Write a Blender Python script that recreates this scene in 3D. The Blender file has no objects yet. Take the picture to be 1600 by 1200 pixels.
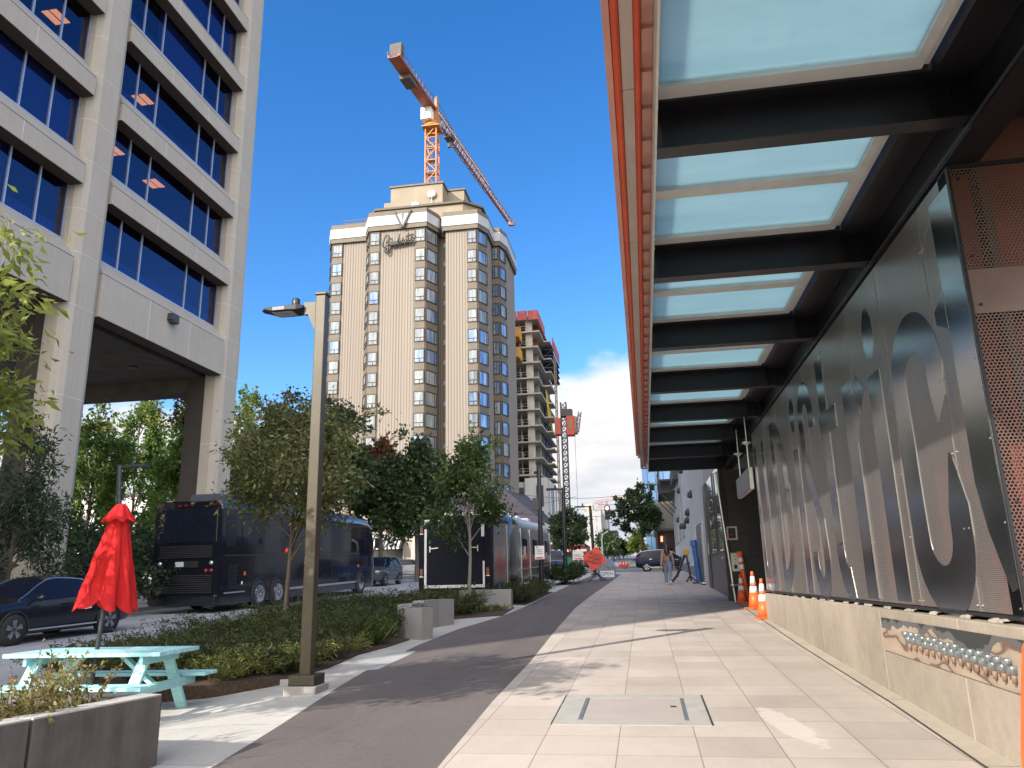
import bpy, math, random
import numpy as np
from mathutils import Vector, Matrix
rnd = random.Random(7)
PI = math.pi
scene = bpy.context.scene
COL = scene.collection

# ---------------------------------------------------------------- camera
FPX, CAMH = 1200.0, 1.6
def _n(v):
    v = np.array(v, float); return v/np.linalg.norm(v)
_a, _b, _r = 1009-800, 600-903, -.0218
_dy = _n((_a, _b, -FPX))
_V = -FPX*FPX/(_a*_r+_b)
_up = _n((_r*_V, _V, -FPX))
_dx = np.cross(_dy, _up)
CM = np.array([_dx, _dy, _up])
CC = np.array([0, 0, CAMH])
cam = bpy.data.cameras.new('camera')
cam.sensor_width = 36; cam.lens = 36*FPX/1600
cam.clip_start = .05; cam.clip_end = 5000
camo = bpy.data.objects.new('camera', cam); COL.objects.link(camo)
_mw = Matrix([list(CM[0])+[0], list(CM[1])+[0], list(CM[2])+[CAMH], [0, 0, 0, 1]])
camo.matrix_world = _mw
scene.camera = camo
SL = 0.0335                       # the street climbs away from the viewer
def gz(y, off=0.0): return SL*y+off
def _ray(px, py): return CM@_n((px-800, 600-py, -FPX))
def A(px, py, y):                 # survey point at distance y up the street
    d = _ray(px, py); return CC+d*(y/d[1])
def G(px, py, off=0.0):           # survey point on the sloping ground
    d = _ray(px, py); t = (off-CAMH)/(d[2]-SL*d[1]); return CC+t*d

# ---------------------------------------------------------------- objects
def tag(o, label=None, cat=None, group=None, kind=None):
    if label: o['label'] = label
    if cat: o['category'] = cat
    if group: o['group'] = group
    if kind: o['kind'] = kind
    return o
def thing(name, label, cat, loc=(0, 0, 0), rz=0.0, group=None):
    o = bpy.data.objects.new(name, None); COL.objects.link(o)
    o.empty_display_size = .2
    o.location = loc; o.rotation_euler = (0, 0, rz)
    return tag(o, label, cat, group)
def _kids(o): return [c for c in COL.objects if c.parent == o]
def copy_tree(o, parent=None):
    c = o.copy(); COL.objects.link(c)
    if parent is not None: c.parent = parent
    for ch in _kids(o): copy_tree(ch, c)
    return c

class MB:
    """collects shapes into one mesh"""
    def __init__(s): s.v = []; s.f = []; s.m = []; s.s = []
    def add(s, vs, fs, mi=0, smooth=False):
        o = len(s.v); s.v += [tuple(map(float, v)) for v in vs]
        for f in fs:
            s.f.append(tuple(o+i for i in f)); s.m.append(mi); s.s.append(smooth)
        return s
    def box(s, x0, x1, y0, y1, z0, z1, mi=0):
        if x0 > x1: x0, x1 = x1, x0
        if y0 > y1: y0, y1 = y1, y0
        if z0 > z1: z0, z1 = z1, z0
        return s.hexa([(x0,y0,z0),(x1,y0,z0),(x1,y1,z0),(x0,y1,z0),(x0,y0,z1),(x1,y0,z1),(x1,y1,z1),(x0,y1,z1)], mi)
    def hexa(s, p, mi=0):
        return s.add(p, [(0,3,2,1),(4,5,6,7),(0,1,5,4),(1,2,6,5),(2,3,7,6),(3,0,4,7)], mi)
    def obox(s, c, ax, ay, az, mi=0):       # centre and three half-axis vectors
        c, ax, ay, az = map(Vector, (c, ax, ay, az))
        return s.hexa([c-ax-ay-az, c+ax-ay-az, c+ax+ay-az, c-ax+ay-az, c-ax-ay+az, c+ax-ay+az, c+ax+ay+az, c-ax+ay+az], mi)
    def bar(s, p, q, w, h=None, mi=0, up=(0, 0, 1)):
        p, q = Vector(p), Vector(q); h = h or w
        d = (q-p); L = d.length
        if L < 1e-6: return s
        d.normalize(); u = Vector(up)
        if abs(d.dot(u)) > .98: u = Vector((0, 1, 0))
        sx = d.cross(u).normalized(); sz = sx.cross(d).normalized()
        return s.obox((p+q)/2, d*L/2, sx*w/2, sz*h/2, mi)
    def tube(s, pts, r, n=8, mi=0, smooth=True, caps=True, closed=False):
        pts = [Vector(p) for p in pts]; N = len(pts)
        rr = r if isinstance(r, (list, tuple)) else [r]*N
        vs = []; ref = None
        for i, p in enumerate(pts):
            if closed: d = pts[(i+1) % N]-pts[i-1]
            else: d = pts[min(i+1, N-1)]-pts[max(i-1, 0)]
            d.normalize()
            if ref is None:
                ref = d.cross(Vector((0, 0, 1)) if abs(d.z) < .9 else Vector((1, 0, 0))).normalized()
            else:
                ref = (ref-d*ref.dot(d))
                if ref.length < 1e-6: ref = d.orthogonal()
                ref.normalize()
            b = d.cross(ref)
            for k in range(n):
                t = 2*PI*(k+.5)/n
                vs.append(p+(ref*math.cos(t)+b*math.sin(t))*rr[i])
        fs = []
        for i in range(N if closed else N-1):
            j = (i+1) % N
            for k in range(n):
                k2 = (k+1) % n
                fs.append((i*n+k, i*n+k2, j*n+k2, j*n+k))
        if caps and not closed:
            s.add(vs, fs, mi, smooth)
            s.add(vs[:n], [tuple(range(n))[::-1]], mi); s.add(vs[-n:], [tuple(range(n))], mi)
            return s
        return s.add(vs, fs, mi, smooth)
    def cyl(s, p, q, r0, r1=None, n=16, mi=0, smooth=True):
        return s.tube([p, q], [r0, r0 if r1 is None else r1], n, mi, smooth)
    def lathe(s, prof, n=20, o=(0, 0, 0), mi=0, smooth=True, axis='z'):
        vs = []
        for r, z in prof:
            for k in range(n):
                t = 2*PI*k/n; x, y = r*math.cos(t), r*math.sin(t)
                if axis == 'z': p = (x, y, z)
                elif axis == 'y': p = (x, z, y)
                else: p = (z, x, y)
                vs.append((p[0]+o[0], p[1]+o[1], p[2]+o[2]))
        fs = []
        for i in range(len(prof)-1):
            for k in range(n):
                k2 = (k+1) % n; fs.append((i*n+k, i*n+k2, (i+1)*n+k2, (i+1)*n+k))
        fs.append(tuple(range(n))[::-1]); fs.append(tuple((len(prof)-1)*n+k for k in range(n)))
        return s.add(vs, fs, mi, smooth)
    def ball(s, c, rx, ry=None, rz=None, n=12, mi=0):
        ry = rx if ry is None else ry; rz = rx if rz is None else rz
        prof = [(max(math.sin(PI*i/8), .001), -math.cos(PI*i/8)) for i in range(9)]
        vs = []
        for r, z in prof:
            for k in range(n):
                t = 2*PI*k/n; vs.append((c[0]+rx*r*math.cos(t), c[1]+ry*r*math.sin(t), c[2]+rz*z))
        fs = [(i*n+k, i*n+(k+1) % n, (i+1)*n+(k+1) % n, (i+1)*n+k) for i in range(8) for k in range(n)]
        return s.add(vs, fs, mi, True)
    def prism(s, poly, ext, mi=0):          # 3D polygon swept along ext
        n = len(poly); e = Vector(ext); b = [Vector(p) for p in poly]; t = [p+e for p in b]
        fs = [tuple(range(n))[::-1], tuple(range(n, 2*n))]
        fs += [(i, (i+1) % n, n+(i+1) % n, n+i) for i in range(n)]
        return s.add(b+t, fs, mi)
    def slab(s, poly, top, bot, mi=0):      # XY polygon following the street slope
        n = len(poly)
        vs = [(x, y, gz(y, top)) for x, y in poly]+[(x, y, gz(y, bot)) for x, y in poly]
        return s.add(vs, [tuple(range(n)), tuple(range(n, 2*n))[::-1]]+[(i, n+i, n+(i+1) % n, (i+1) % n) for i in range(n)], mi)
    def wall(s, poly, z0, z1, mi=0, cap=True):   # XY polygon raised upright
        n = len(poly)
        vs = [(x, y, z0) for x, y in poly]+[(x, y, z1) for x, y in poly]
        fs = [(i, (i+1) % n, n+(i+1) % n, n+i) for i in range(n)]
        if cap: fs += [tuple(range(n))[::-1], tuple(range(n, 2*n))]
        return s.add(vs, fs, mi)
    def quad(s, a, b, c, d, mi=0): return s.add([a, b, c, d], [(0, 1, 2, 3)], mi)
    def build(s, name, mats, parent=None, world=True, bevel=0.0, seg=2):
        me = bpy.data.meshes.new(name); me.from_pydata(s.v, [], s.f)
        if not isinstance(mats, (list, tuple)): mats = [mats]
        for m in mats: me.materials.append(m)
        me.polygons.foreach_set('material_index', s.m)
        me.polygons.foreach_set('use_smooth', s.s)
        me.update()
        import bmesh
        bm = bmesh.new(); bm.from_mesh(me); bmesh.ops.recalc_face_normals(bm, faces=bm.faces); bm.to_mesh(me); bm.free()
        o = bpy.data.objects.new(name, me); COL.objects.link(o)
        _attach(o, parent, world)
        if bevel:
            b = o.modifiers.new('bevel', 'BEVEL'); b.width = bevel; b.segments = seg; b.limit_method = 'ANGLE'; b.angle_limit = .7
        return o
def _attach(o, parent, world):
    if parent is None: return
    o.parent = parent
    if world and parent.type == 'EMPTY' and parent.parent is None:
        o.matrix_parent_inverse = (Matrix.Translation(parent.location) @ parent.rotation_euler.to_matrix().to_4x4()).inverted()

# ---------------------------------------------------------------- materials
class NT:
    def __init__(s, name):
        s.mat = bpy.data.materials.new(name); s.mat.use_nodes = True
        s.t = s.mat.node_tree; s.t.nodes.clear()
        s.out = s.n('ShaderNodeOutputMaterial')
    def n(s, typ, **kw):
        nd = s.t.nodes.new(typ)
        for k, v in kw.items(): setattr(nd, k, v)
        return nd
    def link(s, a, b): s.t.links.new(a, b)
    def set(s, sock, v):
        if isinstance(v, bpy.types.NodeSocket): s.link(v, sock)
        else: sock.default_value = v
    def math(s, op, a, b=0.0, c=0.0, clamp=False):
        nd = s.n('ShaderNodeMath', operation=op); nd.use_clamp = clamp
        s.set(nd.inputs[0], a); s.set(nd.inputs[1], b); s.set(nd.inputs[2], c); return nd.outputs[0]
    def mix(s, f, a, b):
        nd = s.n('ShaderNodeMix', data_type='RGBA')
        s.set(nd.inputs[0], f); s.set(nd.inputs[6], a); s.set(nd.inputs[7], b); return nd.outputs[2]
    def ramp(s, f, stops):
        nd = s.n('ShaderNodeValToRGB'); s.set(nd.inputs[0], f)
        e = nd.color_ramp.elements
        while len(e) < len(stops): e.new(.5)
        for q, (p, c) in zip(e, stops): q.position = p; q.color = c
        return nd.outputs[0]
    def noise(s, vec, scale, detail=4, rough=.55):
        nd = s.n('ShaderNodeTexNoise'); s.link(vec, nd.inputs['Vector'])
        nd.inputs['Scale'].default_value = scale; nd.inputs['Detail'].default_value = detail; nd.inputs['Roughness'].default_value = rough
        return nd.outputs['Fac']
    def pos(s): return s.n('ShaderNodeNewGeometry').outputs['Position']
    def obj(s): return s.n('ShaderNodeTexCoord').outputs['Object']
    def map(s, vec, scale=(1, 1, 1), loc=(0, 0, 0), rot=(0, 0, 0)):
        nd = s.n('ShaderNodeMapping'); s.link(vec, nd.inputs[0])
        nd.inputs['Scale'].default_value = scale; nd.inputs['Location'].default_value = loc; nd.inputs['Rotation'].default_value = rot
        return nd.outputs[0]
    def sep(s, vec):
        nd = s.n('ShaderNodeSeparateXYZ'); s.link(vec, nd.inputs[0]); return nd.outputs
    def bump(s, h, strength=.3, dist=.02):
        nd = s.n('ShaderNodeBump'); nd.inputs['Strength'].default_value = strength; nd.inputs['Distance'].default_value = dist
        s.link(h, nd.inputs['Height']); return nd.outputs[0]
    def bsdf(s, col, rough=.7, metal=0.0, normal=None, spec=.5, coat=0.0):
        nd = s.n('ShaderNodeBsdfPrincipled')
        s.set(nd.inputs['Base Color'], col); s.set(nd.inputs['Roughness'], rough); s.set(nd.inputs['Metallic'], metal)
        nd.inputs['Specular IOR Level'].default_value = spec
        if coat: nd.inputs['Coat Weight'].default_value = coat; nd.inputs['Coat Roughness'].default_value = .03
        if normal is not None: s.link(normal, nd.inputs['Normal'])
        return nd.outputs[0]
    def done(s, sh): s.link(sh, s.out.inputs[0]); return s.mat
def rgb(r, g, b): return (r, g, b, 1.0)
def mul(c, k): return (min(c[0]*k, 1), min(c[1]*k, 1), min(c[2]*k, 1), 1.0)
_mats = {}
def M(name, col, rough=.6, metal=0.0, var=.12, scale=6.0, bump=0.0, bscale=60, spec=.5, coat=0.0, stretch=(1, 1, 1), local=False):
    if name in _mats: return _mats[name]
    t = NT(name); p = t.map(t.obj() if local else t.pos(), stretch)
    f = t.ramp(t.noise(p, scale, 5, .6), [(.25, rgb(0, 0, 0)), (.75, rgb(1, 1, 1))])
    c = t.mix(f, mul(col, 1-var), mul(col, 1+var))
    nrm = t.bump(t.noise(p, bscale, 4), bump, .01) if bump else None
    rg = t.math('ADD', rough, t.math('MULTIPLY', t.math('SUBTRACT', t.noise(p, scale*2.3, 3), .5), .12), clamp=True) if rough > .04 else rough
    _mats[name] = t.done(t.bsdf(c, rg, metal, nrm, spec, coat)); return _mats[name]
def EM(name, col, strength):
    t = NT(name); e = t.n('ShaderNodeEmission'); e.inputs[0].default_value = col; e.inputs[1].default_value = strength
    return t.done(e.outputs[0])

def concrete(name, col, var=.14, streak=.12, bump=.25, rough=.85):
    t = NT(name); p = t.pos()
    a = t.noise(p, .6, 6, .65); b = t.noise(p, 9, 5, .6); st = t.noise(t.map(p, (3.0, 3.0, .12)), 2.2, 4, .6)
    f = t.math('ADD', t.math('MULTIPLY', t.math('SUBTRACT', a, .5), 1.6*var/.14), t.math('MULTIPLY', t.math('SUBTRACT', b, .5), .9))
    f = t.math('ADD', f, t.math('MULTIPLY', t.math('SUBTRACT', st, .5), 8*streak))
    f = t.math('ADD', t.math('MULTIPLY', f, .5), .5, clamp=True)
    c = t.mix(f, mul(col, 1-var*1.6), mul(col, 1+var*1.2))
    return t.done(t.bsdf(c, rough, 0, t.bump(t.noise(p, 70, 4), bump, .006), .3))
def leafmat(name, dark, light, accent=None, acc=0.0, rough=.55, trans=.35):
    t = NT(name); g = t.n('ShaderNodeNewGeometry')
    rv = g.outputs['Random Per Island']
    cl = t.noise(g.outputs['Position'], .9, 2)
    f = t.math('ADD', t.math('MULTIPLY', t.math('POWER', rv, 1.5), .85), t.math('MULTIPLY', t.math('SUBTRACT', cl, .38), 1.3), clamp=True)
    c = t.mix(f, dark, light)
    if accent:
        r2 = t.math('FRACT', t.math('MULTIPLY', rv, 57.3))
        c = t.mix(t.math('LESS_THAN', r2, acc), c, accent)
    d = t.bsdf(c, rough, 0, None, .35)
    tr = t.n('ShaderNodeBsdfTranslucent'); t.set(tr.inputs[0], t.mix(.5, c, mul(light, 1.6)))
    mx = t.n('ShaderNodeMixShader'); mx.inputs[0].default_value = trans
    t.link(d, mx.inputs[1]); t.link(tr.outputs[0], mx.inputs[2])
    return t.done(mx.outputs[0])
# ================================================================ SKY, SUN
SUN_EL = math.radians(28.8); SUN_AZ = math.atan2(-.6, -.8)      # direction towards the sun (x, y)
world = bpy.data.worlds.new('World'); scene.world = world; world.use_nodes = True
wt = world.node_tree; wt.nodes.clear()
class WN(NT):
    def __init__(s): s.t = wt; s.out = s.n('ShaderNodeOutputWorld')
w = WN()
sky = w.n('ShaderNodeTexSky', sky_type='NISHITA'); sky.sun_disc = False
sky.sun_elevation = SUN_EL; sky.sun_rotation = math.radians(216.87)
sky.air_density = 1.0; sky.dust_density = .35; sky.ozone_density = 2.5; sky.altitude = 50
hs = w.n('ShaderNodeHueSaturation'); hs.inputs['Hue'].default_value = .507; hs.inputs['Saturation'].default_value = 1.34; hs.inputs['Value'].default_value = 1.06
w.link(sky.outputs[0], hs.inputs['Color'])
tc = w.n('ShaderNodeTexCoord').outputs['Generated']
x, y, z = w.sep(tc)
# a bank of bright cumulus low over the end of the street
cn = w.noise(w.map(tc, (1, 1, 1.7)), 3.1, 7, .55)
cn2 = w.noise(w.map(tc, (1, 1, 2.6), (3, 1, 2)), 9, 6, .6)
fr = w.math('ADD', w.math('MULTIPLY', y, 1.0), w.math('MULTIPLY', x, .25))
top = w.math('ADD', .262, w.math('MULTIPLY', w.math('SUBTRACT', cn, .5), .22))
top = w.math('ADD', top, w.math('MULTIPLY', w.math('ABSOLUTE', w.math('ADD', x, .04)), -.13))
edge = w.math('SUBTRACT', w.math('ADD', top, w.math('MULTIPLY', w.math('SUBTRACT', cn2, .5), .05)), z)
cm = w.math('MULTIPLY', edge, 32, clamp=True)
cm = w.math('MULTIPLY', cm, w.math('MULTIPLY', w.math('SUBTRACT', fr, .15), 2.5, clamp=True), clamp=True)
shade = w.math('ADD', w.math('MULTIPLY', w.math('SUBTRACT', cn2, .46), 2.2), w.math('MULTIPLY', z, 4.5), clamp=True)
cc = w.mix(shade, rgb(2.5, 2.65, 3.15), rgb(4.1, 4.05, 4.0))
colr = w.mix(cm, hs.outputs[0], cc)
# bright cloud added over the unseen sky behind the viewer, to fill the shade
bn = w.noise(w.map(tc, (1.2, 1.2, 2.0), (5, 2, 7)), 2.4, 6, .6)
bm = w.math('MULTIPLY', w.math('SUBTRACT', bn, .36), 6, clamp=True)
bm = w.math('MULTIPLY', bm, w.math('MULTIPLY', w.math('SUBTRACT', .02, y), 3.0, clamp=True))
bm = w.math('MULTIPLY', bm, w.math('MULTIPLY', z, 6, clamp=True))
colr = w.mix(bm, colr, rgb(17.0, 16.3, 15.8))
bg = w.n('ShaderNodeBackground'); bg.inputs[1].default_value = .085
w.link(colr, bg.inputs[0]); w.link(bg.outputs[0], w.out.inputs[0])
sl = bpy.data.lights.new('sun', 'SUN'); sl.energy = 2.6; sl.angle = math.radians(.53); sl.color = (1.0, .93, .835)
so = bpy.data.objects.new('sun', sl); COL.objects.link(so)
_d = Vector((math.sin(SUN_AZ+0)*0-.6*math.cos(SUN_EL), -.8*math.cos(SUN_EL), math.sin(SUN_EL)))
so.rotation_euler = _d.to_track_quat('Z', 'Y').to_euler(); so.location = (-40, -60, 60)
scene.view_settings.view_transform = 'Standard'; scene.view_settings.look = 'None'
scene.view_settings.exposure = 1.6; scene.view_settings.gamma = 1.0
scene.render.engine = 'CYCLES'
scene.cycles.max_bounces = 7; scene.cycles.diffuse_bounces = 3; scene.cycles.glossy_bounces = 3
scene.cycles.transparent_max_bounces = 16; scene.cycles.transmission_bounces = 4
scene.cycles.sample_clamp_indirect = 6; scene.cycles.caustics_reflective = False; scene.cycles.caustics_refractive = False
scene.cycles.use_denoising = True

# ================================================================ MATERIALS
m_black = M('black_steel', rgb(.012, .0125, .015), .38, 0, .3, 2, .05, 40)
m_darkgrey = M('dark_grey_metal', rgb(.05, .05, .055), .5, .3, .2, 3)
m_bronze = M('bronze_paint', rgb(.052, .042, .025), .45, .25, .18, 2.5, .04, 90)
m_alu = M('brushed_aluminium', rgb(.62, .62, .60), .35, .85, .12, 4)
m_white = M('white_paint', rgb(.75, .75, .73), .5, 0, .08, 3)
m_rubber = M('tyre_rubber', rgb(.018, .018, .019), .8, 0, .25, 9, .1, 80, local=True)
m_chrome = M('chrome', rgb(.75, .76, .78), .08, 1.0, .05, 3)
m_rim = M('alloy_rim', rgb(.52, .53, .56), .28, .9, .08, 6, local=True)
m_conc = concrete('cast_concrete', rgb(.30, .285, .265))
m_orange = M('orange_plastic', rgb(.80, .13, .03), .45, 0, .14, 4, .03, 60)
m_reflwhite = M('reflective_white', rgb(.80, .80, .78), .35, 0, .06, 8)

def m_tiles():
    t = NT('sidewalk_pavers'); p = t.pos(); x, y, z = t.sep(p)
    pv = t.map(p, (1, 1, 0), (.98-.005, -6.75+.66*30, 0))
    br = t.n('ShaderNodeTexBrick'); br.offset = 0; br.squash = 1
    t.link(pv, br.inputs['Vector'])
    br.inputs['Color1'].default_value = rgb(.405, .357, .322); br.inputs['Color2'].default_value = rgb(.495, .44, .398)
    br.inputs['Mortar'].default_value = rgb(.255, .215, .185)
    br.inputs['Scale'].default_value = 1; br.inputs['Mortar Size'].default_value = .0055; br.inputs['Mortar Smooth'].default_value = .3
    br.inputs['Bias'].default_value = 0; br.inputs['Brick Width'].default_value = .66; br.inputs['Row Height'].default_value = .66
    a = t.noise(p, .55, 6, .65); b = t.noise(p, 26, 4, .7); bl = t.noise(t.map(p, (1, .45, 1)), 2.0, 5, .6)
    f = t.math('ADD', t.math('MULTIPLY', a, .5), t.math('ADD', t.math('MULTIPLY', b, .28), t.math('MULTIPLY', bl, .5)))
    c = t.mix(t.math('MULTIPLY', t.math('SUBTRACT', f, .45), 2.4, clamp=True), mul(rgb(.80, .78, .76), 1), rgb(1.06, 1.04, 1.0))
    mm = t.n('ShaderNodeMix', data_type='RGBA', blend_type='MULTIPLY'); mm.inputs[0].default_value = 1
    t.link(br.outputs[0], mm.inputs[6]); t.link(c, mm.inputs[7])
    # rubbed grime along a few of the long joints
    gx = t.math('ABSOLUTE', t.math('SUBTRACT', x, t.math('ADD', 1.66, t.math('MULTIPLY', t.math('SUBTRACT', bl, .5), .25))))
    gr = t.math('MULTIPLY', t.math('SUBTRACT', .10, gx), 5, clamp=True)
    sp = t.math('ADD', t.math('MULTIPLY', t.math('SUBTRACT', t.noise(p, 5.5, 3, .6), .67), 9, clamp=True), t.math('MULTIPLY', t.math('SUBTRACT', t.noise(t.map(p, (1, 1, 1), (4, 9, 0)), 1.1, 6, .7), .57), 3.5, clamp=True))
    st = t.math('ADD', t.math('MULTIPLY', gr, .22), t.math('MULTIPLY', sp, .28), clamp=True)
    c2 = t.mix(st, mm.outputs[2], rgb(.22, .19, .16))
    # pale mineral spill
    dx_ = t.math('DIVIDE', t.math('SUBTRACT', x, t.math('ADD', 1.30, t.math('MULTIPLY', t.math('SUBTRACT', y, 7.3), -.16))), .16)
    dy_ = t.math('DIVIDE', t.math('SUBTRACT', y, 7.9), .85)
    rr = t.math('ADD', t.math('MULTIPLY', dx_, dx_), t.math('MULTIPLY', dy_, dy_))
    rr = t.math('ADD', rr, t.math('MULTIPLY', t.math('SUBTRACT', t.noise(p, 6, 5, .7), .5), 2.2))
    c3 = t.mix(t.math('MULTIPLY', t.math('MULTIPLY', t.math('SUBTRACT', 1.0, rr), 3, clamp=True), .42), c2, rgb(.68, .63, .58))
    h = t.math('ADD', t.math('MULTIPLY', br.outputs['Fac'], -1.0), t.math('MULTIPLY', t.noise(p, 55, 4), .25))
    return t.done(t.bsdf(c3, .82, 0, t.bump(h, .35, .012), .3))
def m_asphalt(name, col, speck=.5, crack=True):
    t = NT(name); p = t.pos()
    sp = t.noise(p, 85, 3, .75); a = t.noise(p, .7, 5, .6); lane = t.noise(t.map(p, (1.2, .12, 1)), 1.6, 4, .55)
    f = t.math('ADD', t.math('MULTIPLY', t.math('SUBTRACT', sp, .5), speck*2.6), t.math('ADD', t.math('MULTIPLY', t.math('SUBTRACT', a, .5), .9), t.math('MULTIPLY', t.math('SUBTRACT', lane, .5), .8)))
    c = t.mix(t.math('ADD', t.math('MULTIPLY', f, .6), .5, clamp=True), mul(col, .68), mul(col, 1.36))
    vo = t.n('ShaderNodeTexVoronoi', feature='DISTANCE_TO_EDGE'); vo.inputs['Scale'].default_value = .16
    wob = t.n('ShaderNodeVectorMath', operation='ADD'); t.link(p, wob.inputs[0])
    cmb = t.n('ShaderNodeCombineXYZ'); t.link(t.math('MULTIPLY', t.noise(p, 1.3, 6, .7), 2.2), cmb.inputs[0]); t.link(t.math('MULTIPLY', t.noise(t.map(p, (1, 1, 1), (7, 3, 0)), 1.3, 6, .7), 2.2), cmb.inputs[1]); t.link(cmb.outputs[0], wob.inputs[1])
    t.link(wob.outputs[0], vo.inputs['Vector'])
    ck = t.math('MULTIPLY', t.math('SUBTRACT', .0035, vo.outputs['Distance']), 260, clamp=True)
    ck = t.math('MULTIPLY', ck, t.math('MULTIPLY', t.math('SUBTRACT', t.noise(p, .35, 3), .47), 9, clamp=True))
    c = t.mix(t.math('MULTIPLY', ck, .6), c, mul(col, .4))
    lt = t.math('MULTIPLY', t.math('SUBTRACT', t.noise(p, 70, 2, .8), .66), 8, clamp=True)
    c = t.mix(t.math('MULTIPLY', lt, .6), c, mul(col, 2.4))
    pt = t.math('GREATER_THAN', t.noise(t.map(p, (.5, .16, 1), (2, 5, 0)), 1.0, 1), .57)
    c = t.mix(t.math('MULTIPLY', pt, .22), c, mul(col, .55))
    return t.done(t.bsdf(c, .88, 0, t.bump(t.noise(p, 120, 3, .8), .5, .012), .25))
def m_flat_concrete(name, col, pitch=1.5):
    t = NT(name); p = t.pos(); x, y, z = t.sep(p)
    br = t.n('ShaderNodeTexBrick'); br.offset = 0
    t.link(t.map(p, (1, 1, 0), (30.35, 40.2, 0)), br.inputs['Vector'])
    br.inputs['Color1'].default_value = mul(col, .94); br.inputs['Color2'].default_value = mul(col, 1.06); br.inputs['Mortar'].default_value = mul(col, .42)
    br.inputs['Scale'].default_value = 1; br.inputs['Mortar Size'].default_value = .007; br.inputs['Brick Width'].default_value = pitch*2; br.inputs['Row Height'].default_value = pitch
    f = t.math('ADD', t.math('MULTIPLY', t.noise(p, .9, 6, .65), .7), t.math('MULTIPLY', t.noise(p, 14, 5, .65), .5))
    mm = t.n('ShaderNodeMix', data_type='RGBA', blend_type='MULTIPLY'); mm.inputs[0].default_value = 1
    t.link(br.outputs[0], mm.inputs[6]); t.link(t.mix(t.math('MULTIPLY', t.math('SUBTRACT', f, .4), 2.2, clamp=True), rgb(.78, .77, .76), rgb(1.08, 1.08, 1.07)), mm.inputs[7])
    return t.done(t.bsdf(mm.outputs[2], .85, 0, t.bump(t.noise(p, 60, 4), .25, .008), .3))

# ================================================================ GROUND
def structure(name, mb, mat):
    o = mb.build(name, mat); o['kind'] = 'structure'; return o
g = MB(); g.slab([(-900, -120), (900, -120), (900, 300), (-900, 300)], -.27, -.8)
g.quad((-900, 300, gz(300, -.27)), (900, 300, gz(300, -.27)), (1500, 2200, gz(300)-1), (-1500, 2200, gz(300)-1))
structure('ground', g, m_asphalt('ground_gravel', rgb(.12, .115, .105), .3))
ROADM = m_asphalt('road_concrete', rgb(.30, .30, .315), .22)
rd = MB(); rd.slab([(-19.5, -60), (-3.0, -60), (-3.0, 62), (-19.5, 62)], -.20, -.26)
structure('road', rd, ROADM)
cr = MB(); cr.slab([(-120, 62), (90, 62), (90, 77), (-120, 77)], -.12, -.26)
cr.slab([(-19.5, 77), (-2.2, 77), (-2.2, 300), (-19.5, 300)], -.16, -.26)
structure('cross_street', cr, m_asphalt('cross_street_asphalt', rgb(.17, .17, .175), .3))
KERB = [(-9.0, -40), (-9.0, 20.5), (-8.7, 22.6), (-7.9, 24.0), (-6.6, 24.6), (-5.3, 24.9), (-4.85, 25.8), (-4.75, 27.5), (-4.75, 60.5), (-4.2, 61.6), (-3.0, 62)]
pave = MB(); pave.slab([(-9.0, 10.6)]+KERB[1:]+[(4.2, 62), (4.2, -40), (-4.2, -40), (-4.2, 10.6)], -.010, -.28)
xs_ = [(-4.2, -.010), (-5.0, -.075), (-5.8, -.155), (-9.0, -.19), (-9.2, -.24)]
for (xa, oa), (xb, ob_) in zip(xs_[:-1], xs_[1:]):      # the seating area falls away to the road
    pave.quad((xa, -40, gz(-40, oa)), (xa, 10.6, gz(10.6, oa)), (xb, 10.6, gz(10.6, ob_)), (xb, -40, gz(-40, ob_)))
structure('concrete_pavement', pave, m_flat_concrete('pale_pavement_concrete', rgb(.47, .455, .42)))
kb = MB()
for (x0, y0), (x1, y1) in zip([(-9.0, 10.6)]+KERB[1:-1], KERB[1:]):
    d = Vector((x1-x0, y1-y0, 0)).normalized(); nn = Vector((d.y, -d.x, 0))*.14
    kb.slab([(x0, y0), (x1, y1), (x1+nn.x, y1+nn.y), (x0+nn.x, y0+nn.y)], -.004, -.009)
structure('kerb', kb, M('kerb_concrete', rgb(.40, .39, .37), .85, 0, .15, 3, .2))
pR = [(-1.62, -12), (-1.65, 2), (-1.68, 6.3), (-1.77, 9), (-1.80, 12.1), (-1.95, 17), (-2.1, 23.5), (-2.05, 30), (-1.95, 36), (-1.80, 46), (-1.73, 57)]
pL = [(-3.42, -12), (-3.45, 4), (-3.52, 6.2), (-3.68, 7.7), (-4.0, 10.2), (-4.13, 11.6), (-4.25, 14.5), (-4.2, 17.5), (-3.85, 20.8), (-3.75, 24), (-3.8, 33), (-3.78, 48), (-3.6, 57)]
bp = MB(); bp.slab(pL+pR[::-1], -.005, -.02)
structure('bike_path', bp, m_asphalt('bike_path_asphalt', rgb(.125, .108, .102), 1.7))
tl = MB(); tl.slab(pR+[(-.5, 60.5), (2.36+.35, 60.5), (2.66, 30), (2.62, 24.5), (2.43, 13.9), (2.40, 9), (2.33, 6.5), (2.25, -12)], 0, -.02)
structure('sidewalk', tl, m_tiles())
dr = [(2.25, -12), (2.33, 6.5), (2.40, 9), (2.43, 13.9), (2.62, 24.5)]
ap = MB(); ap.slab([(x+.035, y) for x, y in dr]+[(3.4, 24.5), (3.4, -12)], -.001, -.02)
structure('wall_apron', ap, m_flat_concrete('apron_concrete', rgb(.42, .37, .305), 2.6))
sl_ = MB(); sl_.slab([(x-.002, y) for x, y in dr]+[(x+.040, y) for x, y in dr[::-1]], -.0055, -.04)
structure('drain_slot', sl_, M('drain_dark', rgb(.035, .03, .027), .9))
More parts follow.
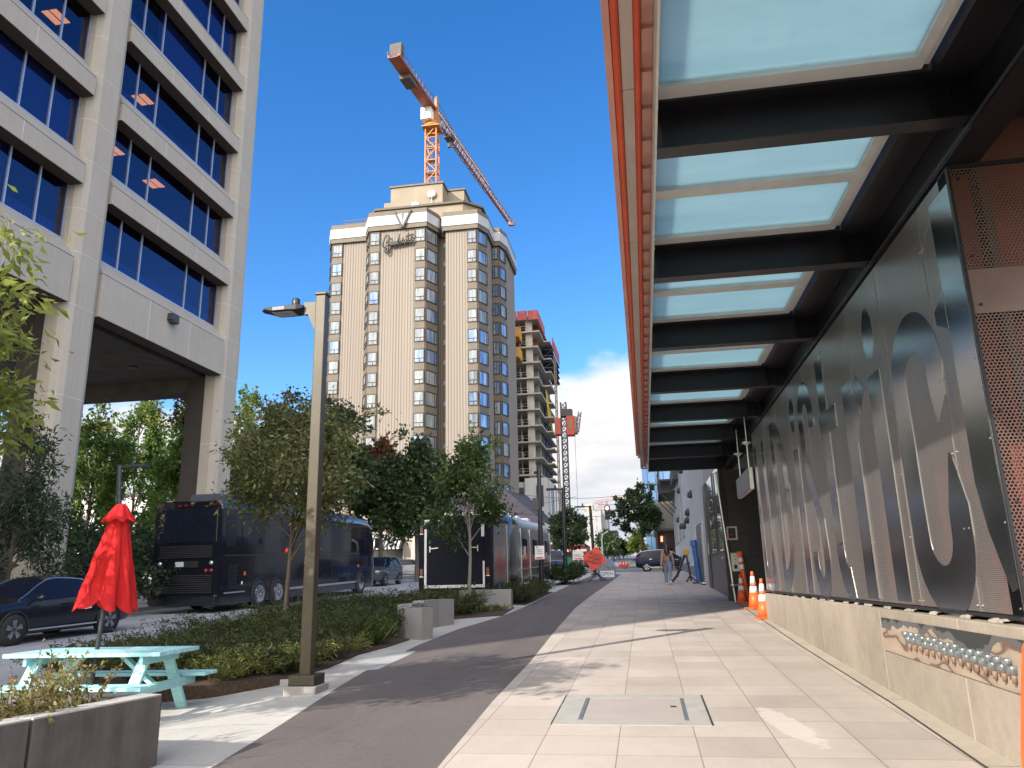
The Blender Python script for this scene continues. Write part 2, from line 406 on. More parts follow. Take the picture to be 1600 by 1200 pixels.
# bike symbol on the path
mk = MB()
for (x, y, lx, ly) in ((-2.75, 50.5, .75, .35), (-2.75, 48.6, .9, .25), (-2.9, 47.6, .5, .22), (-2.45, 47.7, .4, .2)):
    mk.slab([(x-lx/2, y-ly), (x+lx/2, y-ly*.6), (x+lx/2, y+ly), (x-lx/2, y+ly*.6)], 0, -.003)
structure('bike_path_marking', mk, M('road_paint', rgb(.62, .62, .60), .7, 0, .2, 8))
mk = MB()
mk.slab([(-19, 77.6), (2, 77.6), (2, 78.1), (-19, 78.1)], -.115, -.13); mk.slab([(-19, 60.5), (-5, 60.5), (-5, 60.9), (-19, 60.9)], -.196, -.21)
mk.slab([(-30, 70.0), (30, 70.0), (30, 70.14), (-30, 70.14)], -.116, -.13)
structure('road_marking', mk, M('road_paint', rgb(.62, .62, .60), .7, 0, .2, 8))
# planting bed soil
BED = [(-8.8, 11.0), (-7.6, 9.9), (-6.3, 9.75), (-5.6, 10.15), (-4.95, 10.7), (-4.80, 11.6), (-4.9, 13.2), (-4.75, 14.2), (-4.68, 15.4), (-5.3, 16.2), (-5.55, 17.5), (-5.2, 19.0), (-5.0, 20.1), (-4.3, 20.8), (-3.85, 21.1), (-4.0, 24.0), (-5.2, 24.6), (-6.6, 24.3), (-8.0, 23.6), (-8.8, 21.5)]
bd = MB(); bd.slab(BED, .015, -.25); bd.slab([(-4.6, 25.6), (-3.85, 25.2), (-3.85, 33), (-4.55, 33.5)], .015, -.05)
structure('planting_bed', bd, M('bark_mulch', rgb(.055, .036, .024), .95, 0, .5, 22, .8, 40))
fs = MB(); fs.slab([(-60, -60), (-19.5, -60), (-19.5, 61), (-60, 61)], -.05, -.28)
structure('far_pavement', fs, m_flat_concrete('far_pavement_concrete', rgb(.36, .35, .33), 1.8))
# ================================================================ STATION WALL
WX = 2.72                          # face of the perforated panels
def m_perf(name, col, pitch, rad, rough=.34):
    t = NT(name); p = t.pos(); x, y, z = t.sep(p)
    u = t.math('DIVIDE', t.math('ADD', x, y), pitch); v = t.math('DIVIDE', z, pitch*.866)
    row = t.math('FLOOR', v); sh = t.math('MULTIPLY', t.math('MODULO', t.math('ABSOLUTE', row), 2.0), .5)
    fu = t.math('SUBTRACT', t.math('FRACT', t.math('ADD', u, sh)), .5); fv = t.math('MULTIPLY', t.math('SUBTRACT', t.math('FRACT', v), .5), .866)
    r = t.math('SQRT', t.math('ADD', t.math('MULTIPLY', fu, fu), t.math('MULTIPLY', fv, fv)))
    hole = t.math('LESS_THAN', r, rad)
    f = t.noise(t.map(p, (1, 1, .18)), 1.4, 5, .6); f2 = t.noise(p, 14, 4, .6)
    c = t.mix(t.math('MULTIPLY', t.math('ADD', f, t.math('MULTIPLY', f2, .3)), .9, clamp=True), mul(col, .60), mul(col, 1.2))
    m = t.bsdf(c, rough, .85, None, .5)
    tr = t.n('ShaderNodeBsdfTransparent'); mx = t.n('ShaderNodeMixShader')
    t.link(hole, mx.inputs[0]); t.link(m, mx.inputs[1]); t.link(tr.outputs[0], mx.inputs[2])
    return t.done(mx.outputs[0])
m_fine = m_perf('fine_perforated_steel', rgb(.60, .545, .505), .017, .28, .36)
m_coarse = m_perf('coarse_perforated_steel', rgb(.20, .145, .125), .030, .36, .45)
def m_polish():
    t = NT('polished_steel'); p = t.pos(); f = t.noise(t.map(p, (1, 1, .3)), 1.1, 5, .6)
    c = t.mix(f, rgb(.36, .365, .38), rgb(.62, .63, .64))
    return t.done(t.bsdf(c, t.math('ADD', .13, t.math('MULTIPLY', f, .14)), 1.0, t.bump(t.noise(t.map(p, (1, .6, .25)), .9, 2), .12, .12)))
m_letter = m_polish()
m_redwall = M('rust_red_render', rgb(.30, .05, .03), .75, 0, .35, 1.6, .1)
m_darkback = M('dark_brown_backing', rgb(.10, .062, .05), .8, 0, .4, 1.2)
m_bolt = M('bolt_steel', rgb(.40, .39, .37), .4, .8)

m_flange = M('flange_steel', rgb(.36, .33, .31), .5, .8)
wall = thing('station_wall', 'station wall of perforated steel panels with giant polished letters, on a low concrete base', 'wall', (2.8, 12.6, gz(12.6)))
b = MB(); b.box(2.98, 3.05, 6.46, 19.0, .1, 4.92); b.build('backing_wall', m_darkback, wall)
b = MB(); b.box(2.94, 2.975, 6.5, 10.4, 1.25, 3.3); b.build('backing_wall', m_redwall, wall)
edges = [6.40, 7.18, 8.60, 10.0, 11.42, 12.84, 14.26, 15.68, 17.1, 18.95]
for y0, y1 in zip(edges[:-1], edges[1:]):
    b = MB(); b.quad((WX, y0+.006, 1.27), (WX, y1-.006, 1.27), (WX, y1-.006, 4.9), (WX, y0+.006, 4.9))
    pn = b.build('panel', m_fine, wall)
    f = MB()
    for yy in (y0+.010, y1-.010): f.box(WX-.0008, WX+.03, yy-.003, yy+.003, 1.27, 4.9)
    f.build('panel_flange', m_flange, pn)
    f = MB()
    for yy in (y0+.05, y1-.05):
        for zz in (1.32, 1.95, 2.6, 3.25, 3.9, 4.5):
            f.cyl((WX-.009, yy, zz), (WX+.002, yy, zz), .009, n=8)
    f.build('panel_bolts', m_bolt, pn)
# polished letters: ribbons of flat plate bent to each letter's strokes (y, z)
def ribbon(path, w, dx, name='letter'):
    b = MB(); n = len(path)
    L, Rr = [], []
    for i, (y, z) in enumerate(path):
        p0 = Vector(path[max(i-1, 0)]); p1 = Vector(path[min(i+1, n-1)]); d = (p1-p0).normalized()
        nn = Vector((-d.y, d.x)); ww = w[i] if isinstance(w, list) else w
        L.append((y+nn.x*ww/2, z+nn.y*ww/2)); Rr.append((y-nn.x*ww/2, z-nn.y*ww/2))
    x0 = WX-.006-dx
    x1 = WX-.0015
    vs = [(x0, *p) for p in L]+[(x0, *p) for p in Rr]+[(x1, *p) for p in L]+[(x1, *p) for p in Rr]
    fs = []
    for i in range(n-1):
        fs += [(i, i+1, n+i+1, n+i), (2*n+i, 3*n+i, 3*n+i+1, 2*n+i+1), (i, 2*n+i, 2*n+i+1, i+1), (n+i, n+i+1, 3*n+i+1, 3*n+i)]
    fs += [(0, n, 3*n, 2*n), (n-1, 2*n+n-1, 3*n+n-1, n+n-1)]
    b.add(vs, fs)
    return b
def arc(cy, cz, ry, rz, a0, a1, n=14):
    return [(cy+ry*math.cos(math.radians(a0+(a1-a0)*i/n)), cz+rz*math.sin(math.radians(a0+(a1-a0)*i/n))) for i in range(n+1)]
LET = []
# U (far end): left stem, bowl, right stem
LET.append([(ribbon([(18.62, 4.55), (18.62, 2.0)]+arc(18.05, 2.0, .57, .62, 0, -180)+[(17.48, 2.0), (17.48, 4.5)], .34, 0))])
# D
LET.append([ribbon([(16.22, 1.32), (16.22, 4.62)], .40, 0), ribbon(arc(16.02, 2.97, 1.0, 1.46, 90, 270, 18), [.36]*6+[.42]*7+[.36]*6, .002)])
# i
LET.append([ribbon([(13.92, 1.30), (13.92, 3.72)], .46, 0), ribbon([(13.92, 4.02), (13.92, 4.2), (13.92, 4.45), (13.92, 4.62)], [.16, .42, .42, .14], 0)])
# S
LET.append([ribbon(arc(12.88, 3.98, .40, .50, 195, 5, 14)+[(13.24, 3.48), (13.04, 3.08), (12.76, 2.72), (12.54, 2.36)]+arc(12.88, 1.88, .40, .52, 172, 368, 14), .36, 0)])
# t
LET.append([ribbon([(11.62, 4.72), (11.62, 2.0)]+arc(11.24, 2.0, .38, .55, 0, -110, 8), .42, 0), ribbon([(11.95, 3.72), (10.95, 3.72)], .32, .002)])
# r
LET.append([ribbon([(10.28, 1.30), (10.28, 3.98)], .46, 0), ribbon([(10.10, 3.2), (9.98, 3.62), (9.80, 3.80), (9.62, 3.62)], [.2, .34, .36, .34], .002)])
# i
LET.append([ribbon([(9.10, 1.30), (9.10, 3.82)], .48, 0), ribbon([(9.10, 3.98), (9.10, 4.16), (9.10, 4.42), (9.10, 4.60)], [.14, .40, .38, .12], 0)])
# C
LET.append([ribbon([(7.42, 2.92), (7.34, 3.15)]+arc(7.82, 3.42, .49, .46, 180, 3, 16)+[(8.32, 2.9), (8.32, 2.4), (8.31, 2.05)]+arc(7.80, 1.92, .51, .50, -4, -176, 16)+[(7.28, 2.15), (7.29, 2.62)], [.05, .34]+[.40]*17+[.44]*3+[.46]*17+[.44, .05], 0)])
# t at the near end
LET.append([ribbon([(6.64, 4.78), (6.64, 2.3), (6.60, 1.95), (6.53, 1.65), (6.48, 1.45)], [.44, .44, .34, .2, .1], 0), ribbon([(7.10, 3.80), (6.86, 3.80)], [.12, .34], .002)])
for parts in LET:
    mb = MB()
    for q in parts: mb.add(q.v, q.f)
    mb.build('letter', m_letter, wall)
# concrete base with a rough grouted ledge
m_base = concrete('board_marked_concrete', rgb(.335, .282, .228), .26, .07, .9)
b = MB(); yy = [-12, 4.2, 7.4, 9.75, 13.0, 16.2, 19.05]
for y0, y1 in zip(yy[:-1], yy[1:]):
    xa, xb = (2.58+.0072*(max(y0, 4)-5)), (2.58+.0072*(max(y1, 4)-5))
    y0 += .004; y1 -= .004
    b.hexa([(xa, y0, gz(y0)-.3), (3.3, y0, gz(y0)-.3), (3.3, y1, gz(y1)-.3), (xb, y1, gz(y1)-.3), (xa, y0, 1.205), (3.3, y0, 1.205), (3.3, y1, 1.205), (xb, y1, 1.205)])
b.build('concrete_base', m_base, wall, bevel=.012)
b = MB()
r2 = random.Random(3)
for y in np.cumsum([6.62]+[r2.uniform(.5, 1.0) for _ in range(15)]):
    n = 9; L_ = r2.uniform(.22, .36)
    pts = [(2.62+.0072*(y-5)+r2.uniform(0, .03), y+L_*(k/(n-1)), 1.207) for k in range(n)]
    top = [(WX+.02, y+L_*(k/(n-1)), 1.225+r2.uniform(0, .035)) for k in range(n)]
    vs = pts+top+[(p[0], p[1], 1.212+r2.uniform(0, .022)) for p in pts]
    b.add(vs, [(2*n+k, 2*n+k+1, n+k+1, n+k) for k in range(n-1)]+[(k, k+1, 2*n+k+1, 2*n+k) for k in range(n-1)])
b.build('grout_pads', concrete('pale_grout', rgb(.33, .295, .255), .15, .05, .6), wall)
b = MB(); b.box(2.69, 2.97, 6.4, 19.0, 1.235, 1.262); b.build('shadow_track', m_black, wall)

# ---- the return wall of red panels facing the street
rw = thing('red_panel_wall', 'red coarse perforated steel wall facing the viewer beside the giant letters', 'wall', (3.6, 6.44, gz(6.4)))
b = MB(); b.box(2.78, 5.6, 6.62, 6.7, 0.3, 6.2); b.build('backing_wall', m_redwall, rw)
for z0, z1, mt in ((1.25, 3.60, m_coarse), (3.604, 3.985, M('rust_plain_steel', rgb(.22, .15, .13), .45, .8, .2, 1.5)), (3.989, 4.90, m_coarse), (4.94, 6.1, m_coarse)):
    for k in range(2):
        b = MB(); b.quad((2.745+k*1.42, 6.398, z0), (2.745+k*1.42+1.412, 6.398, z0), (2.745+k*1.42+1.412, 6.398, z1), (2.745+k*1.42, 6.398, z1)); b.build('panel', mt, rw)
b = MB()
for x in (2.80, 4.1, 4.2):
    for z in (1.4, 2.1, 2.8, 3.68, 4.1, 4.8): b.cyl((x, 6.385, z), (x, 6.40, z), .012, n=8)
b.box(2.72, 2.742, 6.385, 6.60, 1.25, 4.92); b.box(2.745, 5.6, 6.39, 6.42, 4.903, 4.937)
b.build('edge_trim', m_black, rw)

# ---- relief panel set in the base
ar = thing('relief_panel', 'wavy brown relief panel with rows of glass cups set into the concrete base', 'artwork', (2.6, 8.0, .8))
def m_relief():
    t = NT('relief_clay'); p = t.pos(); x, y, z = t.sep(p)
    wv = t.n('ShaderNodeTexWave'); wv.inputs['Scale'].default_value = 2.2; wv.inputs['Distortion'].default_value = 9; wv.inputs['Detail'].default_value = 2; wv.inputs['Detail Scale'].default_value = .8
    t.link(t.map(p, (1, .5, 2.0)), wv.inputs['Vector'])
    c = t.ramp(wv.outputs[1], [(0, rgb(.13, .085, .06)), (.07, rgb(.33, .25, .19)), (1, rgb(.38, .295, .225))])
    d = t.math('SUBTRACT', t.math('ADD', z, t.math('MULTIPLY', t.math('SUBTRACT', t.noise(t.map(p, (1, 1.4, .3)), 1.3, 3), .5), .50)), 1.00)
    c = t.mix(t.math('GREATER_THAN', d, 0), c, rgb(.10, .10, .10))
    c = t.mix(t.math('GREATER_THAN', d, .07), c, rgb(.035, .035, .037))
    return t.done(t.bsdf(c, .6, 0, t.bump(wv.outputs[1], .3, .02)))
def wxb(y): return 2.58+.0072*(y-5)
b = MB(); b.hexa([(wxb(6.1)-.014, 6.1, .74), (wxb(6.1)+.01, 6.1, .74), (wxb(9.7)+.01, 9.7, .76), (wxb(9.7)-.014, 9.7, .76), (wxb(6.1)-.014, 6.1, 1.12), (wxb(6.1)+.01, 6.1, 1.12), (wxb(9.6)+.01, 9.65, 1.11), (wxb(9.6)-.014, 9.65, 1.11)])
b.build('panel', m_relief(), ar)
t = NT('cup_glass'); gl = t.bsdf(t.mix(t.noise(t.pos(), 30, 3), rgb(.06, .07, .075), rgb(.36, .39, .395)), .10, .5); m_cup = t.done(gl)
m_stem = M('cup_stem_brown', rgb(.20, .13, .09), .6, 0, .2, 20)
k = 0
for row in range(2):
    for j in range(15):
        y = 8.75-j*.165-row*.07; z = .975-row*.045-j*.0035+(j % 3)*.006
        if y < 6.35: continue
        xx = wxb(y)-.03
        c = MB(); c.lathe([(.010, -.034), (.030, -.020), (.044, .010), (.046, .036), (.040, .040)], 10, (xx, y, z)); cu = c.build('cup', m_cup, ar)
        s = MB(); s.lathe([(.016, -.085), (.020, -.05), (.022, -.022)], 8, (xx, y, z)); s.build('stem', m_stem, cu)

# ================================================================ CANOPY
cn_ = thing('station_canopy', 'long black steel canopy with pale glass skylights and an orange ribbed edge', 'canopy', (1.4, 12, 5.0))
m_soffit = M('canopy_black', rgb(.0065, .0065, .010), .38, .1, .3, 1.5, .04, 30)
m_frame = M('anodised_frame', rgb(.60, .62, .61), .5, .15, .1, 4)
def m_skyglass():
    t = NT('fritted_skylight_glass'); p = t.pos(); f = t.math('ADD', t.math('MULTIPLY', t.noise(t.map(p, (.5, 2.2, 1)), 1.6, 6, .65), .8), t.math('MULTIPLY', t.noise(p, 7, 5, .7), .25)); d = t.noise(p, 30, 3)
    c = t.mix(f, rgb(.265, .36, .39), rgb(.375, .475, .505)); c = t.mix(t.math('MULTIPLY', t.math('SUBTRACT', d, .66), 6, clamp=True), c, rgb(.40, .52, .53))
    tr = t.n('ShaderNodeBsdfTranslucent'); t.link(c, tr.inputs[0])
    tp = t.n('ShaderNodeBsdfTransparent'); tp.inputs[0].default_value = rgb(.62, .80, .82)
    gs = t.n('ShaderNodeBsdfGlossy'); gs.inputs['Roughness'].default_value = .05
    m1 = t.n('ShaderNodeMixShader'); m1.inputs[0].default_value = .12; t.link(tr.outputs[0], m1.inputs[1]); t.link(tp.outputs[0], m1.inputs[2])
    m2 = t.n('ShaderNodeMixShader'); m2.inputs[0].default_value = .05; t.link(m1.outputs[0], m2.inputs[1]); t.link(gs.outputs[0], m2.inputs[2])
    return t.done(m2.outputs[0])
m_sg = m_skyglass()
BY = [-8.52, -5.65, -2.78, .09, 2.96, 5.83, 8.68, 11.56, 14.48, 17.33, 20.05, 22.9]
for y in BY:
    b = MB()
    b.box(.31, 2.74, y-.012, y+.012, 5.02, 5.34); b.box(.31, 2.74, y-.085, y+.085, 5.0, 5.022); b.box(.31, 2.74, y-.085, y+.085, 5.338, 5.36)
    b.build('beam', m_soffit, cn_)
    for xx in (2.45, 2.60):
        b = MB(); b.box(xx, xx+.014, y-.08, y+.08, 5.03, 5.33); b.build('stiffener', m_soffit, cn_)
for i, (y0, y1) in enumerate(zip(BY, BY[1:]+[25.6])):
    ya, yb = y0+.10, y1-.10
    ym = (ya+yb)/2
    gfr = MB()
    for u0, u1 in ((ya, ya+.16), (ym-.09, ym+.09), (yb-.28, yb-.12)): gfr.box(.34, 2.26, u0, u1, 5.36, 5.46)
    gfr.box(2.26, 2.34, ya, yb-.12, 5.362, 5.458); gfr.box(2.345, 2.40, ya, yb-.12, 5.40, 5.46)
    fo = gfr.build('skylight_frame', m_frame, cn_)
    for u0, u1 in ((ya+.16, ym-.09), (ym+.09, yb-.28)):
        q = MB(); q.box(.34, 2.26, u0+.002, u1-.002, 5.40, 5.425); q.build('pane', m_sg, fo)
    q = MB(); q.box(.34, 2.74, yb-.118, y1-.09, 5.34, 5.45); q.box(2.42, 2.74, ya, yb-.12, 5.30, 5.46)
    q.build('soffit_panel', m_soffit, cn_)
b = MB(); b.box(2.745, 2.98, -9, 25.7, 4.935, 5.40); b.box(2.70, 2.745, -9, 25.7, 4.93, 4.955); b.box(2.98, 6.5, -9, 6.30, 5.3, 5.5)
b.build('wall_beam', m_soffit, cn_)
b = MB(); b.box(2.695, 2.712, -9, 25.7, 4.956, 4.985); b.build('conduit', m_darkgrey, cn_)
b = MB(); b.box(.31, 2.74, 25.62, 25.74, 4.99, 5.48); b.build('end_fascia', m_soffit, cn_)
# ribbed edge: plate, two orange tubes, grey channel, corrugated strip, inner lip
m_pink = M('salmon_edge_metal', rgb(.60, .30, .23), .5, .1, .15, 2.5)
m_org = M('orange_red_tube', rgb(.60, .075, .025), .45, 0, .15, 2.5)
m_chan = M('warm_grey_channel', rgb(.46, .38, .33), .55, .05, .12, 2.0)
b = MB(); b.box(-.062, -.012, -9, 24.2, 5.30, 5.62); b.build('edge_plate', m_pink, cn_)
b = MB(); b.tube([(.022, -9, 5.31), (.022, 24.6, 5.31)], .030, 12); b.build('edge_tube', m_org, cn_)
b = MB()
for k in range(12): b.box(.055, .145, -9+k*2.87, -9+k*2.87+2.86, 5.305, 5.36)
b.box(.055, .145, 25.44, 27.1, 5.305, 5.36); b.build('edge_channel', m_chan, cn_)
b = MB(); b.tube([(.175, -9, 5.31), (.175, 26.6, 5.31)], .028, 12); b.build('edge_tube', m_org, cn_)
b = MB()
nk = 150; zz_ = [5.312 if k % 2 else 5.343 for k in range(nk)]
vs = []; fs = []
for k in range(nk):
    for yy_ in (-9+k*.24, -9+(k+1)*.24): vs += [(.205, yy_, zz_[k]), (.285, yy_, zz_[k])]
for k in range(nk*2-1): fs.append((2*k, 2*k+1, 2*k+3, 2*k+2))
b.add(vs, fs)
b.build('edge_corrugation', [m_pink], cn_)
b = MB(); b.box(.205, .285, -9, 26.9, 5.346, 5.40); b.build('edge_brown_strip', M('brown_strip', rgb(.20, .085, .065), .6, 0, .2, 3), cn_)  # brown strip backing the corrugation
b = MB(); b.box(.287, .304, -9, 26.0, 4.985, 5.44); b.build('edge_lip', M('lip_aluminium', rgb(.55, .53, .49), .4, .5), cn_)
b = MB(); b.box(-.05, 6.5, -9, 26.0, 5.63, 5.66); b.box(.30, .33, -9, 26, 5.46, 5.63)
# open skylights stay clear of the roof: only the border plates exist
b = MB(); b.box(-.06, .30, -9, 26.0, 5.625, 5.65); b.box(2.45, 6.5, -9, 26.0, 5.50, 5.55)
b.build('roof_edge', m_darkgrey, cn_)

# ================================================================ RECESS BEYOND THE PANELS
def m_darktile():
    t = NT('dark_stone_tiles'); p = t.pos()
    br = t.n('ShaderNodeTexBrick'); br.offset = .5
    t.link(t.map(p, (1, 1, 1), (0, 0, 0), (PI/2, 0, 0)), br.inputs['Vector'])
    br.inputs['Color1'].default_value = rgb(.022, .023, .028); br.inputs['Color2'].default_value = rgb(.03, .03, .036); br.inputs['Mortar'].default_value = rgb(.006, .006, .007)
    br.inputs['Scale'].default_value = 1; br.inputs['Mortar Size'].default_value = .012; br.inputs['Brick Width'].default_value = 1.3; br.inputs['Row Height'].default_value = .72
    return t.done(t.bsdf(br.outputs[0], .4, 0, t.bump(br.outputs['Fac'], .3, .01)))
m_dt = m_darktile()
ew = thing('entrance_wall', 'dark stone tiled wall closing the recess under the canopy end', 'wall', (3.4, 25.5, gz(25.5)))
b = MB(); b.box(2.68, 7.2, 25.4, 25.8, .3, 4.93); b.build('tiled_face', m_dt, ew)
b = MB(); b.box(2.50, 2.66, 25.42, 25.75, .3, 4.98); b.build('corner_post', m_black, ew)
b = MB(); b.box(5.0, 5.2, 19.1, 25.38, .2, 5.0); b.box(3.06, 5.0, 19.06, 19.2, .2, 5.0); b.build('recess_wall', m_darkback, ew)
e = thing('call_panel', 'steel elevator call panel with three buttons on the dark tiled wall', 'panel', (2.76, 25.38, 2.0))
b = MB(); b.box(2.66, 2.90, 25.375, 25.397, 1.74, 2.30); b.build('plate', m_alu, e)
b = MB()
for z in (2.20, 2.10, 2.00): b.cyl((2.78, 25.36, z), (2.78, 25.38, z), .016, n=8)
b.build('button', m_black, e); b = MB(); b.box(2.74, 2.83, 25.365, 25.38, 1.82, 1.94); b.build('screen', m_black, e)
e = thing('hose_cabinet', 'white framed fire hose cabinet with a red valve on the dark tiled wall', 'cabinet', (2.75, 25.38, 2.95))
b = MB(); b.box(2.60, 2.92, 25.37, 25.397, 2.70, 2.745); b.box(2.60, 2.92, 25.37, 25.397, 3.07, 3.115); b.box(2.875, 2.92, 25.37, 25.397, 2.747, 3.068); b.box(2.60, 2.645, 25.37, 25.397, 2.747, 3.068); b.build('frame', M('cabinet_frame', rgb(.55, .54, .52), .5), e)
b = MB(); b.ball((2.74, 25.36, 2.88), .07, .03, .06); b.build('valve', M('valve_red', rgb(.28, .02, .02), .5), e)
e = thing('rain_pipe', 'thin steel rain pipe with a coupling at the dark recess corner', 'pipe', (2.6, 25.1, gz(25)))
pt, pb = A(1118, 737, 25.0), A(1150, 943, 25.0); pb[2] = gz(25.0)
b = MB(); b.tube([pt, (pt+pb)/2, pb], .038, 10); b.build('tube', m_alu, e)
q = pb+(pt-pb)*.125; b = MB(); b.ball(q, .085, .085, .07); b.cyl(q+np.array([-.05, -.03, 0]), q+np.array([.13, -.03, .0]), .03); b.build('coupling', m_alu, e)
# hanging sign
e = thing('hanging_sign', 'grey hanging box sign on two rods under the black canopy', 'sign', (2.3, 18, 3.6))
b = MB(); b.box(2.28, 2.30, 17.0, 19.1, 3.40, 3.82); b.build('face', M('sign_face_grey', rgb(.20, .21, .24), .45, 0, .25, 3), e)
b = MB(); b.box(2.305, 2.385, 16.95, 19.14, 3.385, 3.84); b.build('case', m_alu, e)
for y in (17.25, 18.85):
    b = MB(); b.cyl((2.36, y, 3.83), (2.36, y, 4.36), .018, n=8); b.lathe([(.02, 0), (.10, .05), (.12, .07), (.02, .075)], 14, (2.36, y, 4.36)); b.cyl((2.36, y, 4.43), (2.36, y, 5.0), .013, n=6); b.build('rod', m_alu, e)
# glazed shopfront and black jamb beyond the corner
e = thing('glazed_entrance', 'tall glass entrance with black frame beyond the dark recess corner', 'entrance', (2.7, 31, gz(31)))
t = NT('shop_glass'); gs = t.n('ShaderNodeBsdfGlossy'); gs.inputs['Roughness'].default_value = .03; gs.inputs[0].default_value = rgb(.8, .82, .85)
df = t.bsdf(t.mix(t.noise(t.pos(), .8, 3), rgb(.20, .21, .23), rgb(.34, .35, .37)), .5); mx = t.n('ShaderNodeMixShader'); mx.inputs[0].default_value = .8
t.link(df, mx.inputs[1]); t.link(gs.outputs[0], mx.inputs[2]); m_shop = t.done(mx.outputs[0])
b = MB(); b.box(2.72, 2.76, 27.0, 33.2, 2.45, 5.4); b.build('pane', m_shop, e)
b = MB(); b.box(2.70, 2.76, 25.85, 33.2, .4, 2.40); b.box(2.70, 2.76, 25.85, 26.95, 2.405, 5.4); b.build('lower_panel', M('entrance_panel', rgb(.10, .105, .12), .4, .2, .2, 2), e)
b = MB(); b.box(2.66, 2.80, 33.25, 34.6, .4, 5.4); b.box(2.66, 2.71, 29.9, 30.0, 2.41, 5.4); b.box(2.66, 2.71, 25.8, 33.2, 2.401, 2.45); b.build('frame', m_black, e)
b = MB(); b.box(2.655, 2.68, 33.6, 33.95, 2.5, 2.95); b.build('notice', m_white, e)
b = MB(); b.box(2.55, 2.60, 26.4, 27.4, 2.17, 2.22); b.build('door_pull', m_alu, e)
b = MB(); b.box(2.72, 9, 25.85, 34.6, 5.405, 6.2); b.box(2.80, 9, 34.3, 34.6, .4, 5.4); b.build('upper_wall', M('pale_render', rgb(.42, .42, .42), .8, 0, .1, 1.5), e)

# sidewalk cover plate
e = thing('utility_cover', 'checkered steel utility cover in a grey frame, flush in the pavers', 'cover', (-.2, 8.6, gz(8.6)))
m_fr = M('cover_frame_concrete', rgb(.34, .325, .29), .8, 0, .15, 4, .2)
b = MB()
for q in ([(-.97, 7.85), (.52, 7.85), (.52, 8.03), (-.97, 8.03)], [(-.97, 9.2), (.52, 9.2), (.52, 9.42), (-.97, 9.42)], [(-.97, 8.033), (-.74, 8.033), (-.74, 9.197), (-.97, 9.197)], [(.31, 8.033), (.52, 8.033), (.52, 9.197), (.31, 9.197)]): b.slab(q, .004, -.01)
b.build('frame', m_fr, e)
t = NT('checker_plate'); p = t.pos(); ck = t.n('ShaderNodeTexChecker'); t.link(t.map(p, (1, 1, 0)), ck.inputs[0]); ck.inputs['Scale'].default_value = 22
f = t.noise(p, 3, 5); c = t.mix(t.math('MULTIPLY', f, 1.0), rgb(.36, .315, .28), rgb(.44, .385, .345))
c = t.mix(t.math('MULTIPLY', ck.outputs['Fac'], .22), c, rgb(.22, .20, .19))
m_ck = t.done(t.bsdf(c, .7, .1, t.bump(ck.outputs['Fac'], .3, .006)))
b = MB(); b.slab([(-.73, 8.036), (.30, 8.036), (.30, 9.195), (-.73, 9.195)], .003, -.01); b.build('plate', m_ck, e)
b = MB()
for xx, w2_, y0_, y1_, zt2 in ((-.735, .035, 8.05, 9.18, .010), (.285, .035, 8.05, 9.18, .010), (-.985, .013, 7.86, 9.41, .005), (.522, .016, 7.86, 9.41, .005)):
    b = MB(); b.slab([(xx, y0_), (xx+w2_, y0_), (xx+w2_, y1_), (xx, y1_)], zt2, -.002); b.build('edge_bar', M('worn_cover_steel', rgb(.17, .18, .20), .5, .4, .5, 30) if w2_ > .03 else m_darkgrey, e)
b = MB(); b.slab([(.17, 8.7), (.23, 8.7), (.23, 8.76), (.17, 8.76)], .0085, .0035); b.build('lift_slot', m_darkgrey, e)
b = MB(); b.slab([(-4.4, 11.3), (-3.97, 11.5), (-4.0, 13.6), (-4.45, 13.5)], -.004, -.02)
tag(b.build('grey_access_lid', M('lid_grey', rgb(.36, .36, .35), .7, 0, .08, 5)), 'flat grey access lid in the pale concrete strip near the bed', 'lid')
# ================================================================ OFFICE BLOCK ON LEGS
FXo = -22.0
ob = thing('office_building', 'tall grey precast concrete office building on chunky legs with dark blue strip windows', 'building', (-30, 14, gz(14)))
m_ob = concrete('precast_concrete', rgb(.385, .345, .295), .13, .13, .2)
m_ob2 = concrete('precast_sloped_sill', rgb(.33, .30, .265), .15, .16, .2)
m_caulk = M('pale_caulk', rgb(.55, .53, .49), .8)
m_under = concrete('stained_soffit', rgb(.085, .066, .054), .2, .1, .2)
m_mull = M('window_mullion', rgb(.42, .45, .52), .4, .6)
t = NT('tinted_blue_glass'); p = t.pos()
lw = t.n('ShaderNodeLayerWeight'); lw.inputs[0].default_value = .25
gs = t.n('ShaderNodeBsdfGlossy'); gs.inputs['Roughness'].default_value = .015; gs.inputs[0].default_value = rgb(.31, .33, .52)
tp = t.n('ShaderNodeBsdfTransparent'); tp.inputs[0].default_value = rgb(.16, .20, .44)
mx = t.n('ShaderNodeMixShader'); t.link(t.math('ADD', .20, t.math('MULTIPLY', lw.outputs['Fresnel'], .55)), mx.inputs[0]); t.link(tp.outputs[0], mx.inputs[1]); t.link(gs.outputs[0], mx.inputs[2])
m_oglass = t.done(mx.outputs[0])
t = NT('office_blinds'); p = t.pos(); wv = t.n('ShaderNodeTexWave', bands_direction='Y'); wv.inputs['Scale'].default_value = 2.6; wv.inputs['Distortion'].default_value = .6; t.link(p, wv.inputs[0])
m_blind = t.done(t.bsdf(t.mix(wv.outputs[1], rgb(.14, .18, .30), rgb(.44, .50, .66)), .8))
m_ceil_light = EM('office_ceiling_light', rgb(1.0, .33, .05), 1.7)
Y0b, Y1b, XB, TOP = -10.8, 39.0, -46.0, 52.5
cols = [-9.9, 3.0, 14.7, 26.4, 38.05]
halfw = [.9, .9, .9, .9, .95]
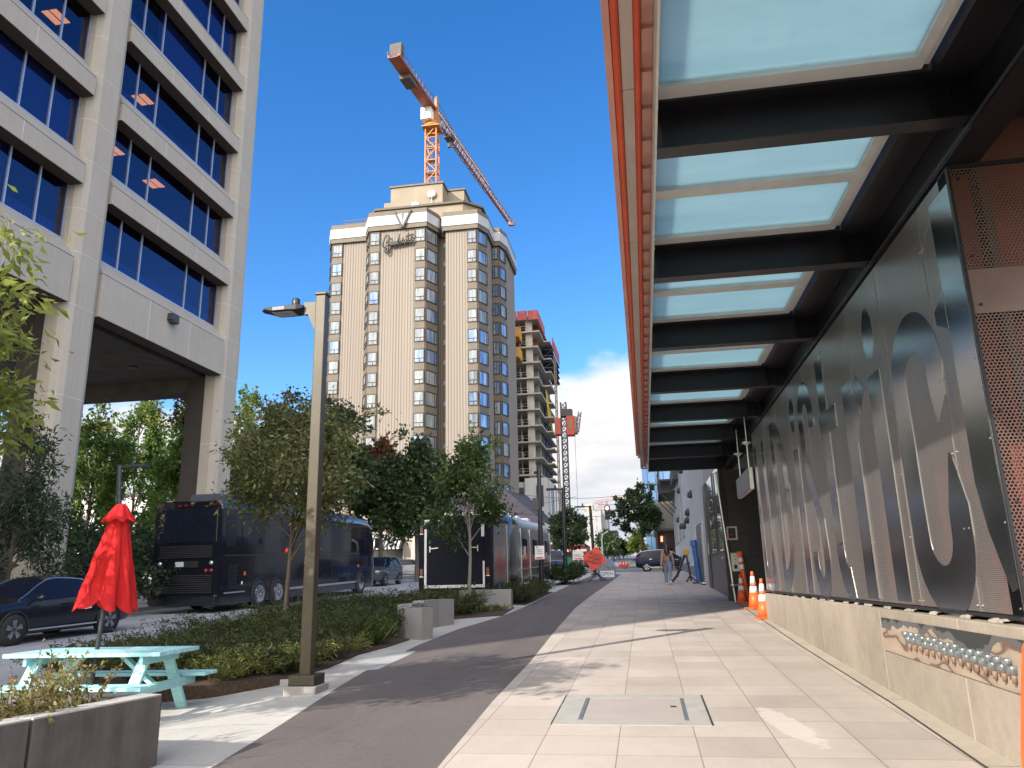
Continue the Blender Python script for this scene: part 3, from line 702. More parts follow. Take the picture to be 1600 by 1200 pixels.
for yc, hw in zip(cols, halfw):
    b = MB()
    ch = .38   # softly rounded outer corners
    prof = [(FXo-.95, yc-hw), (FXo-ch, yc-hw), (FXo-.10, yc-hw+.14), (FXo, yc-hw+ch), (FXo, yc+hw-ch), (FXo-.10, yc+hw-.14), (FXo-ch, yc+hw), (FXo-.95, yc+hw)]
    b.wall(prof, gz(yc)-.3, TOP); o = b.build('column', m_ob, ob)
    b = MB()
    for z in [5.2, 9.0, 12.75]+[12.75+4.15*k+dz for k in range(1, 9) for dz in (0, -1.9)]:
        b.wall([(px_+(.003 if px_ > FXo-.9 else 0), py_+(.003 if py_ > yc else -.003)) for px_, py_ in prof], z, z+.018, cap=False)
    b.build('joint', m_caulk, o)
    b = MB(); b.box(FXo-2.0, FXo-.952, yc-hw+.05, yc+hw-.05, gz(yc)-.3, 12.715); b.build('dark_fin', M('dark_brown_cladding', rgb(.035, .028, .026), .7, 0, .2, 1.5), ob)
    for xb in (-33.5, -44.0):
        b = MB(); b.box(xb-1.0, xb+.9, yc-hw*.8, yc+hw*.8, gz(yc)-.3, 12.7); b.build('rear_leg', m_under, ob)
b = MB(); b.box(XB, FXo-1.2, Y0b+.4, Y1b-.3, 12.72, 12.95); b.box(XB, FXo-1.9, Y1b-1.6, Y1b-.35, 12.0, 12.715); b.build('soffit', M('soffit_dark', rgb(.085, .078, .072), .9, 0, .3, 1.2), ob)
b = MB()
for y in (30, 34.5):
    for x in (-25.5, -28.5): b.cyl((x, y, 12.66), (x, y, 12.72), .28, n=14)
b.build('downlight', m_black, ob)
NF = 9
# solid rear body
b = MB(); b.box(XB, -30.0, Y0b+.5, Y1b-.5, 12.96, TOP); b.build('body', M('office_core', rgb(.16, .16, .17), .8), ob)
b = MB(); b.box(-30.0, FXo-.05, Y1b-.65, Y1b-.15, 12.96, TOP); b.box(-30.0, FXo-.05, Y0b+.1, Y0b+.6, 12.96, TOP); b.build('end_wall', m_ob, ob)
b = MB(); b.box(XB, FXo-.02, Y0b+.2, Y1b-.2, TOP, TOP+.8); b.build('roof', m_ob, ob)
bays = [(cols[i]+halfw[i], cols[i+1]-halfw[i+1]) for i in range(4)]
r3 = random.Random(11)
for k in range(NF):
    zb = 12.75+4.15*k+(0 if k == 0 else 1.05)      # underside of this spandrel
    zt = 12.75+4.15*k+1.90                         # its top edge, sill slope above
    zw0, zw1 = zt+.86, 12.75+4.15*(k+1)+1.60       # glass
    zh = 12.75+4.15*(k+1)+1.05                     # underside of next spandrel
    for bi, (y0, y1) in enumerate(bays):
        if zw0 > 33 and bi < 2: pass
        ya, yb = y0-.0, y1+.0
        b = MB(); b.box(FXo-.72, FXo-.004, ya+.002, yb-.002, zb, zt); sp_ = b.build('spandrel', m_ob, ob)
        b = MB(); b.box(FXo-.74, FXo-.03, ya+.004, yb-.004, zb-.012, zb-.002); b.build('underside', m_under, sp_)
        b = MB()
        b.hexa([(FXo-.78, ya+.002, zt+.025), (FXo-.012, ya+.002, zt+.025), (FXo-.012, yb-.002, zt+.025), (FXo-.78, yb-.002, zt+.025), (FXo-.78, ya+.002, zt+.84), (FXo-.60, ya+.002, zt+.84), (FXo-.60, yb-.002, zt+.84), (FXo-.78, yb-.002, zt+.84)])
        b.build('sloped_sill', m_ob2, sp_)
        b = MB(); nj = 3
        for j in range(1, nj): 
            yj = ya+(yb-ya)*j/nj
            b.box(FXo-.006, FXo+.001, yj-.012, yj+.012, zb, zt)
        b.build('joint', m_caulk, sp_)
        b = MB(); b.box(FXo-.70, FXo+.0015, ya+.01, yb-.01, zt+.002, zt+.023); b.build('shadow_gap', m_black, sp_)
        if k == NF-1: continue
        w_ = MB(); xg = FXo-.66
        ys = [ya+.06, ya+1.55, ya+3.05, yb-3.05, yb-1.55, yb-.06]
        for y in ys: w_.box(xg-.03, xg+.05, y-.035, y+.035, zw0, zw1+.3)
        w_.box(xg-.03, xg+.055, ya+.1, yb-.1, zw0-.045, zw0+.03)
        wf = w_.build('window', m_mull, ob)
        w_ = MB(); w_.quad((xg, ya, zw0), (xg, yb, zw0), (xg, yb, zw1+.3), (xg, ya, zw1+.3)); w_.build('pane', m_oglass, wf)
        # rooms behind: floor slab, back wall, blinds and ceiling lights
        w_ = MB(); w_.quad((xg-.22, ya, zw0-.3), (xg-.22, yb, zw0-.3), (xg-.22, yb, zw0+.62), (xg-.22, ya, zw0+.62)) if (bi*7+k*3) % 4 else None
        if bi >= 2 and (bi, k) not in ((3, 0), (3, 1), (3, 2), (2, 2), (2, 3)): w_.quad((xg-.2, ya+(2.9 if k % 2 else .1), zw0-.2), (xg-.2, yb-(.1 if k % 3 else 3.0), zw0-.2), (xg-.2, yb-(.1 if k % 3 else 3.0), zw1+.2), (xg-.2, ya+(2.9 if k % 2 else .1), zw1+.2))
        if w_.v: w_.build('blind', m_blind, wf)
        w_ = MB(); w_.quad((-30, ya, zw1+.42), (xg-.1, ya, zw1+.42), (xg-.1, yb, zw1+.42), (-30, yb, zw1+.42)); w_.build('ceiling', M('office_ceiling', rgb(.10, .12, .24), .9), wf)
        if bi >= 2:
            w_ = MB()
            lights = {(3, 0): [28.0], (3, 1): [29.2, 32.6], (3, 2): [27.9, 31.0], (2, 2): [21.6, 24.6], (2, 3): [20.5]}.get((bi, k), [])
            for y in lights:
                for dx in (.0, .42): w_.box(xg-2.5-dx, xg-2.16-dx, y+1.2, y+2.1, zw1+.39, zw1+.412)
            if w_.v: w_.build('ceiling_light', m_ceil_light, wf)
b = MB(); b.box(FXo, FXo+.30, 31.9, 32.45, 14.15, 14.5); b.box(FXo+.05, FXo+.34, 31.95, 32.4, 14.05, 14.15)
b.build('floodlight', m_darkgrey, ob, bevel=.02)

# ================================================================ HOTEL
ho = thing('hotel_tower', 'tall beige ribbed hotel tower with bay window columns and a white roof band', 'hotel', (-30, 115, gz(110)))
def m_ribs():
    t = NT('ribbed_cladding'); p = t.pos(); x, y, z = t.sep(p)
    u = t.math('ADD', x, t.math('MULTIPLY', y, 1.0))
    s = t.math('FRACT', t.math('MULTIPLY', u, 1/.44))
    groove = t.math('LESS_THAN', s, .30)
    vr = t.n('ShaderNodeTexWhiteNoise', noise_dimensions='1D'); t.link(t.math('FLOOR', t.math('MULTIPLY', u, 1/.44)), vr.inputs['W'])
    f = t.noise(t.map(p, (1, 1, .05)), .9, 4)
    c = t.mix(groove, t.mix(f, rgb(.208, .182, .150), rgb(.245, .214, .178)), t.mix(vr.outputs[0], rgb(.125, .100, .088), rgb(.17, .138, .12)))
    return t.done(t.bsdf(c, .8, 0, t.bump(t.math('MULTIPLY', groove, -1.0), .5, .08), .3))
m_rib = m_ribs()
m_brown = M('brown_band', rgb(.115, .092, .066), .7, 0, .15, .8)
m_wband = M('white_band', rgb(.38, .38, .385), .5, 0, .10, .35)
m_tan = M('tan_render', rgb(.235, .195, .145), .85, 0, .12, .4)
m_frameb = M('bronze_window_frame', rgb(.03, .026, .022), .5, .3)
t = NT('curtained_glass'); p = t.pos()
cur = t.ramp(t.noise(t.map(p, (1, 1, .12)), 1.7, 4, .7), [(.35, rgb(.10, .12, .14)), (.48, rgb(.16, .18, .19)), (.7, rgb(.29, .30, .295))])
m_curt = t.done(t.bsdf(cur, .08, 0, None, .8))
t = NT('sky_painted_glass'); p = t.pos()  # blue and pale sky reflection painted into the pane colour
cur = t.ramp(t.noise(t.map(p, (1, 1, .1)), 1.3, 3, .6), [(.42, rgb(.10, .16, .30)), (.56, rgb(.22, .30, .42)), (.64, rgb(.42, .46, .50))])
m_blueg = t.done(t.bsdf(cur, .04, .35, None, 1.0))
ZR, ZB0 = 54.6, 12.4
# plan outline, front side, left to right
LW = 108.0; CF = 105.0; RF = 107.2
P1 = [(-47.3, 116), (-47.3, 110.0), (-46.3, LW), (-40.1, LW), (-40.1, 107.2), (-38.9, CF), (-30.1, CF), (-29.05, 107.4), (-29.05, 109.4), (-27.5, 109.4), (-27.5, RF), (-22.56, RF), (-21.55, 109.4), (-21.55, 114.3), (-20.46, 114.3), (-19.84, 116.5), (-19.84, 126.4), (-24, 132), (-47.3, 132)]
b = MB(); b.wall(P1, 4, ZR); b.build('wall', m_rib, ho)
def offs(poly, d):
    out = []; n = len(poly)
    for i in range(n):
        a, p, c = Vector(poly[i-1]), Vector(poly[i]), Vector(poly[(i+1) % n])
        d1 = (p-a).normalized(); d2 = (c-p).normalized(); n1 = Vector((d1.y, -d1.x)); n2 = Vector((d2.y, -d2.x))
        m = (n1+n2); m = m/(max(m.dot(n1), .3)) if m.length > 1e-6 else n1
        out.append((p.x+m.x*d, p.y+m.y*d))
    return out
b = MB(); b.wall(offs(P1, .40), 54.62, 55.35); b.build('band', m_brown, ho)
b = MB(); b.wall(offs(P1, .50), 55.36, 56.95); b.build('band', m_wband, ho)
b = MB(); b.wall(offs(P1, .40), 56.96, 57.75); b.build('band', m_brown, ho)
# V emblem on the band
b = MB()
cx_ = -33.6
b.add([(cx_-1.15, CF-.55, 57.0), (cx_-.25, CF-.55, 57.0), (cx_, CF-.55, 55.0), (cx_-.1, CF-.95, 57.0), (cx_+1.0, CF-.55, 57.0), (cx_+.25, CF-.55, 57.0)], [(0, 1, 2), (1, 3, 2), (3, 5, 2), (5, 4, 2)])
b.build('roof_emblem', m_wband, ho)
b = MB(); b.bar((cx_-1.35, CF-.62, 57.5), (cx_-.08, CF-.62, 54.7), .2, .26); b.bar((cx_+1.35, CF-.62, 57.5), (cx_+.08, CF-.66, 54.7), .2, .26); b.build('emblem_outline', m_frameb, ho)
# penthouse tiers
b = MB(); b.wall([(-43.5, 114), (-40, 110.5), (-25.5, 110.5), (-23.0, 113), (-23, 126), (-43, 126)], 57.75, 61.0); b.build('penthouse', m_tan, ho)
b = MB(); b.wall([(-43.3, 113.8), (-40.2, 110.1), (-25.3, 110.1), (-22.6, 112.8), (-22.6, 126.2), (-43.3, 126.2)], 61.0, 61.35); b.build('penthouse_cornice', M('dark_cornice', rgb(.10, .085, .07), .8), ho)
b = MB(); b.wall([(-38.5, 113), (-29.5, 113), (-29.5, 116), (-26.5, 116), (-26.5, 124), (-38.5, 124)], 61.35, 66.4); b.wall([(-40.0, 114), (-38.51, 114), (-38.51, 123), (-40.0, 123)], 61.35, 64.3); b.build('lift_house', m_tan, ho)
b = MB(); b.wall([(-38.7, 112.8), (-29.3, 112.8), (-29.3, 115.8), (-26.3, 115.8), (-26.3, 124.2), (-38.7, 124.2)], 66.4, 66.7); b.build('lift_house_coping', m_brown, ho)
for px_, py_ in ((-31.3, 64.4), (-34.1, 62.6)):
    b = MB(); b.lathe([(.02, 0), (.55, .15), (.75, .42), (.72, .44)], 14, (px_, 112.3, py_), axis='y'); b.cyl((px_, 112.9, py_), (px_, 112.6, py_-1.6), .05, n=6); b.build('satellite_dish', m_white, ho)
b = MB()
for y_, x0_, x1_ in ((110.2, -40, -25), (108.6, -45, -40.5)):
    for k in range(14): b.cyl((x0_+(x1_-x0_)*k/13, y_, 57.75), (x0_+(x1_-x0_)*k/13, y_, 58.9), .04, n=5)
    b.bar((x0_, y_, 58.9), (x1_, y_, 58.9), .07); b.bar((x0_, y_, 58.4), (x1_, y_, 58.4), .05)
b.build('roof_railing', m_darkgrey, ho)
# bay window columns: two faces each, one window per floor
FLH = 3.22; NFL = 13
def bay(path, glass, ztop):
    """path: plan points of the faces in order; one glass kind per face"""
    st = MB()
    for (xa, ya), (xb, yb) in zip(path[:-1], path[1:]):
        d = Vector((xb-xa, yb-ya, 0)).normalized(); nn = Vector((d.y, -d.x, 0))*.16
        st.hexa([(xa, ya, ZB0), (xb, yb, ZB0), (xb+nn.x, yb+nn.y, ZB0), (xa+nn.x, ya+nn.y, ZB0), (xa, ya, ztop), (xb, yb, ztop), (xb+nn.x, yb+nn.y, ztop), (xa+nn.x, ya+nn.y, ztop)])
    st.build('spandrel_strip', m_brown, ho)
    for k in range(NFL):
        z1 = ztop-k*FLH-.10; z0 = z1-2.12
        fr = MB(); ps = []
        for (xa, ya), (xb, yb), gk in zip(path[:-1], path[1:], glass):
            A_, B_ = Vector((xa, ya, 0)), Vector((xb, yb, 0)); d = (B_-A_); L = d.length; d.normalize(); nn = Vector((d.y, -d.x, 0))
            def q(u, h, o): v = A_+d*u+nn*o; return (v.x, v.y, h)
            def fb(u0, u1, h0, h1): fr.hexa([q(u0, h0, .17), q(u1, h0, .17), q(u1, h0, .27), q(u0, h0, .27), q(u0, h1, .17), q(u1, h1, .17), q(u1, h1, .27), q(u0, h1, .27)])
            fb(.02, .13, z0, z1); fb(L-.13, L-.02, z0, z1); fb(.14, L-.14, z1-.12, z1); fb(.14, L-.14, z0, z0+.10)
            if gk == 0: fb(.14, L-.14, z0+.62, z0+.69); fb(L*.55, L*.55+.06, z0+.11, z0+.61)
            elif gk == 1: fb(L*.80, L*.80+.08, z0+.11, z1-.13)
            else: fb(L*.38, L*.38+.10, z0+.11, z1-.13); fb(.14, L*.37, z0+.95, z0+1.03)
            ps.append((gk, [q(.12, z0+.05, .20), q(L-.12, z0+.05, .20), q(L-.12, z1-.05, .20), q(.12, z1-.05, .20)]))
        fo = fr.build('window', m_frameb, ho)
        for gk, pp in ps:
            g_ = MB(); g_.quad(*pp); dark = rnd.random()
            mat_ = m_curt if (gk == 0 and dark > .12) else (m_blueg if gk else (m_blueg if dark < .1 else m_curt))
            if gk == 1 and rnd.random() < .35: mat_ = m_curt
            g_.build('pane', mat_, fo)
bay([(-47.3, 110.0), (-46.3, LW), (-44.6, LW)], [0, 0], 54.5)
bay([(-40.1, 107.2), (-38.9, CF), (-37.35, CF)], [0, 0], 54.5)
bay([(-31.7, CF), (-30.1, CF), (-29.05, 107.4)], [0, 1], 54.5)
bay([(-24.05, RF), (-22.56, RF), (-21.55, 109.4)], [0, 1], 54.5)
bay([(-21.5, 114.3), (-20.46, 114.3), (-19.84, 116.5)], [2, 1], 54.5)
b = MB()
for k in range(NFL): b.box(-28.3, -28.0, 109.2, 109.38, 54.5-k*FLH-1.6, 54.5-k*FLH-.9)
b.build('slot_vent', m_wband, ho)
# low base wing with dark sloping roof, storefront, striped awnings
m_slate = M('slate_roof', rgb(.024, .020, .030), .8, 0, .25, .9)
b = MB(); b.wall([(-70, 101.5), (-15.5, 101.5), (-13.8, 104), (-13.8, 128), (-70, 128)], 3, 8.9); b.build('base_wing', M('base_render', rgb(.28, .235, .20), .8, 0, .15, .5), ho)
b = MB()
b.add([(-36, 100.8, 8.9), (-12.6, 100.8, 8.9), (-12.6, 126, 8.9), (-34, 107, 12.9), (-19.0, 107, 14.2), (-17.2, 118, 14.2), (-36, 107, 12.9)], [(0, 1, 4, 3), (1, 2, 5, 4), (0, 3, 6)])
b.build('base_roof', m_slate, ho)
b = MB(); b.box(-70, -36, 100.8, 108.5, 8.92, 9.9); b.box(-30.6, -29.2, 100.9, 101.45, 3.3, 8.85); b.build('stone_fascia', M('pale_stone', rgb(.34, .31, .28), .8, 0, .2, .8), ho)
for x0 in (-36.0, -41.5, -47, -52.5, -28.6, -23):
    b = MB(); b.box(x0-.2, x0+4.2, 101.30, 101.48, 3.4, 6.4); wo = b.build('shop_window', M('shop_window_dark', rgb(.02, .02, .022), .12, 0, .2, 2), ho)
    b = MB(); b.box(x0-.3, x0-.21, 101.2, 101.47, 3.3, 6.4); b.box(x0+1.9, x0+2.05, 101.2, 101.29, 3.3, 6.4); b.box(x0+4.21, x0+4.3, 101.2, 101.47, 3.3, 6.4); b.build('frame', M('shop_frame', rgb(.30, .29, .27), .6), wo)
t = NT('striped_awning'); p = t.pos(); x, y, z = t.sep(p)
c = t.mix(t.math('LESS_THAN', t.math('FRACT', t.math('MULTIPLY', x, 1.75)), .5), rgb(.40, .395, .38), rgb(.02, .02, .022)); m_awn = t.done(t.bsdf(c, .8))
for x0 in (-36.2, -41.7, -47.2, -28.8, -23.2):
    b = MB(); b.add([(x0, 101.5, 8.0), (x0+4.4, 101.5, 8.0), (x0+4.4, 99.9, 6.3), (x0, 99.9, 6.3), (x0+4.4, 99.9, 6.0), (x0, 99.9, 6.0), (x0, 101.5, 6.0), (x0+4.4, 101.5, 6.0)], [(0, 1, 2, 3), (3, 2, 4, 5), (0, 3, 5, 6), (1, 7, 4, 2)])
    b.build('awning', m_awn, ho)
# script lettering: Graduate
b = MB()
GS = [  # strokes in letter units
 [(1.05, 1.35), (.95, 1.75), (.65, 1.85), (.28, 1.45), (.05, .75), (.10, .15), (.45, -.05), (.85, .2), (1.0, .7), (.62, .72)],
 [(1.0, .7), (1.02, .1), (.95, -.75), (.75, -.9), (.35, -.45), (.9, .05), (1.25, .45)],
 [(1.25, .45), (1.38, .62), (1.50, .60), (1.46, .15), (1.58, .05), (1.75, .3)],
 [(2.15, .55), (1.92, .62), (1.76, .35), (1.86, .06), (2.08, .18), (2.2, .6), (2.16, .15), (2.28, .05), (2.42, .28)],
 [(2.82, .55), (2.58, .62), (2.42, .32), (2.54, .06), (2.76, .18), (2.95, 1.55), (2.82, .15), (2.96, .05), (3.1, .35)],
 [(3.1, .6), (3.10, .15), (3.25, .05), (3.46, .25), (3.52, .6), (3.46, .15), (3.58, .05), (3.74, .3)],
 [(4.12, .55), (3.9, .62), (3.74, .32), (3.84, .06), (4.05, .18), (4.18, .6), (4.14, .15), (4.26, .05), (4.42, .4)],
 [(4.55, 1.55), (4.42, .3), (4.52, .05), (4.72, .22)],
 [(4.05, 1.02), (4.6, 1.12), (5.1, 1.2), (5.55, 1.12)],
 [(4.72, .3), (4.98, .38), (5.1, .58), (4.92, .66), (4.80, .35), (4.9, .05), (5.2, .05), (5.5, .38)],
]
GX, GZ, GK = -36.75, 51.55, .97
for st in GS:
    b.tube([(GX+u*GK*.92+.02*v, CF-.55, GZ+v*GK*1.15+u*.09) for u, v in st], .15, 6)
for u in (.5, 1.5, 2.5, 3.5, 4.5): b.bar((GX+u*GK*.92, CF-.5, GZ+.4), (GX+u*GK*.92, CF, GZ+.4), .08)
b.build('script_sign', M('sign_letters', rgb(.035, .033, .03), .4, .2), ho)

# ================================================================ TOWER CRANE
m_cry = M('crane_yellow', rgb(.42, .17, .035), .6, 0, .2, .6)
m_crr = M('crane_rust', rgb(.30, .085, .035), .6, 0, .25, .5)
m_crg = M('crane_grey', rgb(.24, .15, .11), .6, .2, .2, .6)
m_crd = M('crane_ballast', rgb(.085, .075, .07), .8, 0, .15, .6)
CX, CY, CZ = -41.6, 150.0, 104.5
cr_ = thing('tower_crane', 'orange flat top tower crane with a long lattice jib above the hotel', 'crane', (CX, CY, gz(150)))
def lattice(b, p, q, w, h, n, r, tri=False, mi=0, upv=(0, 0, 1)):
    p, q = Vector(p), Vector(q); d = (q-p).normalized(); s = d.cross(Vector(upv)).normalized(); u = s.cross(d).normalized()
    if tri: cs = [s*(-w/2), s*(w/2), u*h]
    else: cs = [s*(-w/2)-u*h/2, s*(w/2)-u*h/2, s*(w/2)+u*h/2, s*(-w/2)+u*h/2]
    m = len(cs)
    for c in cs: b.bar(p+c, q+c, r*1.5, mi=mi)
    for i in range(n):
        a, e = p+(q-p)*(i/n), p+(q-p)*((i+1)/n)
        for j in range(m):
            c0, c1 = cs[j], cs[(j+1) % m]
            if i % 2: c0, c1 = c1, c0
            b.bar(a+c0, e+c1, r, mi=mi); b.bar(a+cs[j], a+cs[(j+1) % m], r, mi=mi)
b = MB(); lattice(b, (CX, CY, gz(150)), (CX, CY, 101.5), 2.5, 2.5, 34, .16, upv=(0, 1, 0))
for k in range(10): b.box(CX-.9, CX+1.1, CY-1.0, CY+.3, 70+k*3.3, 70.2+k*3.3)
b.build('mast', m_cry, cr_)
b = MB(); b.lathe([(1.9, 0), (2.0, .5), (1.5, .9), (1.5, 1.6)], 16, (CX, CY, 101.5)); b.box(CX-2, CX+2, CY-2, CY+2, 101.2, 101.45); b.build('slewing_ring', m_cry, cr_)
jd = Vector((35.2-45.9, 210-130.4, 0)); jd = Vector((10.7, 79.6, 0)).normalized(); js = Vector((jd.y, -jd.x, 0))
base = Vector((CX, CY, 0))
def J(u, s, z): v = base+jd*u+js*s; return (v.x, v.y, z)
b = MB(); b.obox(J(-1.2, -.6, 104.4), jd*1.2, js*1.2, (0, 0, 1.45)); o = b.build('cab', m_white, cr_)
b = MB()
for a_, c_ in (((-.75, 103.5), (-.35, 105.3)), ((-.35, 105.3), (-.28, 105.3)), ((-.28, 105.3), (.1, 103.5)), ((-.62, 104.1), (-.2, 104.35))):
    b.bar(J(-2.42, a_[0]-.25, a_[1]), J(-2.42, c_[0]-.25, c_[1]), .28, .05)
b.build('emblem', M('logo_blue', rgb(.03, .16, .40), .5), o)
b = MB(); b.obox(J(.3, .2, 104.3), jd*1.0, js*1.0, (0, 0, 1.6)); b.obox(J(.2, .9, 107.6), jd*.5, js*.3, (0, 0, 1.9)); b.build('slewing_frame', m_cry, cr_)
b = MB(); lattice(b, J(1.5, 0, 106.0), J(40, 0, 106.0), 1.9, 2.7, 22, .13, True); b.build('jib', m_crg, cr_)
b = MB(); lattice(b, J(40, 0, 106.0), J(61, 0, 106.0), 1.6, 1.7, 14, .11, True); b.obox(J(61.3, 0, 106.4), jd*.5, js*.9, (0, 0, .6)); b.build('jib_tip', m_crg, cr_)
b = MB(); b.bar(J(6, -.2, 105.7), J(58, -.2, 105.7), .5, .08); b.build('jib_walkway', m_crr, cr_)
b = MB(); b.obox(J(10.5, 0, 105.4), jd*1.2, js*1.0, (0, 0, .35)); b.tube([J(10.5, 0, 105.2), J(10.5, 0, 103.6)], .06, 5); b.obox(J(10.5, 0, 103.3), jd*.35, js*.35, (0, 0, .4)); b.build('trolley', m_crd, cr_)
b = MB()
for s in (-1.15, 1.15): b.bar(J(-.5, s, 106.2), J(-20.2, s, 106.2), .34, .55)
b.obox(J(-10.2, 0, 105.95), jd*9.9, js*1.0, (0, 0, .05))
for k in range(13): b.bar(J(-1-k*1.5, -1.1, 106), J(-2.2-k*1.5, 1.1, 106), .16)
b.build('counter_jib', m_crr, cr_)
b = MB()
b.obox(J(-18.7, 0, 108.0), jd*.75, js*1.3, (0, 0, 1.7)); b.build('counterweight', m_crd, cr_)
b = MB(); b.obox(J(-12.6, -.2, 105.4), jd*1.9, js*1.2, (0, 0, .55)); b.build('winch', m_crd, cr_)
b = MB()
for s in (-1.4, 1.4):
    for k in range(12): b.cyl(J(-2-k*1.65, s, 106.4), J(-2-k*1.65, s, 107.5), .05, n=5)
    b.bar(J(-2, s, 107.5), J(-20, s, 107.5), .08)
b.tube([J(.2, .9, 109.3), J(-9, .9, 107.6), J(-9, -.9, 107.6)], .09, 5); b.tube([J(.2, .9, 109.3), J(14, 0, 108.6)], .09, 5)
b.build('guard_rail', m_crg, cr_)
b = MB(); b.tube([J(60.5, 0, 105.6), J(60.5, 0, 90)], .03, 4); b.build('hoist_rope', m_crd, cr_)

# ================================================================ CONSTRUCTION TOWER
m_slab = concrete('raw_slab_concrete', rgb(.40, .365, .32), .15, .1, .2)
m_shd = concrete('raw_ceiling_concrete', rgb(.24, .225, .20), .2, .1, .2)
m_net = M('red_debris_net', rgb(.36, .085, .075), .8, 0, .35, 1.2)
m_navy = M('weather_membrane', rgb(.055, .06, .085), .8, 0, .3, .9)
ct = thing('unfinished_tower', 'unfinished concrete tower with open floors and red edge netting beside the hotel', 'building', (-24, 152, gz(150)))
XA, XC, YA, YB_ = -34.0, -18.1, 140.0, 164.0
for k in range(10):
    z = 20.2+k*3.06
    b = MB(); b.box(XA, XC+(.9 if k % 2 else .5), YA-.9, YB_, z, z+.28); b.box(XC+.5, XC+2.1, YA+6+(k % 3), YA+13, z+.02, z+.26); b.build('floor_slab', m_slab, ct)
    b = MB(); b.box(XA, XC-4.5, YA+7.0, YB_-.4, z+.285, z+3.05); b.box(XC-1.4, XC-.2, YA+4.0, YB_-.2, z+.285, z+3.05)
    b.build('core_wall', m_shd if k < 8 else M('orange_formwork', rgb(.30, .10, .025), .8, 0, .3, .7), ct)
    b = MB()
    for xx in (-31, -27.5, -24.2, -21.4): b.cyl((xx, YA+1.2, z+.285), (xx, YA+1.2, z+3.05), .13, n=6)
    for xx in np.arange(XA+.5, XC-1, 1.4): b.cyl((xx, YA-.6, z+.285), (xx, YA-.6, z+1.35), .05, n=5)
    b.bar((XA, YA-.6, z+1.35), (XC-1, YA-.6, z+1.35), .06); b.bar((XA, YA-.6, z+.85), (XC-1, YA-.6, z+.85), .06)
    b.build('guard_rail', m_slab, ct)
    b = MB()
    for j in range(3): b.box(XC-.15, XC-.02, YA+6.5+j*5.6, YA+10.4+j*5.6, z+.30, z+3.04)
    if k < 9: b.build('membrane_wall', m_navy, ct)
b = MB(); b.box(XC-1.9, XC-.7, YA-.1, YA+1.1, 4, 50.8); b.build('corner_column', concrete('pale_column', rgb(.50, .46, .40), .1, .1, .2), ct)
b = MB(); b.box(XA, XC+.5, YA-1.0, YB_-2, 50.8, 51.05); b.build('roof_deck', m_slab, ct)
b = MB()
for k in range(8):
    b.box(XA+k*2.1, XA+k*2.1+1.95, YA-1.15, YA-1.05, 50.2, 52.1)
b.build('edge_net', m_net, ct)
b = MB()
for k in range(5):
    b.box(XC+.65, XC+.75, YA-.9+k*2.1, YA+1.0+k*2.1, 50.0, 52.0)
    b.box(XC+2.2, XC+2.3, YA+9+k*2.7, YA+11.5+k*2.7, 47.3, 49.7)
b.build('edge_net', m_net, ct)
b = MB()
for k in range(4):
    b.box(XC+.5, XC+2.2, YA+8.5, YA+23, 46.8-k*1.25, 46.95-k*1.25)
    for j in range(6): b.bar((XC+2.1, YA+9+j*2.7, 46.8-k*1.25), (XC+.3, YA+9+j*2.7, 45.6-k*1.25), .12)
b.build('climbing_screen', m_navy, ct)
m_lp = M('platform_yellow', rgb(.50, .24, .03), .6, 0, .12, .8)
for z in (45.9, 42.0):
    b = MB(); b.box(-25, -20.6, YA-4.4, YA-.9, z, z+1.9); b.bar((-25, YA-4.2, z-.15), (-25, YA, z-.15), .2); b.bar((-20.7, YA-4.2, z-.15), (-20.7, YA, z-.15), .2); b.build('loading_platform', m_lp, ct)
b = MB()
r4 = random.Random(5)
for k in range(14):
    u = r4.random(); b.bar((XC+.9, YA+7+u*5, 38.3-u*2.2), (XC+1.2, YA+7.5+u*6, 32.5-u*1.5), .25)
b.build('yellow_chute', M('tarp_yellow', rgb(.48, .36, .04), .8, 0, .4, 1.5), ct)
# white clad podium
m_clad = M('white_cladding', rgb(.48, .47, .45), .6, 0, .06, .5)
b = MB(); b.box(XA, XC-2.6, YA-1.4, YB_, 3, 19.0); b.box(XC-2.5, XC+1.6, YA-2.0, YB_, 3, 19.6); b.build('podium', m_clad, ct)
for k in range(3):
    b = MB(); b.box(XC-.4, XC+.9, YA-2.08, YA-2.02, 14.4-k*4.6, 18.2-k*4.6); b.build('podium_window', m_navy, ct)
    b = MB(); b.box(XC-4.4, XC-2.8, YA-1.48, YA-1.42, 14.0-k*4.6, 18.0-k*4.6); b.build('podium_window', m_navy, ct)
for k in range(4):
    b = MB(); b.box(XC+1.62, XC+1.70, YA+1+k*5.6, YA+4.6+k*5.6, 5, 18.5); b.build('podium_window', m_blueg, ct)
# wooden scaffold strip at the flank
b = MB()
for yy in (YA+10, YA+13): b.bar((XC+2.4, yy, 5), (XC+2.4, yy, 46), .22)
for k in range(20): b.bar((XC+2.4, YA+10, 5.5+k*2.05), (XC+2.4, YA+13, 6.5+k*2.05), .14)
b.build('scaffold', M('scaffold_timber', rgb(.22, .16, .11), .8), ct)
hst = thing('construction_hoist', 'red hoist cage on a slim lattice mast beside the unfinished tower', 'hoist', (-12.7, 135, gz(135)))
b = MB(); lattice(b, (-12.75, 135, gz(135)), (-12.75, 135, 32.6), .95, .95, 26, .12, upv=(0, 1, 0)); b.build('mast', m_darkgrey, hst)
b = MB(); b.box(-14.35, -13.3, 134, 136.2, 26.7, 29.6); b.box(-12.2, -10.9, 134, 136.2, 26.5, 29.9); b.build('cage', M('hoist_red', rgb(.50, .06, .03), .55, 0, .2, 1), hst)
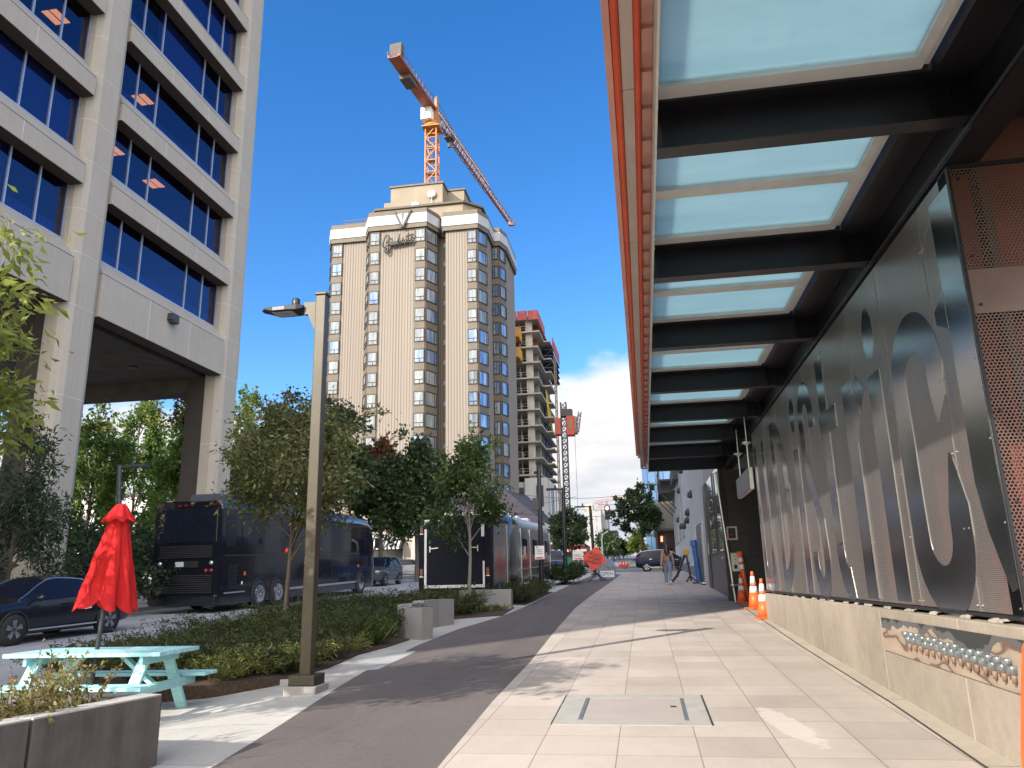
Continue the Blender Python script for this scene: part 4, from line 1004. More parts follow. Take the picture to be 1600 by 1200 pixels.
b = MB(); b.box(-11.9, -11.3, 133.94, 133.99, 27.4, 29.3); b.box(-14.2, -13.8, 133.94, 133.99, 27.3, 29.2); b.box(-10.85, -10.4, 134.2, 136, 26.8, 29.8); b.build('cage_door', m_crg, hst)
b = MB(); b.box(-13.2, -11.2, 134.2, 136, 29.95, 31.2); lattice(b, (-10.4, 134.5, 27), (-9.8, 134.5, 30.6), .5, .5, 5, .07); b.build('drive_unit', m_crd, hst)
b = MB(); b.tube([(-10.9, 135, 26.5), (-10.9, 135, gz(135))], .04, 4); b.build('cable', m_crd, hst)
# ================================================================ VEHICLES
PITCH = math.atan(SL)
def paint(name, col, rough=.25, metal=.1): return M(name, col, rough, metal, .06, 2.0, 0, 60, .5, .35)
p_black = paint('gloss_black_paint', rgb(.010, .0105, .016)); p_navy = M('navy_paint', rgb(.010, .015, .045), .4, 0, .06, 2, 0, 60, .3); p_white = paint('white_car_paint', rgb(.66, .67, .69)); p_grey = paint('graphite_paint', rgb(.06, .065, .075))
p_blue = paint('blue_paint', rgb(.03, .07, .24)); p_silver = paint('silver_paint', rgb(.42, .43, .44))
m_cglass = M('car_glass', rgb(.008, .010, .02), .05, 0, .2, 1.5, 0, 60, .22)
m_red_l = M('tail_lamp_red', rgb(.15, .008, .008), .2, 0, .1, 9)
m_clear = M('lamp_clear', rgb(.62, .64, .66), .08, .6, .1, 9)
m_amber = M('amber_marker', rgb(.62, .13, .02), .3)
m_plate = M('number_plate', rgb(.42, .43, .42), .5, 0, .25, 40)
def wheel(root, x, y, r, w, side, rim=m_rim, spokes=5, name='wheel'):
    """side +1 = outer face towards +x"""
    b = MB(); b.lathe([(r*.62, -w/2), (r*.93, -w/2), (r, -w*.34), (r, w*.34), (r*.93, w/2), (r*.66, w/2), (r*.64, w*.30)], 28, (x, y, r), axis='x'); wh = b.build(name, m_rubber, root, world=False)
    b = MB(); xo = x+side*w*.28
    b.lathe([(r*.66, 0), (r*.655, side*w*.20), (r*.60, side*w*.20), (r*.57, side*.02), (r*.56, 0)], 28, (xo, y, r), axis='x')
    b.lathe([(r*.16, side*.01), (r*.15, side*w*.17), (r*.04, side*w*.19)], 14, (xo, y, r), axis='x')
    for k in range(spokes):
        a = 2*PI*k/spokes+.3
        for da in (-.16, .16):
            p0 = (xo+side*w*.13, y+r*.10*math.cos(a), r+r*.10*math.sin(a)); p1 = (xo+side*w*.13, y+r*.61*math.cos(a+da), r+r*.61*math.sin(a+da))
            b.bar(p0, p1, .045*r/.33, .075*r/.33, up=(1, 0, 0))
    b.build('rim', rim, wh, world=False)
    b = MB(); b.lathe([(r*.62, -.005), (r*.62, .005)], 24, (xo-side*.03, y, r), axis='x'); b.build('brake_disc', m_black, wh, world=False)
def cr_spline(vals, n):
    out = []
    N = len(vals)
    for i in range(N-1):
        p0, p1, p2, p3 = vals[max(i-1, 0)], vals[i], vals[i+1], vals[min(i+2, N-1)]
        for k in range(n):
            t = k/n
            out.append([.5*((2*b_)+(-a_+c_)*t+(2*a_-5*b_+4*c_-d_)*t*t+(-a_+3*b_-3*c_+d_)*t*t*t) for a_, b_, c_, d_ in zip(p0, p1, p2, p3)])
    out.append(list(vals[-1])); return out
SEDAN = [(-2.42,.46,.66,.80,.86,.56),(-2.32,.30,.80,.93,1.0,.66),(-1.80,.24,.895,.98,1.05,.72),(-1.50,.22,.91,.98,1.10,.70),(-.90,.20,.92,.965,1.38,.60),(-.25,.20,.92,.95,1.465,.59),(.35,.20,.92,.93,1.43,.58),(1.12,.20,.92,.92,1.03,.70),(1.75,.22,.90,.87,.94,.72),(2.22,.27,.84,.75,.80,.62),(2.42,.38,.66,.62,.66,.48)]
SUV = [(-2.25,.50,.80,1.05,1.10,.70),(-2.18,.36,.88,1.10,1.22,.70),(-1.98,.30,.92,1.12,1.60,.66),(-1.5,.28,.93,1.12,1.70,.66),(-.3,.28,.93,1.10,1.74,.66),(.45,.28,.93,1.08,1.68,.64),(1.10,.28,.93,1.07,1.16,.74),(1.75,.30,.91,1.02,1.08,.76),(2.15,.34,.86,.92,.97,.70),(2.32,.44,.74,.80,.84,.60)]
HATCH = [(-2.05,.48,.78,.95,1.0,.66),(-1.98,.36,.86,1.02,1.20,.64),(-1.7,.28,.90,1.04,1.44,.62),(-1.2,.26,.91,1.03,1.54,.62),(-.2,.25,.91,1.0,1.58,.61),(.45,.25,.91,.98,1.52,.60),(1.12,.25,.91,.96,1.07,.70),(1.6,.27,.89,.92,.98,.70),(1.95,.33,.82,.80,.85,.62),(2.1,.42,.66,.68,.72,.5)]
PICK = [(-2.7,.55,.88,1.10,1.14,.80),(-2.66,.45,.92,1.14,1.18,.82),(-1.2,.38,.94,1.14,1.18,.84),(-.95,.36,.94,1.14,1.22,.80),(-.80,.36,.94,1.14,1.80,.68),(.2,.36,.94,1.13,1.88,.68),(.6,.36,.94,1.12,1.80,.66),(1.25,.36,.94,1.12,1.24,.78),(2.0,.38,.93,1.08,1.16,.80),(2.5,.44,.88,1.0,1.06,.74),(2.65,.52,.78,.86,.90,.64)]
def make_car(name, label, cat, loc, rz, table, pnt, wb=(1.38, -1.42), r=.34, sc=1.0, gh=None, group=None, detail=True):
    root = thing(name, label, cat, loc, rz, group)
    root.rotation_euler = (PITCH*math.cos(rz), PITCH*math.sin(-rz)*-1*0, rz); root.scale = (sc, sc, sc)
    st = cr_spline(table, 4)
    ys = [s[0] for s in st]
    tops = [t_ for t_ in table]
    # greenhouse range: between windscreen base and rear window base
    roof = [t_ for t_ in table if t_[4]-t_[3] > .30]
    i0 = table.index(roof[0])-1; i1 = table.index(roof[-1])+1
    yr0, yr1, yf1, yf0 = table[i0][0], roof[0][0], roof[-1][0], table[i1][0]
    def sec(s):
        y, zb, w, zs, zt, wt = s
        return [(0, zb), (w*.84, zb), (w*.97, zb+.10), (w, zb+(zs-zb)*.45), (w*.985, zb+(zs-zb)*.8), (w*.945, zs), (wt+(w*.945-wt)*.5, zs+(zt-.055-zs)*.52), (wt, zt-.055), (wt*.72, zt-.012), (0, zt)]
    K = 10
    body = MB(); wins = {'windscreen': MB(), 'rear_window': MB(), 'sf': MB(), 'sr': MB(), 'sf2': MB(), 'sr2': MB()}
    for sgn in (1, -1):
        V = [[(sgn*x, s[0], z) for x, z in sec(s)] for s in st]
        flat = [v for row in V for v in row]
        bf = []
        for i in range(len(st)-1):
            ym = (ys[i]+ys[i+1])/2
            for k in range(K-1):
                f = (i*K+k, i*K+k+1, (i+1)*K+k+1, (i+1)*K+k)
                tgt = None
                if k in (5, 6) and yr0 < ym < yf0: tgt = 'sf' if ym > -.2 else 'sr'
                if tgt and sgn < 0: tgt += '2'
                if k in (7, 8) and yf1 < ym < yf0: tgt = 'windscreen'
                if k in (7, 8) and yr0 < ym < yr1: tgt = 'rear_window'
                if tgt is None: bf.append(f)
                else: wins[tgt].add([flat[j] for j in f], [(0, 1, 2, 3)], 0, True)
        body.add(flat, bf, 0, True)
        for e in (0, len(st)-1): body.add(V[e], [tuple(range(K))], 0, False)
    def weld(o):
        import bmesh
        bm = bmesh.new(); bm.from_mesh(o.data); bmesh.ops.remove_doubles(bm, verts=bm.verts, dist=.0008); bmesh.ops.recalc_face_normals(bm, faces=bm.faces); bm.to_mesh(o.data); bm.free()
    bo = body.build('body', pnt, root, world=False); weld(bo)
    for k, nm in (('windscreen', 'windscreen'), ('rear_window', 'rear_window'), ('sf', 'side_window'), ('sr', 'side_window'), ('sf2', 'side_window'), ('sr2', 'side_window')):
        if wins[k].v: weld(wins[k].build(nm, m_cglass, root, world=False))
    w = max(t_[2] for t_ in table)
    for y in wb:
        for sd in (1, -1):
            wheel(root, sd*(w-.10), y, r, .23, sd)
            if detail:
                b = MB(); b.tube([(sd*(w+.004), y+(r+.045)*math.cos(a), r+(r+.045)*math.sin(a)) for a in np.linspace(-.1, PI+.1, 16)], .020, 6); b.lathe([(r+.04, 0), (r+.04, .01)], 24, (sd*(w-.012), y, r), axis='x'); b.build('wheel_arch', m_rubber, root, world=False)
    L0, L1 = table[0][0], table[-1][0]
    zf = table[-2][3]; zr = table[1][3]
    for sd in (1, -1):
        b = MB(); b.ball((sd*table[-2][2]*.80, L1-.20, zf-.06), .17, .20, .075); b.build('headlight', m_clear, root, world=False)
        b = MB(); b.ball((sd*table[1][2]*.88, L0+.12, zr-.10), .12, .12, .09 if table is SEDAN else .17); b.build('tail_light', m_red_l, root, world=False)
        ym = yf0-.28; zb_ = table[i1][3]
        b = MB(); b.ball((sd*(w+.10), ym, zb_+.08), .11, .07, .075); b.bar((sd*(w-.05), ym, zb_+.02), (sd*(w+.08), ym, zb_+.06), .04); b.build('wing_mirror', pnt, root, world=False)
        if detail:
            b = MB()
            for y in (.12, -.85): b.bar((sd*(w+.012), y, zb_-.09), (sd*(w+.012), y-.2, zb_-.085), .022, .03)
            b.build('door_handle', m_chrome, root, world=False)
            b = MB(); pts = []
            for s in st:
                if yr0-.05 < s[0] < yf0+.05:
                    q = sec(s)[7]; pts.append((sd*(q[0]+.006), s[0], q[1]+.004))
            b.tube(pts, .013, 6)
            b.bar((sd*(w+.008), 1.0, .30), (sd*(w+.008), -1.0, .30), .02, .035)
            b.build('chrome_trim', m_chrome, root, world=False)
            b = MB(); b.bar((sd*(w+.004), 1.02, .80), (sd*(w+.004), .78, .82), .016, .055); b.build('fender_badge', m_chrome, root, world=False)
    b = MB(); b.box(-.26, .26, L1-.02, L1+.008, .42, .53); b.box(-.26, .26, L0-.012, L0+.02, .60, .72); b.build('number_plate', m_plate, root, world=False)
    b = MB(); b.box(-.42, .42, L1-.10, L1-.002, zf-.24, zf-.14); b.build('grille', m_rubber, root, world=False)
    return root
def rg(x, y, off=-.2): return (x, y, gz(y, off))
# black sedan at the far lane, nose towards the viewer
def heading(dx, dy): return math.atan2(-dx, dy)         # +Y local -> world
rzs = heading(-.101, -1.0)
make_car('sedan', 'black sedan with chrome window line parked behind the red umbrella', 'car', rg(-15.62, 18.35), rzs, SEDAN, p_black, sc=1.06)
make_car('suv', 'dark grey SUV half hidden by the front end of the black coach', 'car', rg(-17.55, 50.5), heading(0, -1), SUV, p_grey, (1.35, -1.40), .36, 1.08)
make_car('white_car', 'white sedan side-on in front of the striped awnings', 'car', (-20.6, 66.5, gz(66.5, -.12)), PI/2, SEDAN, p_white, sc=1.05)
make_car('hatchback', 'dark blue hatchback crossing the end of the sidewalk behind the walking woman', 'car', (1.55, 66.0, gz(66, -.12)), -PI/2, HATCH, p_navy, (1.25, -1.25), .32, 1.12)
make_car('pickup_truck', 'blue pickup truck behind the orange diamond sign', 'truck', rg(-6.6, 58.0), 0, PICK, p_blue, (1.65, -1.60), .39, 1.05)
make_car('blue_car', 'small bright blue car far up the street', 'car', (-5.6, 92.0, gz(92, -.16)), 0, HATCH, paint('bright_blue_paint', rgb(.05, .14, .42)), (1.25, -1.25), .32, 1.1)
make_car('silver_car', 'silver car behind the black coach, near the hotel front', 'car', (-28.5, 70.5, gz(70.5, -.12)), PI/2, SEDAN, p_silver, sc=1.05)

# ---- black coach
BXr, BYr, BTH = -15.216, 26.533, .035
bus = thing('coach', 'long black tour coach with slatted rear and roof air conditioner, parked kerbside', 'coach', (BXr, BYr, gz(BYr, -.2)), -BTH)
bus.rotation_euler = (PITCH, 0, -BTH)
BW, BL, BH = 2.77, 14.7, 4.05
def rr_section(w, z0, z1, rad, n=5, cx=-BW/2):
    pts = []
    for (sx, top) in ((1, 1), (-1, 1)):
        for k in range(n+1):
            a = (PI/2)*(k/n) if sx > 0 else PI/2+(PI/2)*(k/n)
            pts.append((cx+sx*(w/2-rad)+rad*math.cos(a), z1-rad+rad*math.sin(a)))
    pts += [(cx-w/2, z0), (cx+w/2, z0)]
    return pts
secs = [(0, BW-.06, .30, BH-.04), (.05, BW, .27, BH), (12.9, BW, .27, BH), (14.1, BW, .27, BH-.08), (14.7, BW-.02, .28, BH-.30), (15.1, BW-.12, .32, BH-1.0), (15.3, BW-.24, .36, BH-1.9)]
b = MB(); rows = []
for y, w, z0, z1 in secs: rows.append([(x, y, z) for x, z in rr_section(w, z0, z1, .30 if y < 1 else .48)])
n = len(rows[0]); flat = [v for r_ in rows for v in r_]
b.add(flat, [(i*n+k, i*n+(k+1) % n, (i+1)*n+(k+1) % n, (i+1)*n+k) for i in range(len(rows)-1) for k in range(n)], 0, False)
b.add(rows[0], [tuple(range(n))]); b.add(rows[-1], [tuple(range(n))[::-1]])
p_bus = M('coach_black_paint', rgb(.006, .007, .012), .11, 0, .08, 1.5, 0, 60, .55, .35)
b.build('body', p_bus, bus, world=False)
b = MB(); b.box(-BW+.14, -.16, -.035, -.004, 2.52, 3.72); b.build('rear_window', M('coach_rear_glass', rgb(.008, .010, .018), .03, 0, .1, 1, 0, 60, 1.0), bus, world=False, bevel=.02)
b = MB()
for k in range(7): b.box(-BW+.30, -.32, -.040, -.004, 1.98+k*.065, 2.02+k*.065)
for k in range(9): b.box(-BW+.26, -.28, -.045, -.004, .72+k*.075, .765+k*.075)
b.build('rear_grille', M('coach_slats', rgb(.016, .016, .02), .4), bus, world=False)
b = MB(); b.box(-BW+.02, -.02, -.16, .02, .30, .66); b.build('bumper', p_bus, bus, world=False, bevel=.05)
for sd in (0, 1):
    for j, (dz, mm, rr_) in enumerate(((1.78, m_clear, .075), (1.50, m_red_l, .085), (1.50, m_red_l, .085))):
        x = (-.34 if sd else -BW+.34)+(0 if j == 0 else (.0 if j == 1 else (.21 if not sd else -.21)))
        b = MB(); b.lathe([(rr_, 0), (rr_*.9, -.035), (.02, -.045)], 14, (x, -.005, dz), axis='y'); b.build('tail_light', mm, bus, world=False)
b = MB()
for x in (-BW+.18, -BW+.95, -BW+1.2, -BW+1.45, -.42, -.2): b.box(x, x+.13, -.03, -.001, 3.86, 3.92)
b.build('marker_light', m_red_l, bus, world=False)
b = MB(); b.box(-BW+.98, -BW+1.32, -.03, -.006, 1.66, 1.84); b.build('number_plate', m_plate, bus, world=False)
b = MB(); b.box(-BW+1.36, -.86, -.028, -.006, 1.63, 1.86); b.build('plate_recess', m_black, bus, world=False)
b = MB(); b.box(.002, .020, 1.45, 13.1, 2.15, 3.36); b.build('side_window', M('coach_side_glass', rgb(.008, .009, .014), .035, 0, .1, .7, 0, 60, 1.0), bus, world=False)
b = MB(); b.box(.002, .018, 13.16, 14.15, 1.85, 3.15); b.build('driver_window', m_cglass, bus, world=False)
b = MB()
b.box(.003, .026, .30, 13.0, 2.02, 2.05); b.box(.003, .022, .2, 14.4, 3.42, 3.44)
for y in (5.4, 7.4, 9.6, 11.6): b.box(.002, .010, y, y+.02, .75, 2.0)
b.build('moulding', M('coach_moulding', rgb(.06, .065, .08), .3, .4), bus, world=False)
b = MB(); b.box(.003, .028, .35, 1.75, .66, .71); b.box(.003, .028, 5.1, 12.8, .58, .67); b.build('chrome_strip', m_alu, bus, world=False)
b = MB()
for k in range(12): b.box(.004, .03, .55, 1.15, .82+k*.075, .865+k*.075)
b.build('side_louvre', m_black, bus, world=False)
b = MB()
for k in range(16): b.box(.004, .03, .35, .95, 2.35+k*.075, 2.39+k*.075)
b.build('side_louvre', m_black, bus, world=False)
b = MB()
for y, z in ((1.65, 1.28), (7.9, 1.28), (12.75, 1.35)): b.box(.004, .03, y, y+.12, z, z+.14)
b.build('side_marker', m_amber, bus, world=False)
b = MB(); b.box(.004, .02, 1.5, 1.58, .95, 1.06); b.build('vent_cap', m_white, bus, world=False)
b = MB()
for y0, y1 in ((.9, 3.6),):
    b.add([(-2.1, y0, BH-.02), (-.55, y0, BH-.02), (-.55, y1, BH-.02), (-2.1, y1, BH-.02), (-2.0, y0+.15, BH+.34), (-.68, y0+.15, BH+.34), (-.68, y1-.4, BH+.30), (-2.0, y1-.4, BH+.30)], [(0, 3, 2, 1), (4, 5, 6, 7), (0, 1, 5, 4), (1, 2, 6, 5), (2, 3, 7, 6), (3, 0, 4, 7)])
b.build('air_conditioner', M('ac_housing', rgb(.05, .055, .075), .4, 0, .1, 2), bus, world=False, bevel=.06)
b = MB(); b.box(-1.9, -.8, 6.2, 7.4, BH-.02, BH+.22); b.box(-1.9, -.9, 10.4, 11.6, BH-.02, BH+.20); b.build('roof_hatch', p_grey, bus, world=False, bevel=.05)
for y, rimn in ((2.84, m_chrome), (4.32, m_chrome), (13.1, m_chrome)):
    b = MB(); b.lathe([(.62, 0), (.62, .012)], 28, (.003, y, .53), axis='x'); b.tube([(.02, y+.62*math.cos(a), .53+.62*math.sin(a)) for a in np.linspace(0, PI, 16)], .03, 6); b.build('wheel_arch', m_rubber, bus, world=False)
    wheel(bus, -.10, y, .53, .30, 1, m_chrome, 10); wheel(bus, -BW+.10, y, .53, .30, -1, m_chrome, 10)
b = MB(); b.bar((-.02, 14.3, 3.2), (.35, 14.6, 2.9), .05); b.box(.24, .44, 14.52, 14.62, 2.3, 2.85); b.build('wing_mirror', m_black, bus, world=False)

# ---- dark box trailer
tr_ = thing('cargo_trailer', 'dark box trailer with white-edged rear ramp door beside the kerb', 'trailer', (-6.2, 25.5, gz(25.5, -.2)))
m_tr = M('trailer_navy', rgb(.0045, .0055, .016), .6, 0, .2, 2, .03, 60, .2)
zt0 = gz(25.5)
b = MB(); b.box(-7.46, -5.0, 25.50, 28.9, zt0+.42, zt0+2.92); b.build('body', m_tr, tr_, bevel=.03)
b = MB(); b.box(-7.22, -5.24, 25.44, 25.49, zt0+.60, zt0+2.74); b.build('ramp_door', m_tr, tr_)
b = MB()
b.box(-7.25, -7.17, 25.425, 25.455, zt0+.66, zt0+2.74); b.box(-7.25, -6.55, 25.425, 25.455, zt0+2.745, zt0+2.80); b.box(-7.25, -5.2, 25.42, 25.455, zt0+.56, zt0+.655); b.box(-5.26, -5.2, 25.425, 25.455, zt0+.66, zt0+1.4); b.box(-5.30, -5.2, 25.425, 25.455, zt0+2.2, zt0+2.6)
b.build('white_edging', m_white, tr_)
b = MB()
for s_, x in ((1, -7.05), (-1, -5.42)):
    b.bar((x, 25.41, zt0+1.72), (x, 25.41, zt0+1.92), .035); b.bar((x, 25.41, zt0+1.84), (x+s_*.28, 25.41, zt0+1.86), .03)
b.build('door_latch', m_alu, tr_)
for x, z in ((-7.36, 2.35), (-7.36, .95), (-5.10, .95)):
    b = MB(); b.box(x-.045, x+.045, 25.46, 25.499, zt0+z, zt0+z+.24); tl_ = b.build('tail_light', m_red_l, tr_)
    b = MB(); b.box(x-.06, x+.06, 25.468, 25.499, zt0+z-.03, zt0+z-.004); b.build('lamp_bezel', m_alu, tl_)
t = NT('trailer_side_aluminium'); p = t.pos(); x, y, z = t.sep(p)
f = t.noise(t.map(p, (1, 1.2, .25)), 2.2, 4, .6)
yy_ = t.math('ABSOLUTE', t.math('SUBTRACT', t.math('FRACT', t.math('DIVIDE', t.math('SUBTRACT', y, 24.55), 5.2)), .5))
zz_ = t.math('ABSOLUTE', t.math('SUBTRACT', t.math('SUBTRACT', z, t.math('MULTIPLY', y, SL)), 1.22))
redm = t.math('LESS_THAN', t.math('ADD', t.math('ADD', t.math('MULTIPLY', zz_, 1.1), t.math('MULTIPLY', yy_, 2.6)), t.math('MULTIPLY', t.noise(t.map(p, (1, 1.6, 1.2)), 2.2, 3), .7)), 1.0)
c = t.mix(redm, t.mix(f, rgb(.11, .11, .115), rgb(.34, .34, .345)), rgb(.36, .07, .05))
m_trside = t.done(t.bsdf(c, .25, .85, t.bump(t.noise(t.map(p, (1, 2.4, .4)), 3, 3), .18, .05)))
b = MB(); b.box(-4.995, -4.96, 25.9, 28.85, zt0+.50, zt0+2.80); b.build('side_skin', m_trside, tr_)
for y in (26.7, 27.55):
    b = MB(); b.lathe([(.26, 0), (.33, .0), (.33, .18), (.26, .18)], 20, (-5.12, y, gz(y, -.2)+.33), axis='x'); b.build('wheel', m_rubber, tr_)
    b = MB(); b.lathe([(.42, 0), (.42, .02)], 20, (-4.965, y, gz(y, -.2)+.38), axis='x'); b.build('wheel_arch', m_black, tr_)
b = MB(); b.tube([(-4.94, 28.3, zt0+.6), (-4.94, 28.3, zt0+2.75)], .02, 6); b.box(-6.6, -5.2, 25.6, 28.7, zt0+2.925, zt0+3.02); b.build('side_trim', m_alu, tr_)
# ---- polished aluminium caravan
cv = thing('aluminium_caravan', 'polished aluminium round-ended caravan with red side graphics behind the dark trailer', 'caravan', (-6.1, 35.5, gz(35.5, -.2)))
secs = [(29.2, .86, .72, .80), (29.45, 1.0, .90, .92), (29.9, 1.08, 1.0, .97), (30.6, 1.10, 1.0, 1), (40.4, 1.10, 1.0, 1), (41.2, 1.06, 1, .96), (41.8, .95, .9, .88), (42.2, .75, .70, .70)]
b = MB(); rows = []
for y, ws, zs, ts in secs:
    r_ = []; cx = -6.08; W2 = 1.16*ws; z0 = gz(y)+.36+(1-zs)*.9; z1 = gz(y)+.36+2.78*ts
    for k in range(28):
        a = 2*PI*k/28; ca, sa = math.cos(a), math.sin(a); e_ = .42
        r_.append((cx+W2*math.copysign(abs(ca)**e_, ca), y, (z0+z1)/2+(z1-z0)/2*math.copysign(abs(sa)**(.55 if sa > 0 else .3), sa)))
    rows.append(r_)
n = 28; flat = [v for r_ in rows for v in r_]
b.add(flat, [(i*n+k, i*n+(k+1) % n, (i+1)*n+(k+1) % n, (i+1)*n+k) for i in range(len(rows)-1) for k in range(n)], 0, True)
b.add(rows[0], [tuple(range(n))]); b.add(rows[-1], [tuple(range(n))[::-1]])
b.build('body', m_trside, cv)
xs = -6.08+1.16*1.10
for y0, y1 in ((31.2, 32.3), (34.2, 35.6), (38.6, 40.2)):
    b = MB(); b.box(xs-.01, xs+.022, y0, y1, gz(y0)+1.55, gz(y0)+2.2); b.build('window', m_cglass, cv)
b = MB()
for y in (30.8, 33.3, 36.9, 40.5): b.bar((xs+.01, y, gz(y)+.5), (xs-.02, y, gz(y)+2.6), .03)
b.bar((xs+.012, 30, gz(30)+1.0), (xs+.012, 41, gz(41)+1.0), .03)
b.build('seam_strip', m_alu, cv)
for y in (34.6, 35.7):
    b = MB(); b.lathe([(.26, -.1), (.36, -.1), (.36, .10), (.26, .10)], 20, (xs-.06, y, gz(y, -.2)+.36), axis='x'); b.build('wheel', m_rubber, cv)
b = MB(); b.box(-6.7, -5.5, 31, 32.2, gz(31.5)+3.1, gz(31.5)+3.34); b.box(-6.6, -5.6, 35, 36, gz(35.5)+3.1, gz(35.5)+3.3); b.box(-6.6, -5.6, 38.2, 39, gz(38.5)+3.1, gz(38.5)+3.32); b.build('roof_vent', m_white, cv, bevel=.05)
# ================================================================ STREET FURNITURE
# ---- street lamp (square bronze post)
lx, ly = -4.265, 9.66
lm = thing('street_lamp', 'square bronze street lamp post with flat LED head beside the bike path', 'street lamp', (lx, ly, gz(ly)))
zb = gz(ly)
b = MB(); b.box(lx-.074, lx+.074, ly-.074, ly+.074, zb+.10, 5.56); b.build('post', m_bronze, lm, bevel=.012)
b = MB(); b.box(lx-.088, lx+.088, ly-.088, ly+.088, 5.562, 5.60); b.build('post_cap', m_bronze, lm, bevel=.008)
b = MB(); b.box(lx-.17, lx+.17, ly-.17, ly+.17, zb+.075, zb+.20); b.build('base_cover', m_bronze, lm, bevel=.012)
b = MB(); b.box(lx-.21, lx+.21, ly-.21, ly+.21, zb-.10, zb+.074); b.build('footing', m_conc, lm, bevel=.012)
b = MB(); b.box(lx-.26, lx-.09, ly-.03, ly+.03, 5.30, 5.48); b.hexa([(lx-.09, ly-.03, 5.05), (lx-.088, ly-.03, 5.05), (lx-.088, ly+.03, 5.05), (lx-.09, ly+.03, 5.05), (lx-.2, ly-.03, 5.30), (lx-.088, ly-.03, 5.30), (lx-.088, ly+.03, 5.30), (lx-.2, ly+.03, 5.30)]); b.build('arm', m_bronze, lm)
hd = [(-.26, .075), (-.34, .14), (-.50, .16), (-.68, .155), (-.82, .12), (-.89, .04)]
b = MB(); top = []; bot = []
for u, w_ in hd: top += [(lx+u, ly-w_, 5.43-(.0 if u > -.4 else .02)), (lx+u, ly+w_, 5.43-(.0 if u > -.4 else .02))]; bot += [(lx+u, ly-w_, 5.385-(.04 if u < -.3 and u > -.8 else 0)), (lx+u, ly+w_, 5.385-(.04 if u < -.3 and u > -.8 else 0))]
N = len(hd); fs_ = []
for i in range(N-1):
    a = 2*i; fs_ += [(a, a+1, a+3, a+2), (2*N+a, 2*N+a+2, 2*N+a+3, 2*N+a+1), (a, a+2, 2*N+a+2, 2*N+a), (a+1, 2*N+a+1, 2*N+a+3, a+3)]
fs_ += [(0, 2*N, 2*N+1, 1), (2*N-2, 2*N-1, 4*N-1, 4*N-2)]
b.add(top+bot, fs_); b.lathe([(.055, 5.43), (.055, 5.54), (.04, 5.56)], 14, (lx-.40, ly, 0)); b.build('lamp_head', m_black, lm, bevel=.008)
b = MB(); b.box(lx-.70, lx-.40, ly-.10, ly+.10, 5.334, 5.343); b.build('diffuser', M('led_lens', rgb(.30, .31, .32), .3), lm)
b = MB()
for z in (1.7, 2.15): b.cyl((lx+.02, ly-.085, zb+z), (lx+.02, ly-.070, zb+z), .014, n=8)
b.build('access_screw', m_black, lm)

# ---- picnic table (long axis across the street)
TX, TY, TTH, TZ = -6.41, 8.71, .064, .905
pt_ = thing('picnic_table', 'turquoise wooden picnic table with attached benches by the planter', 'picnic table', (TX, TY, gz(TY)), TTH)
def m_turq():
    t = NT('turquoise_paint'); p = t.obj(); f = t.noise(t.map(p, (1, 6, 6)), 3, 5, .6); w_ = t.noise(p, 14, 5, .7)
    c = t.mix(t.math('MULTIPLY', t.math('SUBTRACT', f, .3), 2.2, clamp=True), rgb(.26, .55, .58), rgb(.43, .72, .74)); c = t.mix(t.math('MULTIPLY', t.math('SUBTRACT', w_, .60), 8, clamp=True), c, rgb(.58, .72, .70)); sc_ = t.noise(t.map(p, (1.5, 14, 14), (3, 1, 0)), 5, 5, .7); c = t.mix(t.math('MULTIPLY', t.math('SUBTRACT', sc_, .62), 7, clamp=True), c, rgb(.24, .36, .35))
    return t.done(t.bsdf(c, .55, 0, t.bump(f, .15, .01)))
m_tq = m_turq()
g0 = 0.0; zt_ = TZ-gz(TY)      # local heights above the root
def pl(mb, x0, x1, y0, y1, z0, z1): mb.box(x0, x1, y0, y1, z0, z1)
for k in range(5):
    y0 = -.45+k*.182; b = MB(); b.box(-.95, .95, y0, y0+.170, zt_-.045, zt_); b.build('tabletop_plank', m_tq, pt_, world=False, bevel=.004)
for sy in (-1, 1):
    for j in range(2):
        b = MB(); yc = sy*(.70+.17*j-.08); b.box(-1.0, 1.0, yc-.075, yc+.075, zt_-.36, zt_-.32); b.build('bench_plank', m_tq, pt_, world=False, bevel=.004)
for sx in (-1, 1):
    x = sx*.66
    for sy in (-1, 1):
        b = MB(); b.bar((x, sy*.22, zt_-.05), (x, sy*.72, -.19), .045, .13, up=(1, 0, 0)); b.build('leg', m_tq, pt_, world=False, bevel=.003)
    b = MB(); b.box(x+sx*.024, x+sx*.064, -.84, .84, zt_-.47, zt_-.365); b.build('bench_support', m_tq, pt_, world=False, bevel=.003)
    b = MB(); b.box(x+sx*.024, x+sx*.064, -.40, .40, zt_-.14, zt_-.047); b.build('top_support', m_tq, pt_, world=False, bevel=.003)
    b = MB(); b.bar((x+sx*.02, 0, zt_-.42), (x-sx*.44, 0, zt_-.05), .09, .045); b.build('brace', m_tq, pt_, world=False)

